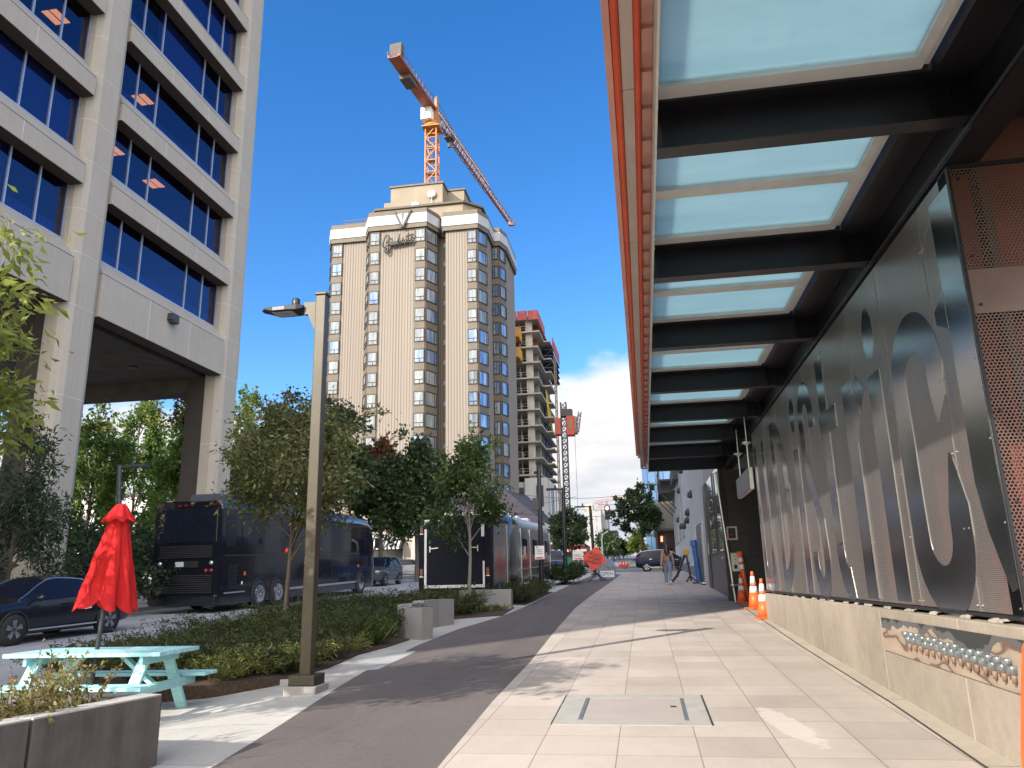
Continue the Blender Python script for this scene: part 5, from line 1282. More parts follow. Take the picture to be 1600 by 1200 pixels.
# ---- closed red parasol
UX, UY = -6.60, 8.80
um = thing('parasol', 'closed red patio parasol standing through the turquoise table', 'parasol', (UX, UY, gz(UY)))
def m_fab():
    t = NT('red_canvas'); p = t.pos(); f = t.noise(p, 120, 2); g_ = t.noise(p, 2.5, 4)
    c = t.mix(t.math('ADD', t.math('MULTIPLY', f, .4), t.math('MULTIPLY', g_, .5)), rgb(.50, .015, .018), rgb(.72, .035, .035))
    d = t.bsdf(c, .8, 0, t.bump(f, .1, .003), .2); tr = t.n('ShaderNodeBsdfTranslucent'); t.link(c, tr.inputs[0]); mx = t.n('ShaderNodeMixShader'); mx.inputs[0].default_value = .30
    t.link(d, mx.inputs[1]); t.link(tr.outputs[0], mx.inputs[2]); return t.done(mx.outputs[0])
m_rc = m_fab()
zt_u = A(187, 787, UY)[2]; 
lean = Vector((A(190, 790, UY)[0]-A(158, 1085, UY)[0], 0, 0)).x
def ux(z): return UX-.03+(z-gz(UY))*.075
b = MB(); b.tube([(ux(gz(UY)), UY, gz(UY)-.16), (ux(1.5), UY, 1.5), (ux(zt_u-.1), UY, zt_u-.1)], .026, 12); b.build('pole', m_darkgrey, um)
b = MB(); nseg = 96; rings = []
zb1, zt1 = 1.42, zt_u-.14
for i in range(15):
    f = i/14; z = zt1+(zb1-zt1)*f
    rad = .095+.215*f**.95
    ring = []
    for k in range(nseg):
        a = 2*PI*k/nseg; fold = 1.7*abs(math.cos(4*a+.55))**.7-1.0; depth = .12+.40*f
        if fold < 0: depth *= .8
        r_ = rad*(1+depth*fold*(.55 if i < 14 else .6)+.035*math.sin(13*a+6*f)*f+.025*math.sin(21*a-11*f+2)+.03*math.sin(5*a+17*f)*(1-f))
        zz = z-(.075*fold if i == 14 else (.03*fold if i == 13 else 0))-.10*f*f*max(0, math.cos(a*1-.4))*.6+.02*math.sin(3*a)*f
        ring.append((ux(z)+r_*math.cos(a)*1.02+.02*f, UY+r_*math.sin(a)*.85, zz))
    rings.append(ring)
b.add([v for r_ in rings for v in r_], [(i*nseg+k, i*nseg+(k+1) % nseg, (i+1)*nseg+(k+1) % nseg, (i+1)*nseg+k) for i in range(14) for k in range(nseg)], 0, True)
b.build('canopy', m_rc, um)
b = MB(); rings = []
for i, (rad, z) in enumerate(((.015, zt_u), (.06, zt_u-.015), (.10, zt_u-.07), (.145, zt_u-.15), (.20, zt_u-.22))):
    rings.append([(ux(z)+rad*(1+.12*(i/4)*math.cos(8*2*PI*k/nseg))*math.cos(2*PI*k/nseg), UY+rad*(1+.12*(i/4)*math.cos(8*2*PI*k/nseg))*math.sin(2*PI*k/nseg)*.9, z-(.02*math.cos(8*2*PI*k/nseg) if i == 4 else 0)) for k in range(nseg)])
b.add([v for r_ in rings for v in r_], [(i*nseg+k, i*nseg+(k+1) % nseg, (i+1)*nseg+(k+1) % nseg, (i+1)*nseg+k) for i in range(4) for k in range(nseg)], 0, True)
b.build('vent_cap', m_rc, um)
b = MB(); b.tube([(ux(1.9)+.06, UY-.215, 2.06), (ux(1.9)-.03, UY-.245, 1.95), (ux(1.9)-.01, UY-.265, 1.82), (ux(1.9)-.06, UY-.285, 1.66), (ux(1.9)-.04, UY-.30, 1.55)], .020, 6); b.build('tie_strap', m_rc, um)
b = MB(); b.tube([(ux(1.48), UY-.03, 1.50), (ux(1.48)-.10, UY-.10, 1.49), (ux(1.48)-.105, UY-.10, 1.40), (ux(1.48)-.17, UY-.12, 1.39)], .011, 6); b.build('crank_handle', m_white, um)
b = MB(); b.lathe([(.24, 0), (.24, .05), (.06, .09), (.04, .25)], 20, (ux(gz(UY)), UY, gz(UY)-.17)); b.build('base', m_darkgrey, um)

# ---- planter in the foreground
pn = thing('concrete_planter', 'dark stained concrete planter wall in the left foreground with dry shrubs', 'planter', (-4.6, 4.5, gz(4.5)))
m_pl = concrete('stained_planter_concrete', rgb(.125, .112, .106), .32, .26, .4); m_plt = concrete('planter_coping', rgb(.42, .40, .37), .12, .05, .4)
def hxs(b, p4, z0, z1): b.hexa([(x, y, gz(y)-.2 if z0 is None else z0) for x, y in p4]+[(x, y, z1) for x, y in p4])
segs = [((-4.03, 6.25), (-4.237, 5.095)), ((-4.241, 5.065), (-4.55, 3.3)), ((-4.553, 3.285), (-4.85, 1.6))]
for (x0, y0), (x1, y1) in segs:
    b = MB(); d = Vector((x1-x0, y1-y0, 0)).normalized(); nn = Vector((d.y, -d.x, 0))*.20
    hxs(b, [(x0, y0), (x1, y1), (x1+nn.x, y1+nn.y), (x0+nn.x, y0+nn.y)], None, .735); o = b.build('wall_segment', m_pl, pn, bevel=.008)
    b = MB(); b.hexa([(x, y, .737) for x, y in [(x0-.004, y0+.002), (x1-.004, y1+.0), (x1+nn.x, y1+nn.y), (x0+nn.x, y0+nn.y)]]+[(x, y, .749) for x, y in [(x0-.004, y0+.002), (x1-.004, y1), (x1+nn.x, y1+nn.y), (x0+nn.x, y0+nn.y)]]); b.build('coping', m_plt, o)
b = MB(); hxs(b, [(-4.235, 6.285), (-4.03, 6.252), (-4.03, 6.256), (-4.235, 6.29)], None, .734)
hxs(b, [(-5.6, 6.55), (-4.24, 6.285), (-4.205, 6.095), (-5.56, 6.36)], None, .742); b.build('end_wall', m_pl, pn)
b = MB(); b.slab([(-4.25, 6.08), (-5.5, 6.35), (-5.6, 1.7), (-5.1, 1.6), (-4.5, 4.8)], .42, .1); b.build('soil', M('planter_soil', rgb(.05, .036, .026), .95, 0, .4, 20, .7, 40), pn)

# ---- curved seat wall, three blocks
sw = thing('curved_seat_wall', 'low curved concrete seat wall of three blocks at the bed edge', 'wall', (-5.1, 17, gz(17)))
m_sw = concrete('seat_wall_concrete', rgb(.25, .245, .24), .12, .16, .25)
P_ = [(-4.42, 15.35), (-4.85, 15.62), (-5.18, 16.15), (-5.32, 16.9), (-5.28, 17.6), (-5.10, 18.25), (-4.85, 18.8)]
for (i0_, i1_, h) in ((0, 2, .60), (2, 4, .62), (4, 6, .62)):
    b = MB(); pts = P_[i0_:i1_+1]
    for (x0, y0), (x1, y1) in zip(pts[:-1], pts[1:]):
        d = Vector((x1-x0, y1-y0, 0)).normalized(); nn = Vector((d.y, -d.x, 0))*.30
        b.hexa([(x0, y0, gz(y0)-.2), (x1, y1, gz(y1)-.2), (x1+nn.x, y1+nn.y, gz(y1)-.2), (x0+nn.x, y0+nn.y, gz(y0)-.2)]+[(x0, y0, gz(pts[0][1])+h), (x1, y1, gz(pts[0][1])+h), (x1+nn.x, y1+nn.y, gz(pts[0][1])+h), (x0+nn.x, y0+nn.y, gz(pts[0][1])+h)])
    b.build('block', m_sw, sw)
pb_ = thing('planter_box', 'straight pale concrete planter wall behind the slim pavement tree', 'planter', (-4.8, 23.6, gz(23.6)))
b = MB(); b.hexa([(-5.57, 23.55, gz(23)-.1), (-3.98, 23.35, gz(23)-.1), (-3.98, 23.68, gz(23)-.1), (-5.57, 23.88, gz(23)-.1), (-5.57, 23.55, 1.36), (-3.98, 23.35, 1.36), (-3.98, 23.68, 1.36), (-5.57, 23.88, 1.36)]); b.build('wall_segment', m_sw, pb_, bevel=.012)
b = MB(); b.hexa([(-5.61, 23.55, gz(23)-.1), (-5.575, 23.54, gz(23)-.1), (-5.575, 24.6, gz(23)-.1), (-5.61, 24.6, gz(23)-.1), (-5.61, 23.55, 1.35), (-5.575, 23.54, 1.35), (-5.575, 24.6, 1.35), (-5.61, 24.6, 1.35)]); b.build('end_wall', m_sw, pb_)

# ---- traffic cones
def cone(x, y, s, label, rz=0.0):
    root = thing('traffic_cone', label, 'cone', (x, y, gz(y)), rz, 'orange traffic cones by the wall')
    b = MB(); b.box(-.19*s, .19*s, -.19*s, .19*s, 0, .035*s); b.build('base', m_orange, root, world=False, bevel=.012)
    def r_(z): return .135*s*(1-z/(.93*s))+.018
    for z0, z1, nm, mt in ((.035, .36, 'body', m_orange), (.36, .50, 'reflective_band', m_reflwhite), (.50, .57, 'body', m_orange), (.57, .73, 'reflective_band', m_reflwhite), (.73, .84, 'tip', m_orange)):
        b = MB(); z0 *= s; z1 *= s; b.lathe([(r_(z0), z0), (r_(z1), z1)], 24, (0, 0, 0)); b.build(nm, mt, root, world=False)
    return root
cone(2.64, 19.15, 1.06, 'nearest orange cone at the end of the concrete base', .2)
cone(2.83, 22.1, 1.16, 'middle orange cone just behind the nearest cone', .5)
cone(2.80, 24.6, .98, 'dull orange cone leaning beside the tall orange post', .1)
e = thing('delineator_post', 'tall orange tubular post with white bands against the dark tiled wall', 'post', (2.98, 24.75, gz(24.7)))
def dl(f): return (2.98-.12*f, 24.75, gz(24.7)+1.48*f)
b = MB(); b.lathe([(.17, 0), (.16, .05), (.075, .06)], 20, (2.98, 24.75, gz(24.7))); b.build('base', m_rubber, e)
b = MB()
for f0, f1, mt, nm in ((.03, .66, m_orange, 'tube'), (.66, .745, m_reflwhite, 'reflective_band'), (.745, .80, m_orange, 'tube'), (.80, .88, m_reflwhite, 'reflective_band'), (.88, .93, m_orange, 'tube')):
    b = MB(); b.cyl(dl(f0), dl(f1), .078-.012*f0, .078-.012*f1, 20); b.build(nm, mt, e)
b = MB(); b.ball(dl(.96), .095, .06, .09); b.build('top_loop', m_orange, e)
# orange barrier drum at the right edge
e = thing('orange_barrier', 'rounded orange plastic barrier at the right edge against the concrete base', 'barrier', (2.75, 6.15, gz(6.1)))
b = MB(); n = 10; pr = []
for x0, x1, z in ((2.36, 3.1, gz(6)-.0), (2.38, 3.08, .42), (2.445, 3.0, .8), (2.50, 2.95, 1.08), (2.535, 2.90, 1.15), (2.62, 2.8, 1.18)): pr.append([(x0, 5.75, z), (x1, 5.75, z), (x1, 6.05, z), (x0, 6.05, z)])
b.add([v for r_ in pr for v in r_], [(i*4+k, i*4+(k+1) % 4, (i+1)*4+(k+1) % 4, (i+1)*4+k) for i in range(5) for k in range(4)]+[(20, 21, 22, 23)]); o = b.build('barrier_body', m_orange, e, bevel=.05, seg=4)

# ---- signs along the path
m_sorg = M('sign_orange', rgb(.66, .07, .035), .5, 0, .08, 5)
def text(s, size, loc, rot, mat, parent, name='lettering', extrude=.002):
    cu = bpy.data.curves.new(name, 'FONT'); cu.body = s; cu.size = size; cu.align_x = 'CENTER'; cu.align_y = 'CENTER'; cu.extrude = extrude; cu.space_line = .85
    cu.materials.append(mat); o0 = bpy.data.objects.new(name, cu); COL.objects.link(o0); dg = bpy.context.evaluated_depsgraph_get(); me = bpy.data.meshes.new_from_object(o0.evaluated_get(dg)); bpy.data.objects.remove(o0); o = bpy.data.objects.new(name, me); COL.objects.link(o); o.location = loc; o.rotation_euler = rot; _attach(o, parent, True); return o
c0 = A(929, 873, 44.0)
rs = thing('road_work_sign', 'tilted orange diamond road work sign on a folding stand', 'sign', (c0[0], 44.0, gz(44)))
R_ = .70; tl_ = math.radians(-14)
dia = [(c0[0]+R_*math.cos(tl_+a), 44.0, c0[2]+R_*math.sin(tl_+a)) for a in (0, PI/2, PI, 3*PI/2)]
b = MB(); b.prism(dia, (0, .02, 0)); b.build('face', m_sorg, rs, bevel=.004)
m_lett = M('sign_black', rgb(.02, .02, .02), .6)
text('ROAD\nWORK\nAHEAD', .25, (c0[0]+.01, 43.985, c0[2]), (PI/2, -tl_-math.radians(14)+math.radians(16), 0), m_lett, rs)
b = MB(); b.bar((c0[0]+.15, 44.06, c0[2]-.5), (c0[0]+.25, 44.1, gz(44)), .04); b.bar((c0[0]+.1, 44.06, gz(44)+.45), (c0[0]-.35, 43.7, gz(44)), .04); b.bar((c0[0]+.1, 44.06, gz(44)+.45), (c0[0]+.62, 43.8, gz(44)), .04); b.bar((c0[0]+.1, 44.06, gz(44)+.45), (c0[0]+.4, 44.6, gz(44)), .04); b.build('stand', m_darkgrey, rs)
c1 = A(948, 888, 46.5)
os_ = thing('open_sign', 'blue and white sidewalk board reading OPEN beside the bike path', 'sign', (c1[0], 46.5, gz(46.5)))
b = MB(); n = 10
prof = [(-.42, 0), (.46, 0), (.50, .75), (.40, 1.05), (.18, 1.18), (-.1, 1.18), (-.38, 1.05), (-.48, .75)]
b.prism([(c1[0]+x, 46.5, gz(46.5)+z*.98) for x, z in prof], (0, .55, 0)); b.build('board', M('sign_blue_grey', rgb(.16, .21, .33), .5, 0, .15, 3), os_, bevel=.03)
b = MB(); b.box(c1[0]-.40, c1[0]+.42, 46.485, 46.498, gz(46.5)+.14, gz(46.5)+.50); b.build('white_panel', m_white, os_)
b = MB(); b.box(c1[0]-.46, c1[0]+.47, 46.485, 46.498, gz(46.5)+.55, gz(46.5)+.74); b.build('picture_band', M('sign_picture_band', rgb(.22, .20, .17), .5, 0, .7, 7), os_)
text('OPEN', .30, (c1[0], 46.48, gz(46.5)+.32), (PI/2, 0, 0), M('sign_blue', rgb(.04, .09, .40), .5), os_)
e = thing('street_barricade', 'orange and white striped barricade drums far down the street', 'barricade', (-2.6, 66, gz(61)))
q = A(974, 880, 84.0)
b = MB(); b.box(q[0]-.5, q[0]+.5, 84.0, 84.3, gz(84, -.16), gz(84)+.55); o = b.build('board', m_sorg, e, bevel=.03)
b = MB()
for k in (-.42, -.08, .22): b.box(q[0]+k, q[0]+k+.16, 83.98, 83.995, gz(84)+.2, gz(84)+.48)
b.build('stripe', m_white, o)
def notice(x, y, ztop, w_, h, zpost, label, parent_label=None):
    r_ = thing('notice_sign', label, 'sign', (x, y, gz(y)))
    b = MB(); b.cyl((x, y, gz(y)), (x, y, zpost), .03, n=8); b.build('post', m_alu, r_)
    b = MB(); b.box(x-w_/2, x+w_/2, y-.045, y-.033, ztop-h, ztop); o = b.build('plate', m_white, r_)
    b = MB()
    for k in range(3): b.box(x-w_*.35, x+w_*(.35-.1*(k % 2)), y-.050, y-.0455, ztop-h*(.36+.13*k), ztop-h*(.32+.13*k))
    b.build('small_print', M('print_grey', rgb(.25, .25, .30), .6), o)
    b = MB(); b.box(x-w_*.36, x+w_*.36, y-.050, y-.0455, ztop-h*.93, ztop-h*.80); b.build('red_line', m_sorg, o)
    return r_
q = A(903, 860, 44.97); notice(q[0], 44.97, A(903, 862, 44.97)[2], .62, .46, A(903, 866, 44.97)[2], 'small white sign on its own thin post by the far hedge')
# ---- lamp posts with heads further along
def lamp(base, top, headdir, hl, label, mat_=m_black, r=.07, name='street_lamp', extra=None):
    r_ = thing(name, label, 'street lamp', base)
    b = MB(); b.cyl(base, top, r*1.1, r*.9, 10); b.build('post', mat_, r_)
    b = MB(); b.lathe([(r*2.6, 0), (r*2.6, .06), (r*1.2, .12)], 12, base); b.build('base_cover', mat_, r_)
    t_ = Vector(top); h = Vector(headdir).normalized(); s_ = h.cross(Vector((0, 0, 1)))
    b = MB(); b.bar(t_+Vector((0, 0, -.1)), t_+h*hl*.45+Vector((0, 0, -.05)), .07, .09); b.build('arm', mat_, r_)
    b = MB(); b.obox(t_+h*hl*.72+Vector((0, 0, -.05)), h*hl*.30, s_*.15, (0, 0, .05)); b.cyl(t_+h*hl*.5, t_+h*hl*.5+Vector((0, 0, .18)), .05, n=8); b.build('lamp_head', mat_, r_)
    return r_
bq = G(847, 925); tq = A(842, 735, bq[1])
l1 = lamp((bq[0], bq[1], gz(bq[1])), (tq[0], tq[1], tq[2]), (-.3, 1, 0), .5, 'black lamp post carrying a white notice beside the silver caravan', r=.10)
zz = A(844, 853, bq[1])[2]; xx = A(844, 870, bq[1])[0]
b = MB(); b.box(xx-.20, xx+.20, bq[1]-.14, bq[1]-.125, zz-.56, zz); o = b.build('notice', m_white, l1)
b = MB()
for k in range(3): b.box(xx-.12, xx+.12, bq[1]-.146, bq[1]-.1405, zz-.18-.08*k, zz-.15-.08*k)
b.box(xx-.14, xx-.05, bq[1]-.146, bq[1]-.1405, zz-.09, zz-.03); b.build('small_print', M('print_grey', rgb(.25, .25, .30), .6), o)
b = MB(); b.box(xx-.15, xx+.15, bq[1]-.146, bq[1]-.1405, zz-.53, zz-.47); b.build('red_line', m_sorg, o)
q = A(838, 787, bq[1]); b = MB(); b.box(q[0]-.16, q[0]+.12, bq[1]-.15, bq[1]+.1, q[2]-.28, q[2]+.24); b.build('control_box', m_darkgrey, l1)
bq = G(884, 913); tq = A(880, 762, bq[1])
lamp((bq[0], bq[1], gz(bq[1])), tuple(tq), (-1, .2, 0), .9, 'black lamp post right of the silver caravan with arm reaching left', r=.11)
bq = G(929, 897); tq = A(920, 792, bq[1]); bq = (A(929, 880, 56)[0], 56.0, gz(56)); tq = A(922, 790, 56)
lamp(bq, tuple(tq), (-1, .1, 0), 1.1, 'black lamp post behind the orange diamond sign', r=.11)
bq = A(186, 900, 29.0); tq = A(187, 727, 29.0)
lamp((bq[0], 29.0, gz(29, -.05)), tuple(tq), (1, .1, 0), 1.15, 'dark lamp post seen above the red parasol under the office block', mat_=m_darkgrey, r=.10)
bq = A(657, 850, 57.0); tq = A(655, 716, 57.0)
bl = lamp((bq[0], 57.0, gz(57, -.2)), tuple(tq), (.8, .4, 0), 1.2, 'tall blue-grey lamp post in front of the hotel', mat_=M('blue_grey_post', rgb(.16, .20, .30), .5), r=.17)
q = A(652, 792, 56.8); b = MB(); b.box(q[0]-.75, q[0]+.75, 56.75, 56.79, q[2]-.17, q[2]+.17); b.build('street_name_plate', M('name_plate_blue', rgb(.05, .12, .26), .5), bl)
q = A(942, 858, 64.0); tq = A(946, 835, 64.0)
e = thing('street_lamp', 'pale curved-arm lamp post right behind the orange diamond sign', 'street lamp', (q[0], 64.0, gz(64)))
b = MB(); b.tube([(q[0], 64, gz(64)), (q[0]-.05, 64, tq[2]-.4), (q[0]+.05, 64, tq[2]), (q[0]+.5, 64, tq[2]+.25)], .07, 8); b.build('post', m_alu, e)
# ---- traffic signals
q = A(949, 801, 70.0)
e = thing('traffic_light', 'red traffic light hanging over the crossing from span wires', 'traffic light', tuple(q))
b = MB(); b.box(q[0]-.24, q[0]+.24, 69.85, 70.15, q[2]-.62, q[2]+.62); b.cyl((q[0], 70, q[2]+.62), (q[0], 70, q[2]+.95), .04, n=6); b.build('housing', M('signal_dark', rgb(.045, .028, .022), .6), e, bevel=.03)
for k, mt in ((.38, EM('signal_red_lit', rgb(1, .25, .12), 6)), (0, m_black), (-.38, m_black)):
    b = MB(); b.lathe([(.14, 0), (.13, -.02), (.02, -.03)], 16, (q[0], 69.845, q[2]+k), axis='y'); b.build('lens', mt, e)
q = A(1036, 843, 60.5)
e = thing('pedestrian_signal', 'red hand pedestrian signal under the beige overhang', 'signal', tuple(q))
b = MB(); b.box(q[0]-.24, q[0]+.24, 60.35, 60.6, q[2]-.28, q[2]+.28); b.bar((q[0]+.24, 60.5, q[2]), (q[0]+.5, 60.5, q[2]), .06); b.build('housing', m_black, e)
b = MB(); b.bar((q[0]-.1, 60.34, q[2]-.16), (q[0]-.1, 60.34, q[2]+.12), .14, .02, up=(0, 1, 0))
for k in range(3): b.bar((q[0]-.14+.05*k, 60.34, q[2]+.1), (q[0]-.14+.055*k, 60.34, q[2]+.24), .035, .02, up=(0, 1, 0))
b.build('hand_symbol', EM('signal_hand_lit', rgb(1, .12, .06), 3), e)
e = thing('span_wires', 'thin overhead wires across the crossing', 'wires', (-2, 70, 12))
for (x0, y0, x1, y1, d0, d1, sag) in ((800, 771, 1005, 768, 58, 74, .5), (880, 792, 1010, 790, 70, 70, .35), (935, 788, 1010, 780, 66, 90, .2), (800, 801, 1000, 800, 60, 78, .4), (640, 790, 900, 776, 60, 66, .6)):
    p0, p1 = Vector(A(x0, y0, d0)), Vector(A(x1, y1, d1)); b = MB(); pts = []
    for k in range(13): f = k/12; v = p0.lerp(p1, f); v.z -= sag*4*f*(1-f); pts.append(v)
    b.tube(pts, .022, 4); b.build('wire', m_darkgrey, e)
# ---- bins and barriers
for i, (px, lab) in enumerate(((877, 'left green wheeled bin behind the dark lamp post'), (889, 'right green wheeled bin behind the dark lamp post'))):
    q = A(px, 872, 59); r_ = thing('wheeled_bin', lab, 'bin', (q[0], 59, gz(59)), 0, 'green bins by the crossing')
    b = MB(); b.hexa([(-.26, -.3, .06), (.26, -.3, .06), (.26, .3, .06), (-.26, .3, .06), (-.33, -.36, 1.15), (.33, -.36, 1.15), (.33, .36, 1.15), (-.33, .36, 1.15)]); b.build('body', M('bin_green', rgb(.03, .26, .11), .5), r_, world=False)
    b = MB(); b.box(-.35, .35, -.39, .38, 1.155, 1.24); b.build('lid', M('bin_lid', rgb(.02, .16, .07), .5), r_, world=False, bevel=.02)
    b = MB(); b.cyl((-.3, .34, .12), (.3, .34, .12), .12, n=12); b.build('wheel', m_rubber, r_, world=False)
e = thing('blue_post', 'blue padded post standing against the grey hoarding door', 'post', (2.45, 38.8, gz(38.8)))
b = MB(); b.tube([(2.52, 38.8, gz(38.8)+.04), (2.40, 38.8, gz(38.8)+1.75)], .13, 12); b.tube([(2.40, 38.8, gz(38.8)+1.76), (2.37, 38.8, gz(38.8)+2.02)], [.19, .15], 10); b.build('padded_post', M('vinyl_blue', rgb(.035, .11, .33), .5, 0, .2, 6), e)
b = MB(); b.box(2.2, 2.75, 38.5, 39.1, gz(38.8)-.01, gz(38.8)+.05); b.build('base', m_black, e)
e = thing('sawhorse_barrier', 'folded grey barrier with a yellow top leaning beside the blue post', 'barrier', (1.9, 41, gz(41)))
b = MB(); z0 = gz(41); b.bar((1.55, 41, z0+.25), (2.05, 41.2, z0+1.35), .14, .10); b.bar((1.30, 40.9, z0), (1.6, 41, z0+.35), .10); b.bar((2.12, 41.1, z0+1.3), (2.25, 40.8, z0+.05), .07); b.bar((2.2, 40.8, z0+.3), (2.5, 40.5, z0), .05); b.bar((2.2, 40.8, z0+.3), (2.0, 40.3, z0), .05); b.build('frame', m_darkgrey, e)
b = MB(); b.box(1.98, 2.24, 41.0, 41.25, z0+1.30, z0+1.62); b.build('yellow_top', M('barrier_yellow', rgb(.50, .30, .06), .6), e, bevel=.03)
b = MB(); b.box(2.24, 2.46, 40.6, 40.64, z0+.75, z0+1.3); b.build('paper_notice', M('notice_blue_white', rgb(.38, .46, .60), .7), e)
# ================================================================ PLANTS
m_bark = M('grey_bark', rgb(.10, .082, .066), .9, 0, .3, 8, .5, 30, local=False, stretch=(1, 1, .2))
m_bark2 = M('pale_bark', rgb(.20, .18, .155), .9, 0, .25, 8, .4, 30, stretch=(1, 1, .2))
m_bark3 = M('brown_bark', rgb(.105, .078, .056), .9, 0, .25, 8, .4, 30, stretch=(1, 1, .2))
m_twig = M('brown_twig', rgb(.13, .085, .05), .9, 0, .2, 9)
lf_mid = leafmat('leaf_mid_green', rgb(.040, .050, .018), rgb(.20, .215, .07), rgb(.15, .07, .025), .012)
lf_dark = leafmat('leaf_dark_green', rgb(.018, .032, .014), rgb(.075, .115, .04))
lf_maple = leafmat('leaf_maple', rgb(.028, .06, .016), rgb(.15, .24, .05), rgb(.30, .24, .03), .04, trans=.55)
lf_lit = leafmat('leaf_yellow_green', rgb(.07, .10, .015), rgb(.26, .29, .06), None, 0, trans=.4)
lf_red = leafmat('leaf_autumn_red', rgb(.07, .02, .010), rgb(.22, .065, .03))
lf_fern = leafmat('leaf_fern_dark', rgb(.014, .026, .014), rgb(.05, .078, .04))
lf_jun = leafmat('juniper_needles', rgb(.020, .028, .011), rgb(.085, .10, .03), rgb(.10, .065, .02), .04)
lf_jlt = leafmat('juniper_tips', rgb(.07, .09, .018), rgb(.24, .26, .07), rgb(.26, .19, .07), .08)
lf_grass = leafmat('grass_blades', rgb(.04, .07, .012), rgb(.14, .19, .035))
lf_gold = leafmat('leaf_gold', rgb(.16, .12, .015), rgb(.34, .25, .04))
lf_dry = leafmat('dry_shrub_leaf', rgb(.09, .085, .02), rgb(.28, .26, .09), rgb(.30, .18, .08), .12)
def leaf_obj(name, P0, D, Lh, Wd, mat_, parent=None, seed=1, fold=.18):
    """P0 (n,3) leaf bases, D (n,3) directions; makes folded four-sided leaves"""
    rg_ = np.random.default_rng(seed); n = len(P0)
    D = D/np.maximum(np.linalg.norm(D, axis=1, keepdims=True), 1e-6)
    R0 = rg_.normal(size=(n, 3)); S = np.cross(D, R0); S /= np.maximum(np.linalg.norm(S, axis=1, keepdims=True), 1e-6)
    N_ = np.cross(S, D)
    Ls = (Lh*rg_.uniform(.45, 1.45, n))[:, None]; Ws = Ls*Wd
    v = np.empty((n, 4, 3)); mid = P0+D*Ls*.48+N_*Ls*fold
    v[:, 0] = P0; v[:, 1] = mid+S*Ws*.5; v[:, 2] = P0+D*Ls; v[:, 3] = mid-S*Ws*.5
    me = bpy.data.meshes.new(name); me.vertices.add(n*4); me.vertices.foreach_set('co', v.reshape(-1).astype(np.float32))
    me.loops.add(n*4); me.loops.foreach_set('vertex_index', np.arange(n*4, dtype=np.int32))
    me.polygons.add(n); me.polygons.foreach_set('loop_start', np.arange(0, n*4, 4, dtype=np.int32)); me.polygons.foreach_set('loop_total', np.full(n, 4, dtype=np.int32))
    me.materials.append(mat_); me.update(calc_edges=True); me.validate()
    o = bpy.data.objects.new(name, me); COL.objects.link(o); _attach(o, parent, True); return o
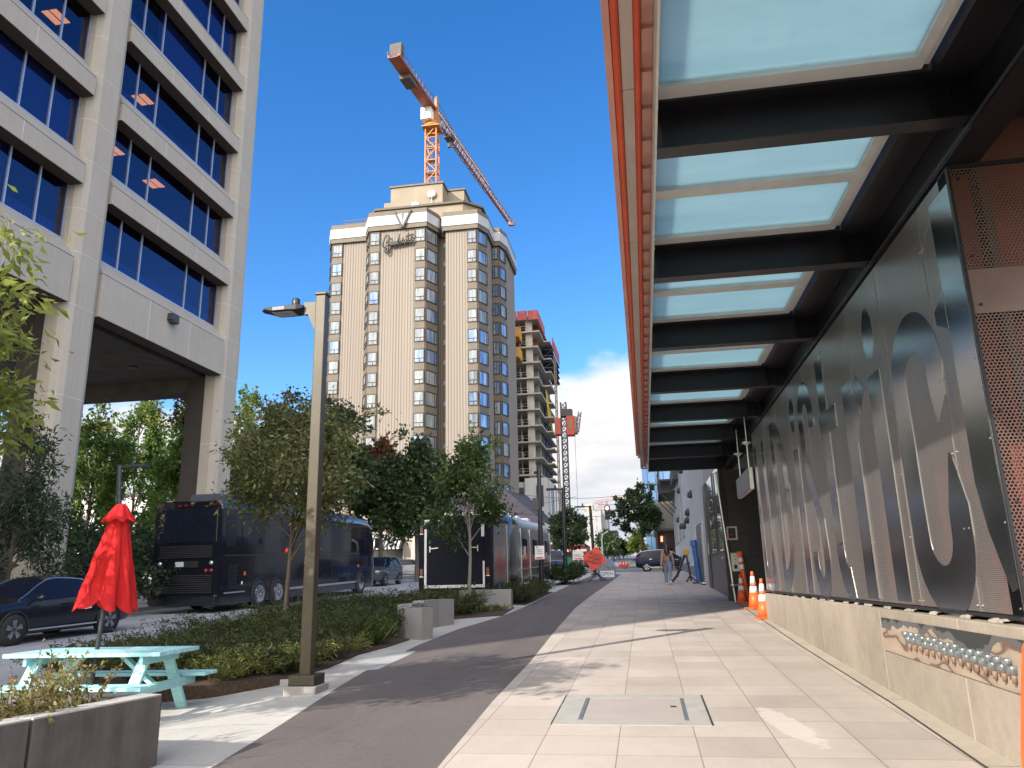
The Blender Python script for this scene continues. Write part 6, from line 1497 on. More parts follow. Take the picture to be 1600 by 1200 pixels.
def tree(label, base, H, cz, rad, n_leaf, leaf, mat_, seed, trunk_r=.10, clear=.3, bark=m_bark, limbs=16, stems=1, name='tree', wid=.5, group=None, clump=.33, accent=None, spread=1.0, droop=0.0, cone=0.0):
    """cz: crown centre height above base; rad (rx, ry, rz)"""
    rr = random.Random(seed); rg_ = np.random.default_rng(seed)
    root = thing(name, label, 'tree', base, 0, group)
    bx, by, bz = base; b = MB(); tips = []
    for st in range(stems):
        off = (rr.uniform(-.12, .12)*(stems > 1)*3, rr.uniform(-.1, .1)*(stems > 1)*3)
        topz = cz+rad[2]*.72
        tp = []
        for k in range(7):
            f = k/6; w_ = trunk_r*1.2*f
            tp.append(Vector((bx+off[0]*f*2+rr.uniform(-w_, w_), by+off[1]*f*2+rr.uniform(-w_, w_), bz-.1+(topz+.1)*f)))
        b.tube(tp, [trunk_r/(stems**.5)*(1-.82*(k/6)**.8)+.004 for k in range(7)], 8)
        for j in range(limbs//stems):
            f = clear+(1-clear)*((j+.5)/(limbs//stems))*.92
            i = min(int(f*6), 5); p = tp[i].lerp(tp[i+1], f*6-i)
            # end point on a lumpy ellipsoid
            th = rr.uniform(0, 2*PI); ph = math.asin(rr.uniform(-.75, .95))
            k_ = rr.uniform(.62, 1.05)
            sh = 1-cone*max(0, math.sin(ph))
            e = Vector((bx+rad[0]*math.cos(th)*math.cos(ph)*k_*sh, by+rad[1]*math.sin(th)*math.cos(ph)*k_*sh, bz+cz+rad[2]*math.sin(ph)*k_))
            if e.z < p.z-.3*rad[2]: p = tp[max(i-1, 0)]
            m1 = p.lerp(e, .5)+Vector((rr.uniform(-.1, .1)*rad[0], rr.uniform(-.1, .1)*rad[1], .10*rad[2]))
            b.tube([p, m1, e], [trunk_r*.30, trunk_r*.17, .006], 5)
            for f2 in (.45, .7, .88, 1.0):
                c = (p.lerp(m1, f2*2) if f2 < .5 else m1.lerp(e, f2*2-1))
                tips.append((c, .75 if f2 < .6 else 1.0))
                if f2 >= .7:
                    c2 = c+Vector((rr.gauss(0, .16)*rad[0], rr.gauss(0, .16)*rad[1], rr.gauss(0, .14)*rad[2])); b.tube([c, c2], [.010+trunk_r*.03, .004], 4, caps=False); tips.append((c2, 1.0))
    for k in range(4): tips.append((tp[-1]+Vector((rr.gauss(0, .06)*rad[0], rr.gauss(0, .06)*rad[1], rr.uniform(-.05, .2)*rad[2])), 1.0))
    b.build('trunk', bark, root)
    C_ = np.array([tuple(c) for c, w_ in tips]); W_ = np.array([w_ for c, w_ in tips])*rg_.uniform(.3, 1.6, len(tips)); W_ /= W_.sum()
    idx = rg_.choice(len(tips), n_leaf, p=W_)
    sig = clump*np.array(rad)*.42
    off = rg_.normal(size=(n_leaf, 3))*sig*rg_.uniform(.25, 1.1, (n_leaf, 1))*np.array([1, 1, .7])
    P0 = C_[idx]+off
    D = off/np.maximum(np.linalg.norm(off, axis=1, keepdims=True), 1e-3)*.8+rg_.normal(size=(n_leaf, 3))*.6+np.array([0, 0, .05-droop])
    if accent is not None:
        am, fr_, zmin = accent
        sel = (P0[:, 2] > bz+zmin) & (rg_.random(n_leaf) < fr_)
        leaf_obj('autumn_crown', P0[sel], D[sel], leaf, wid, am, root, seed+5)
        P0, D = P0[~sel], D[~sel]
    leaf_obj('crown', P0, D, leaf, wid, mat_, root, seed)
    return root
def gb(x, y, off=0.0): return (x, y, gz(y, off))
# tree whose lit branches enter at the upper left
tree('sunlit yellow-green tree whose branches reach in at the upper left edge', gb(-7.2, 5.6), 6, 3.85, (1.9, 1.7, 1.22), 12000, .135, lf_lit, 21, .08, .25, m_bark2, 26, name='leafy_tree', wid=.30, clump=.30, droop=.35)
# small tree just behind the lamp post
tree('olive green multi-stemmed tree directly behind the bronze lamp post', gb(-7.75, 16.2), 5.6, 3.62, (1.6, 1.5, 1.72), 11500, .112, lf_mid, 5, .075, .34, m_bark3, 44, 2, name='street_tree', wid=.42, clump=.27, droop=.25)
tree('slim bright green tree in front of the dark trailer', gb(-5.2, 23.2), 5.6, 3.45, (1.2, 1.15, 1.8), 8000, .13, leafmat('leaf_ash_green', rgb(.022, .042, .013), rgb(.105, .155, .042), None, 0), 8, .065, .42, m_bark2, 24, name='street_tree', wid=.55, clump=.34, cone=.55)
# dark maples behind the coach
tree('tall dark maple with a red top beside the twin maple behind the coach', gb(-18.6, 54), 11, 6.4, (2.6, 2.4, 4.0), 13000, .25, lf_dark, 31, .2, .2, m_bark, 30, name='maple_tree', wid=.8, clump=.30, accent=(lf_red, .75, 8.6), cone=.55)
tree('tall dark green maple nearest the blue-grey lamp post behind the coach', gb(-16.2, 55), 11, 6.1, (2.7, 2.5, 4.2), 14000, .25, lf_dark, 32, .2, .2, m_bark, 30, name='maple_tree', wid=.8, clump=.30, cone=.55)
tree('maple with pinkish top leaves right of the office corner column', gb(-21.8, 49), 12.5, 8.0, (4.2, 3.0, 4.6), 22000, .26, lf_dark, 33, .2, .25, m_bark, 30, name='maple_tree', wid=.7, clump=.28, accent=(lf_red, .30, 11.2))
# row of maples seen under the office block
mp = [(-43.0, 60, 16.4, 'tall green maple behind the gap left of the dark lamp post', lf_maple), (-33.5, 62, 16.8, 'tall green maple filling the gap right of the dark lamp post', lf_maple), (-46.5, 52, 14.3, 'yellowing maple farthest left, beyond the office legs', lf_maple), (-39.2, 50, 14.0, 'yellow-green maple between the office legs, left of its neighbour', lf_maple), (-35.0, 56, 15.3, 'tall maple with thin crown behind the dark lamp post', lf_maple), (-30.6, 50, 14.2, 'maple with orange top leaves close to the right office leg', lf_maple), (-27.2, 54, 13.5, 'dark maple partly hidden by the right office leg', lf_mid)]
for i, (x, y, h, lab, mt) in enumerate(mp):
    tree(lab, gb(x, y), h, h*.53, (3.1, 2.8, h*.45), 10500, .27, mt, 60+i, .17, .22, m_bark, 26, name='maple_tree', wid=.75, group='maples beyond the office block', clump=.25, accent=(lf_red if i == 5 else lf_gold, .22 if i != 5 else .6, h*.80))
for i, (x, y, h) in enumerate(((-48, 44, 5.5), (-43, 47, 5.0), (-37, 46, 4.6), (-32, 45, 4.2))):
    tree('low dark bushy hedge tree at the foot of the maples', gb(x, y), h, h*.45, (3.2, 2.0, h*.5), 3600, .30, lf_dark, 80+i, .1, .1, m_bark, 18, name='hedge_tree', wid=.7, group='dark bushes under the maples', clump=.45)
# feathery dark shrub tree against the office leg
tree('dark feathery tree with a leaning top against the left office leg', gb(-20.3, 22.5, -.05), 7.0, 3.4, (2.0, 1.5, 3.6), 9000, .20, lf_fern, 41, .09, .12, m_bark, 34, name='feathery_tree', wid=.28, clump=.26, droop=.3, cone=.75)
for i, (x, y, h, lab) in enumerate(((-22.5, 19.5, 3.4, 'dark rounded bush behind the black sedan, left of the feathery tree'), (-18.8, 25.5, 2.9, 'dark rounded bush at the foot of the left office leg'), (-20.0, 31.0, 3.0, 'dark rounded bush behind the red parasol'), (-20.2, 35.5, 3.2, 'dark rounded bush hidden behind the coach'))):
    tree(lab, gb(x, y, -.05), h, h*.48, (1.7, 1.4, h*.5), 4200, .17, lf_fern, 90+i, .06, .1, m_bark, 18, name='bush', wid=.4, clump=.42, droop=.2)
# far street trees
tree('dark broad tree overhanging the street beside the beige overhang', gb(-.15, 78), 9.5, 5.3, (2.2, 2.2, 3.1), 5200, .30, lf_dark, 51, .19, .30, m_bark, 22, name='street_tree', wid=.8, clump=.17)
tree('dark tree with a few orange leaves behind the silver caravan', gb(-7.3, 80), 7.0, 3.9, (2.2, 2.2, 2.3), 5200, .28, lf_dark, 52, .16, .2, m_bark, 22, name='street_tree', wid=.8, clump=.30, accent=(lf_red, .035, 3.5))
for i, (x, y, h) in enumerate(((-5.5, 120, 4.8), (-5.2, 138, 4.2), (-5.0, 160, 4.0), (-4.8, 185, 3.6), (-4.6, 215, 3.4), (-4.4, 250, 3.2))):
    tree('dark street tree in the receding row at the end of the street', gb(x, y), h, h*.55, (1.7, 2.2, h*.45), 1600, .42, lf_dark, 100+i, .16, .2, m_bark, 12, name='street_tree', wid=.8, group='far row of street trees', clump=.4)
tree('small yellow-green tree behind the dark hatchback', gb(-.55, 98), 5, 2.7, (1.2, 1.2, 1.6), 1600, .3, lf_lit, 120, .12, .2, m_bark, 12, name='street_tree', wid=.8, clump=.4)

# ---- juniper bed
def in_poly(x, y, poly):
    c = False; n = len(poly)
    for i in range(n):
        x0, y0 = poly[i]; x1, y1 = poly[i-1]
        if (y0 > y) != (y1 > y) and x < (x1-x0)*(y-y0)/(y1-y0)+x0: c = not c
    return c
def sprays(spots, length, per, leaf, mat_, name, seed, wid=.22, up=.55, parent=None, stem=True):
    """arching sprays of small needles"""
    rg_ = np.random.default_rng(seed); Ps, Ds = [], []; b = MB()
    for (x, y, z, sc) in spots:
        for k in range(per):
            a = rg_.uniform(0, 2*PI); L = length*sc*rg_.uniform(.6, 1.15); u = up*rg_.uniform(.5, 1.35)
            p0 = np.array([x, y, z]); d = np.array([math.cos(a), math.sin(a), 0])
            m = 16; t_ = np.linspace(.12, 1, m)
            pts = p0+d*(L*t_)[:, None]*.85+np.array([0, 0, 1.0])*(L*u*(t_*1.5-.75*t_*t_))[:, None]
            if stem and k % 3 == 0: b.tube([p0, pts[5], pts[11]], [.006, .004, .002], 3, caps=False)
            for q in range(m):
                for s_ in range(3):
                    Ps.append(pts[q]+rg_.normal(size=3)*.022*sc); tan = d*.8+np.array([0, 0, u*(1.5-1.5*t_[q])]); Ds.append(tan+rg_.normal(size=3)*.55)
    o = leaf_obj(name, np.array(Ps), np.array(Ds), leaf, wid, mat_, parent, seed)
    if stem and b.v and parent is not None: b.build('stems', m_twig, parent)
    return o
rr = random.Random(77); spots = []
while len(spots) < 270:
    x, y = rr.uniform(-8.8, -4.6), rr.uniform(9.9, 24.3)
    if in_poly(x, y, BED) and in_poly(x+.30, y-.12, BED):
        if y > 13.5 and x > -5.0-.0: continue
        hgt = .5
        spots.append((x, y, gz(y)+rr.uniform(.0, .12), rr.uniform(.75, 1.25)*(1.0 if y < 14 else 1.5)))
jc = sprays(spots, .60, 17, .070, lf_jun, 'juniper_ground_cover', 12, .27, .58)
tag(jc, kind='stuff')
rr = random.Random(78)
far_sp = [(rr.uniform(-4.6, -4.05), rr.uniform(25.6, 32.5)) for _ in range(46)]
jc = sprays([(x, y, gz(y)+.05, rr.uniform(.8, 1.2)) for x, y in far_sp], .75, 12, .085, lf_jun, 'juniper_ground_cover', 13, .20, .70); tag(jc, kind='stuff')
hx = [(rr.uniform(-4.7, -3.75), rr.uniform(39.5, 44.5)) for _ in range(40)]
jc = sprays([(x, y, gz(y)+.15, 1.0) for x, y in hx], .8, 10, .11, lf_dark, 'hedge_ground_cover', 14, .5, 1.0); tag(jc, kind='stuff')
# pale juniper clumps along the near edge, each a plant of its own
for i, (x, y, s_) in enumerate(((-5.75, 10.45, 1.0), (-5.3, 10.9, 1.15), (-5.1, 11.6, 1.0), (-5.25, 12.5, 1.0), (-5.15, 13.3, .9), (-5.9, 10.9, .9), (-6.6, 10.4, .9))):
    r_ = thing('juniper_shrub', 'pale yellow-green juniper clump along the near edge of the bed', 'shrub', gb(x, y), 0, 'pale juniper clumps by the concrete strip')
    sprays([(x+rr.uniform(-.15, .15), y+rr.uniform(-.15, .15), gz(y)+.03, s_) for _ in range(3)], .52, 12, .060, lf_jlt, 'foliage', 200+i, .22, .62, r_)
# grass tufts by the curved wall
for i, (x, y) in enumerate(((-5.15, 14.5), (-5.5, 15.0), (-5.45, 14.2))):
    r_ = thing('grass_tuft', 'bright green grassy tuft beside the curved seat wall', 'plant', gb(x, y), 0, 'grassy tufts by the curved wall')
    rg_ = np.random.default_rng(300+i); n = 260; a = rg_.uniform(0, 2*PI, n); P0 = np.stack([x+rg_.normal(0, .10, n), y+rg_.normal(0, .10, n), np.full(n, gz(y)+.02)], 1)
    leaf_obj('blades', P0, np.stack([np.cos(a)*.75, np.sin(a)*.75, rg_.uniform(.5, 1.2, n)], 1), .46, .06, lf_grass, r_, i, .12)
for i, (x, y) in enumerate(((-4.75, 22.4), (-4.4, 22.9), (-5.1, 21.8))):
    r_ = thing('low_plant', 'small green plant in the mulch by the straight planter wall', 'plant', gb(x, y), 0, 'small plants by the planter wall')
    rg_ = np.random.default_rng(320+i); n = 160; a = rg_.uniform(0, 2*PI, n); P0 = np.stack([x+rg_.normal(0, .2, n), y+rg_.normal(0, .12, n), np.full(n, gz(y)+.02)], 1)
    leaf_obj('blades', P0, np.stack([np.cos(a)*.8, np.sin(a)*.8, rg_.uniform(.4, 1.0, n)], 1), .20, .14, lf_grass, r_, i, .12)
# dry shrubs in the near planter
for i, (x, y, h) in enumerate(((-4.42, 5.55, .30), (-4.55, 5.15, .26), (-4.75, 5.75, .34), (-4.62, 4.72, .42), (-4.9, 5.2, .28), (-5.1, 4.4, .45), (-4.5, 5.95, .30), (-4.9, 6.05, .34), (-4.68, 5.4, .4), (-4.45, 5.3, .28), (-5.0, 4.9, .42))):
    r_ = thing('dry_shrub', 'sparse dry yellow-green shrub growing in the dark planter', 'shrub', (x, y, gz(y)+.42), 0, 'dry shrubs in the dark planter')
    rg_ = np.random.default_rng(340+i); b = MB(); Ps, Ds = [], []
    for k in range(13):
        a = rg_.uniform(0, 2*PI); L = h*rg_.uniform(.6, 1.35); d = np.array([math.cos(a)*.55, math.sin(a)*.55, 1.0]); p0 = np.array([x, y, gz(y)+.42]); bend = rg_.normal(size=3)*.10
        pts = [p0+d*L*t_+bend*t_*t_ for t_ in (0, .4, .75, 1.0)]; b.tube(pts, [.0055, .004, .003, .0015], 4, caps=False)
        for q in range(34):
            t_ = rg_.uniform(.25, 1.0); Ps.append(p0+d*L*t_+bend*t_*t_+rg_.normal(size=3)*.006); Ds.append(rg_.normal(size=3)+d*.5)
    b.build('stems', m_twig, r_); leaf_obj('foliage', np.array(Ps), np.array(Ds), .036, .5, lf_dry, r_, i)
# ================================================================ RIGHT SIDE BUILDINGS BEYOND THE STATION
wb_ = thing('white_painted_building', 'weathered white painted building with wall lamps beyond the station entrance', 'building', (4, 56, gz(56)))
m_wp = concrete('peeling_white_paint', rgb(.60, .58, .55), .16, .22, .3)
b = MB(); b.box(2.95, 16, 42.5, 76, 0.5, 13.6); b.build('wall', m_wp, wb_)
b = MB(); b.box(2.90, 2.94, 42.6, 75.9, 0.8, 2.6); b.build('grey_plinth', M('plinth_grey', rgb(.20, .205, .22), .8, 0, .2, 2), wb_)
for (y, z) in ((45.5, 8.6), (45.7, 6.4), (49.5, 9.6), (49.9, 5.7), (51, 5.3), (54, 8.9), (55, 5.2), (58.5, 8.0), (58.6, 5.4), (63, 6.2)):
    b = MB(); b.lathe([(.04, 0), (.15, -.08), (.18, -.34), (.06, -.40)], 12, (2.82, y, z)); b.bar((2.80, y, z), (2.96, y, z+.05), .07); b.build('wall_lamp', m_darkgrey, wb_)
for y0 in (57, 62, 67, 71.5):
    b = MB(); b.box(2.88, 2.94, y0, y0+2.4, 4.4, 11.5); b.build('blind_window', M('blind_window_paint', rgb(.36, .36, .37), .7), wb_)
b = MB()
for z in (8.6, 9.6): b.box(1.6, 2.94, 67, 75, z, z+.16)
for y in (67, 71, 75): b.bar((1.65, y, 8.6), (1.65, y, 11), .08); b.bar((1.65, y, 8.6), (2.94, y, 7.2), .08)
b.bar((1.65, 67, 11), (1.65, 75, 11), .08); b.build('fire_escape', m_black, wb_)
b = MB(); b.box(2.5, 2.94, 60, 66, 8.9, 9.9); b.build('duct', m_darkgrey, wb_)
hd_ = thing('hoarding_door', 'grey metal hoarding door standing open against the white building', 'door', (2.8, 41, gz(41)))
b = MB(); b.hexa([(2.62, 40.2, 1.25), (2.70, 37.2, 1.2), (2.74, 37.2, 1.2), (2.66, 40.2, 1.25), (2.62, 40.2, 4.05), (2.70, 37.2, 4.05), (2.74, 37.2, 4.05), (2.66, 40.2, 4.05)]); b.build('leaf', M('hoarding_grey', rgb(.155, .17, .20), .5, .2, .12, 1.5), hd_)
b = MB(); b.box(2.70, 2.78, 36.9, 37.1, 1.0, 4.1); b.box(2.60, 2.66, 40.2, 40.35, 1.2, 4.1); b.box(2.5, 3.2, 36.9, 41.0, gz(38.8)-.01, gz(38.8)+.06); b.build('frame', m_alu, hd_)
b = MB()
for k in range(24): b.box(2.655, 2.69, 37.12, 37.18, 1.3+k*.11, 1.36+k*.11)
b.build('hinge_strip', m_white, hd_)
b = MB(); b.box(2.72, 2.95, 34.7, 42.4, .8, 8.5); tag(b.build('white_side_wall', m_wp), 'white painted wall strip behind the grey hoarding door', 'wall')
ov = thing('overhang_building', 'beige projecting upper storey over a dark shopfront at the street corner', 'building', (2, 80, gz(79)))
q0, q1 = A(1019, 783, 79), A(1052, 828, 79)
b = MB(); b.box(q0[0], 12, 79, 92, q1[2]-.1, q0[2]); b.build('upper_storey', M('beige_stucco', rgb(.30, .27, .225), .85, 0, .12, .8), ov, bevel=.3)
b = MB(); b.box(q0[0]+.3, 12, 79.3, 92, q1[2]-1.8, q1[2]-.12); b.build('dark_fascia', M('maroon_fascia', rgb(.06, .018, .016), .6), ov)
b = MB(); b.box(q0[0]+1.7, 12, 79.6, 92, 2.4, q1[2]-1.82); b.box(q0[0]+.3, q0[0]+.7, 79.3, 79.7, 2.4, q1[2]-1.82); b.build('shopfront', M('shop_grey', rgb(.12, .115, .12), .4, 0, .5, .6), ov)
gt = thing('glass_tower', 'blue glass tower rising behind the beige overhang', 'building', (2, 150, gz(150)))
t = NT('curtain_wall_glass'); p = t.pos(); x, y, z = t.sep(p)
br = t.n('ShaderNodeTexBrick'); br.offset = 0; t.link(t.map(p, (1, 1, 1), (0, 0, 0), (PI/2, 0, 0)), br.inputs['Vector'])
br.inputs['Color1'].default_value = rgb(.07, .17, .34); br.inputs['Color2'].default_value = rgb(.13, .26, .45); br.inputs['Mortar'].default_value = rgb(.03, .06, .12); br.inputs['Scale'].default_value = 1; br.inputs['Mortar Size'].default_value = .09; br.inputs['Brick Width'].default_value = 1.5; br.inputs['Row Height'].default_value = 3.2
m_curtw = t.done(t.bsdf(br.outputs[0], .08, .3, None, .9))
q0 = A(1003, 740, 150)
b = MB(); b.box(q0[0], q0[0]+26, 150, 176, 4, 34); b.build('curtain_wall', m_curtw, gt)
b = MB()
for k in range(9): b.box(q0[0]-.1, q0[0]+26.1, 149.85, 149.99, 6+k*3.2, 6.22+k*3.2)
b.build('spandrel_line', m_navy, gt)
# ---- left side distance
wt_ = thing('white_tower', 'pale concrete tower block far up the street on the left', 'building', (-14, 230, gz(230)))
q0, q1 = A(911, 797, 230), A(944, 860, 230)
def m_grid(name, wallc, winc, bw, rh, ms):
    t = NT(name); p = t.pos(); br = t.n('ShaderNodeTexBrick'); br.offset = 0
    x, y, z = t.sep(p); cmb = t.n('ShaderNodeCombineXYZ'); t.link(t.math('ADD', x, y), cmb.inputs[0]); t.link(z, cmb.inputs[1])
    t.link(cmb.outputs[0], br.inputs['Vector']); br.inputs['Color1'].default_value = winc; br.inputs['Color2'].default_value = mul(winc, 1.5); br.inputs['Mortar'].default_value = wallc
    br.inputs['Scale'].default_value = 1; br.inputs['Mortar Size'].default_value = ms; br.inputs['Brick Width'].default_value = bw; br.inputs['Row Height'].default_value = rh
    return t.done(t.bsdf(br.outputs[0], .6, 0, None, .4))
b = MB(); b.box(q0[0], q0[0]+5.2, 230, 250, 6, q0[2]); b.box(q0[0]+5.2, q0[0]+6.8, 232, 250, 6, q0[2]-2); b.build('wall', m_grid('tower_grid', rgb(.27, .27, .27), rgb(.17, .175, .185), 1.6, 2.9, .5), wt_)
b = MB(); b.box(q0[0]+.5, q0[0]+2.6, 233, 240, q0[2], q0[2]+2); b.build('roof_hut', M('hut_tan', rgb(.50, .38, .24), .8), wt_)
gb_ = thing('grey_apartment_block', 'mid grey apartment block with balconies behind the white tower', 'building', (-10, 190, gz(190)))
q0 = A(944, 832, 190)
b = MB(); b.box(q0[0], q0[0]+2.9, 190, 200, 6, q0[2]); b.build('wall', m_grid('apartment_grid', rgb(.17, .20, .23), rgb(.34, .38, .42), 1.2, 2.8, .35), gb_)
b = MB(); b.box(q0[0]-.2, q0[0]+3.2, 189.7, 200, q0[2], q0[2]+.4); b.build('roof', m_darkgrey, gb_)
rbld = thing('red_shopfront', 'long low brick-red shopfront with a flat canopy behind the green bins', 'building', (-8, 100, gz(100)))
q0, q1 = A(874, 849, 98), A(918, 868, 98)
b = MB(); b.box(q0[0]-4, -7.4, 98, 110, 3, q0[2]); b.build('wall', M('brick_red', rgb(.16, .042, .03), .85, 0, .3, 1.5), rbld)
b = MB(); b.box(q0[0]-4, -7.0, 97.0, 98, q0[2]-1.1, q0[2]-.8); b.box(q0[0]-4, -7.0, 97.0, 97.2, q0[2]-.1, q0[2]+.2); b.build('canopy', M('pale_canopy', rgb(.30, .22, .19), .7), rbld)
b = MB()
for k in range(5): b.box(q0[0]-3+k*1.6, q0[0]-2+k*1.6, 97.9, 97.99, 3.4, q0[2]-1.3)
b.build('shop_window', m_cglass, rbld)
# white distant buildings left behind trees, so gaps read pale
for i, (x0, x1, y, z1, lab) in enumerate(((-86, -62, 92, 13.5, 'pale low building glimpsed between the maples on the far left'), (-58, -44, 100, 11.0, 'pale low building glimpsed below the office soffit'))):
    r_ = thing('pale_building', lab, 'building', ((x0+x1)/2, y, gz(y)))
    b = MB(); b.box(x0, x1, y, y+10, 2, z1); b.build('wall', m_grid('pale_house_grid', rgb(.50, .48, .45), rgb(.10, .11, .13), 2.6, 3.0, .9), r_)
    b = MB(); b.box(x0-.3, x1+.3, y-.3, y+10.3, z1, z1+.35); b.build('roof', m_darkgrey, r_)
cr2 = thing('tower_crane', 'tiny distant red lattice crane jib above the crossing', 'crane', (-6, 260, gz(200)))
p0, p1 = A(930, 787, 260), A(982, 778, 260)
b = MB(); lattice(b, p0, p1, .7, .9, 16, .05, True); b.build('jib', m_crr, cr2)
pq = A(936, 800, 260)
b = MB(); lattice(b, (p0[0]+1.6, 260, 8), (p0[0]+1.6, 260, p0[2]), 1.0, 1.0, 14, .06, upv=(0, 1, 0)); b.build('mast', m_crr, cr2)

# ================================================================ WALKING WOMAN
WXp, WYp = 1.04, 37.6
zg = gz(WYp)
pr = thing('person', 'long-haired woman in a tan top and blue jeans walking along the pavers', 'person', (WXp, WYp, zg))
m_skin = M('skin', rgb(.42, .23, .155), .55, 0, .08, 10); m_hair = M('dark_hair', rgb(.028, .014, .010), .45, 0, .3, 30)
m_jean = M('washed_denim', rgb(.16, .20, .28), .85, 0, .35, 9); m_top = M('tan_knit', rgb(.30, .22, .17), .85, 0, .15, 14); m_shoe = M('white_shoe', rgb(.62, .60, .57), .6)
def skin(name, verts, edges, mat_, parent, sub=1):
    me = bpy.data.meshes.new(name); me.from_pydata([v[:3] for v in verts], edges, [])
    me.materials.append(mat_); o = bpy.data.objects.new(name, me); COL.objects.link(o); _attach(o, parent, True)
    md = o.modifiers.new('skin', 'SKIN'); md.use_smooth_shade = True
    if not me.skin_vertices: 
        bpy.context.view_layer.objects.active = o
        me.attributes.new('skin_vertex_dummy', 'FLOAT', 'POINT')
    sv = me.skin_vertices[0].data if me.skin_vertices else None
    if sv:
        for v, d in zip(verts, sv): d.radius = (v[3], v[4] if len(v) > 4 else v[3])
        sv[0].use_root = True
    s = o.modifiers.new('sub', 'SUBSURF'); s.levels = sub; s.render_levels = sub
    return o
def limbs_mesh(name, chains, mat_, parent):
    """tapered limb chains welded into one surface by voxel remesh"""
    b = MB()
    for pts in chains:
        P_ = [Vector(p[:3]) for p in pts]; b.tube(P_, [p[3] for p in pts], 12)
        for p in pts: b.ball(p[:3], p[3], n=12)
    o = b.build(name, mat_, parent)
    r = o.modifiers.new('remesh', 'REMESH'); r.mode = 'VOXEL'; r.voxel_size = .012; r.use_smooth_shade = True
    return o
def W(x, y, z): return (WXp+x, WYp+y, zg+z)
K = 1.09
def w(x, y, z, r): return (*W(x*K, y*K, z*K), r*K)
hand = []
for sx in (-1, 1):
    hx_, hy_ = sx*.265, (-.07 if sx < 0 else .10)
    hand.append([w(hx_, hy_, .77, .032), w(hx_, hy_+.005, .70, .034)])
    for f, (dx_, L) in enumerate(((-.024, .072), (-.008, .082), (.008, .078), (.022, .062))): hand.append([w(hx_-.006*sx, hy_+dx_, .69, .010), w(hx_-.010*sx, hy_+dx_, .69-L*.55, .009), w(hx_-.022*sx, hy_+dx_, .69-L, .008)])
    hand.append([w(hx_-.01*sx, hy_+.025, .735, .011), w(hx_-.03*sx, hy_+.05, .70, .010), w(hx_-.035*sx, hy_+.052, .67, .009)])
limbs_mesh('body', [[w(0, .0, .92, .115), w(0, .01, 1.10, .095), w(0, .0, 1.28, .125), w(0, .0, 1.40, .075), w(0, .01, 1.47, .05), w(0, .02, 1.58, .082), w(0, .03, 1.63, .085)],
   [w(0, .09, 1.575, .03), w(0, .125, 1.565, .014)], [w(0, .095, 1.535, .03)], [w(-.085, .02, 1.58, .018)], [w(.085, .02, 1.58, .018)],
   [w(-.10, 0, 1.38, .055), w(-.17, 0, 1.36, .055), w(-.225, -.03, 1.08, .042), w(-.262, -.06, .80, .028)],
   [w(.10, 0, 1.38, .055), w(.17, 0, 1.36, .055), w(.225, .04, 1.08, .042), w(.262, .10, .80, .028)],
   [w(-.08, 0, .90, .095), w(-.085, .12, .50, .062), w(-.08, .10, .10, .040), w(-.08, .12, .05, .035)],
   [w(.08, 0, .90, .095), w(.085, -.02, .50, .062), w(.085, -.22, .14, .040)]]+hand, m_skin, pr)
limbs_mesh('jeans', [[w(0, 0, .99, .125), w(0, 0, .90, .130)], [w(-.085, 0, .88, .112), w(-.09, .12, .50, .083), w(-.085, .105, .15, .066)], [w(.085, 0, .88, .112), w(.09, -.02, .50, .083), w(.09, -.19, .19, .066)]], m_jean, pr)
limbs_mesh('top', [[w(0, .0, 1.02, .112), w(0, 0, 1.12, .108), w(0, 0, 1.27, .137), w(0, 0, 1.39, .088)], [w(-.11, 0, 1.385, .065), w(-.175, 0, 1.36, .066), w(-.23, -.03, 1.08, .054), w(-.262, -.058, .84, .042)], [w(.11, 0, 1.385, .065), w(.175, 0, 1.36, .066), w(.23, .04, 1.08, .054), w(.262, .095, .84, .042)]], m_top, pr)
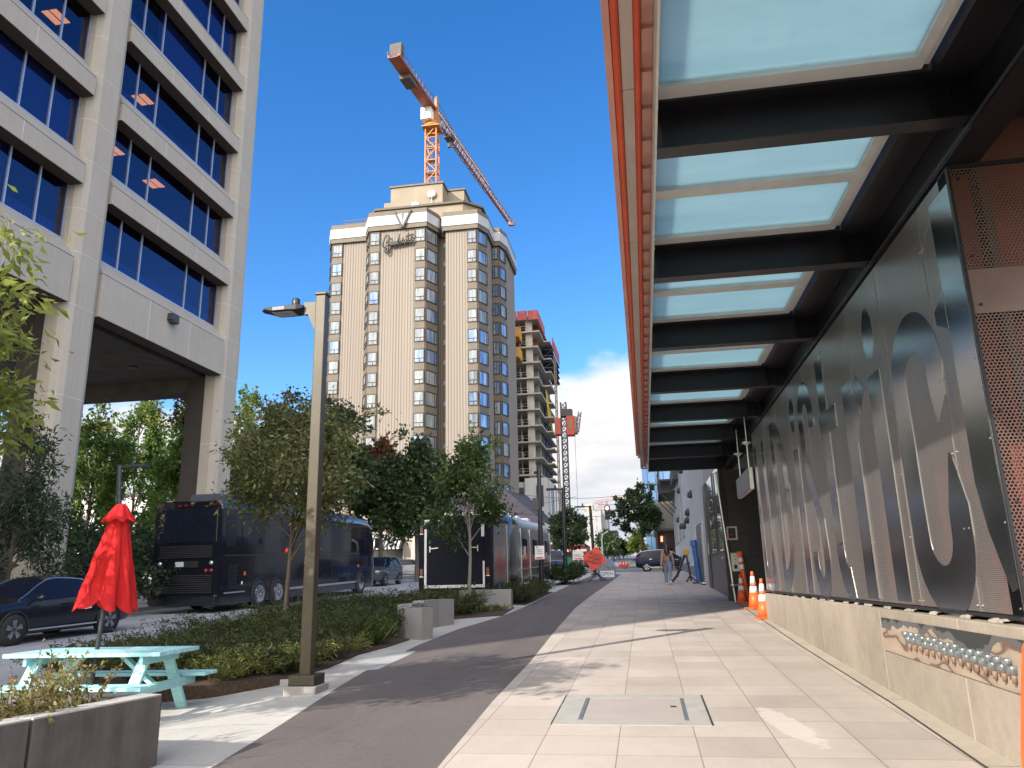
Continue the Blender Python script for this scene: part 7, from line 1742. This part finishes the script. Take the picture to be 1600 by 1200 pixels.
limbs_mesh('hair', [[w(0, .02, 1.66, .085), w(0, -.02, 1.62, .098), w(0, -.055, 1.53, .10), w(-.01, -.085, 1.42, .098), w(.0, -.11, 1.33, .085), w(.0, -.12, 1.26, .05)], [w(-.06, -.02, 1.5, .06), w(-.075, -.06, 1.38, .055)], [w(.06, -.02, 1.5, .06), w(.08, -.06, 1.38, .055)]], m_hair, pr)
limbs_mesh('shoe', [[w(-.08, .06, .045, .042), w(-.08, .20, .035, .038)]], m_shoe, pr)
limbs_mesh('shoe', [[w(.085, -.25, .12, .042), w(.085, -.14, .045, .040)]], m_shoe, pr)
bg_ = thing('shoulder_bag', 'small rust red bag hanging on the walking woman', 'bag', W(-.1, -.16, 1.12))
b = MB(); b.ball(W(-.11, -.15, 1.14), .085, .045, .13); b.build('pouch', M('rust_leather', rgb(.30, .085, .05), .6), bg_)
b = MB(); b.tube([W(-.13, -.15, 1.26), W(-.16, -.10, 1.42), W(-.12, .02, 1.53), W(-.02, .12, 1.40)], .012, 6); b.build('strap', M('rust_leather', rgb(.30, .085, .05), .6), bg_)
e = thing('bicycle', 'bicycle parked by the dark hatchback near the building line', 'bicycle', (1.3, 58, gz(58)), 0.2)
b = MB()
q = A(1036, 880, 58)
for dy in (-.52, .52):
    pts = [(q[0]+.02*math.sin(a), 58+dy+.33*math.cos(a), gz(58)+.34+.33*math.sin(a)) for a in np.linspace(0, 2*PI, 24, endpoint=False)]
    w2 = MB(); w2.tube(pts, .022, 6, closed=True)
    for k in range(8): w2.bar((q[0], 58+dy, gz(58)+.34), pts[k*3], .006)
    w2.build('wheel', m_rubber, e)
b = MB(); 
for p_, q_ in (((58-.52, .34), (58-.15, .9)), ((58-.15, .9), (58+.36, .92)), ((58+.36, .92), (58-.05, .32)), ((58-.05, .32), (58-.15, .95)), ((58-.05, .32), (58-.52, .34)), ((58+.52, .34), (58+.34, 1.05))): b.bar((q[0], p_[0], gz(58)+p_[1]), (q[0], q_[0], gz(58)+q_[1]), .04)
b.box(q[0]-.06, q[0]+.06, 57.7, 57.98, gz(58)+.95, gz(58)+1.0); b.bar((q[0]-.26, 58.34, gz(58)+1.06), (q[0]+.26, 58.34, gz(58)+1.06), .03); b.build('frame', m_darkgrey, e)
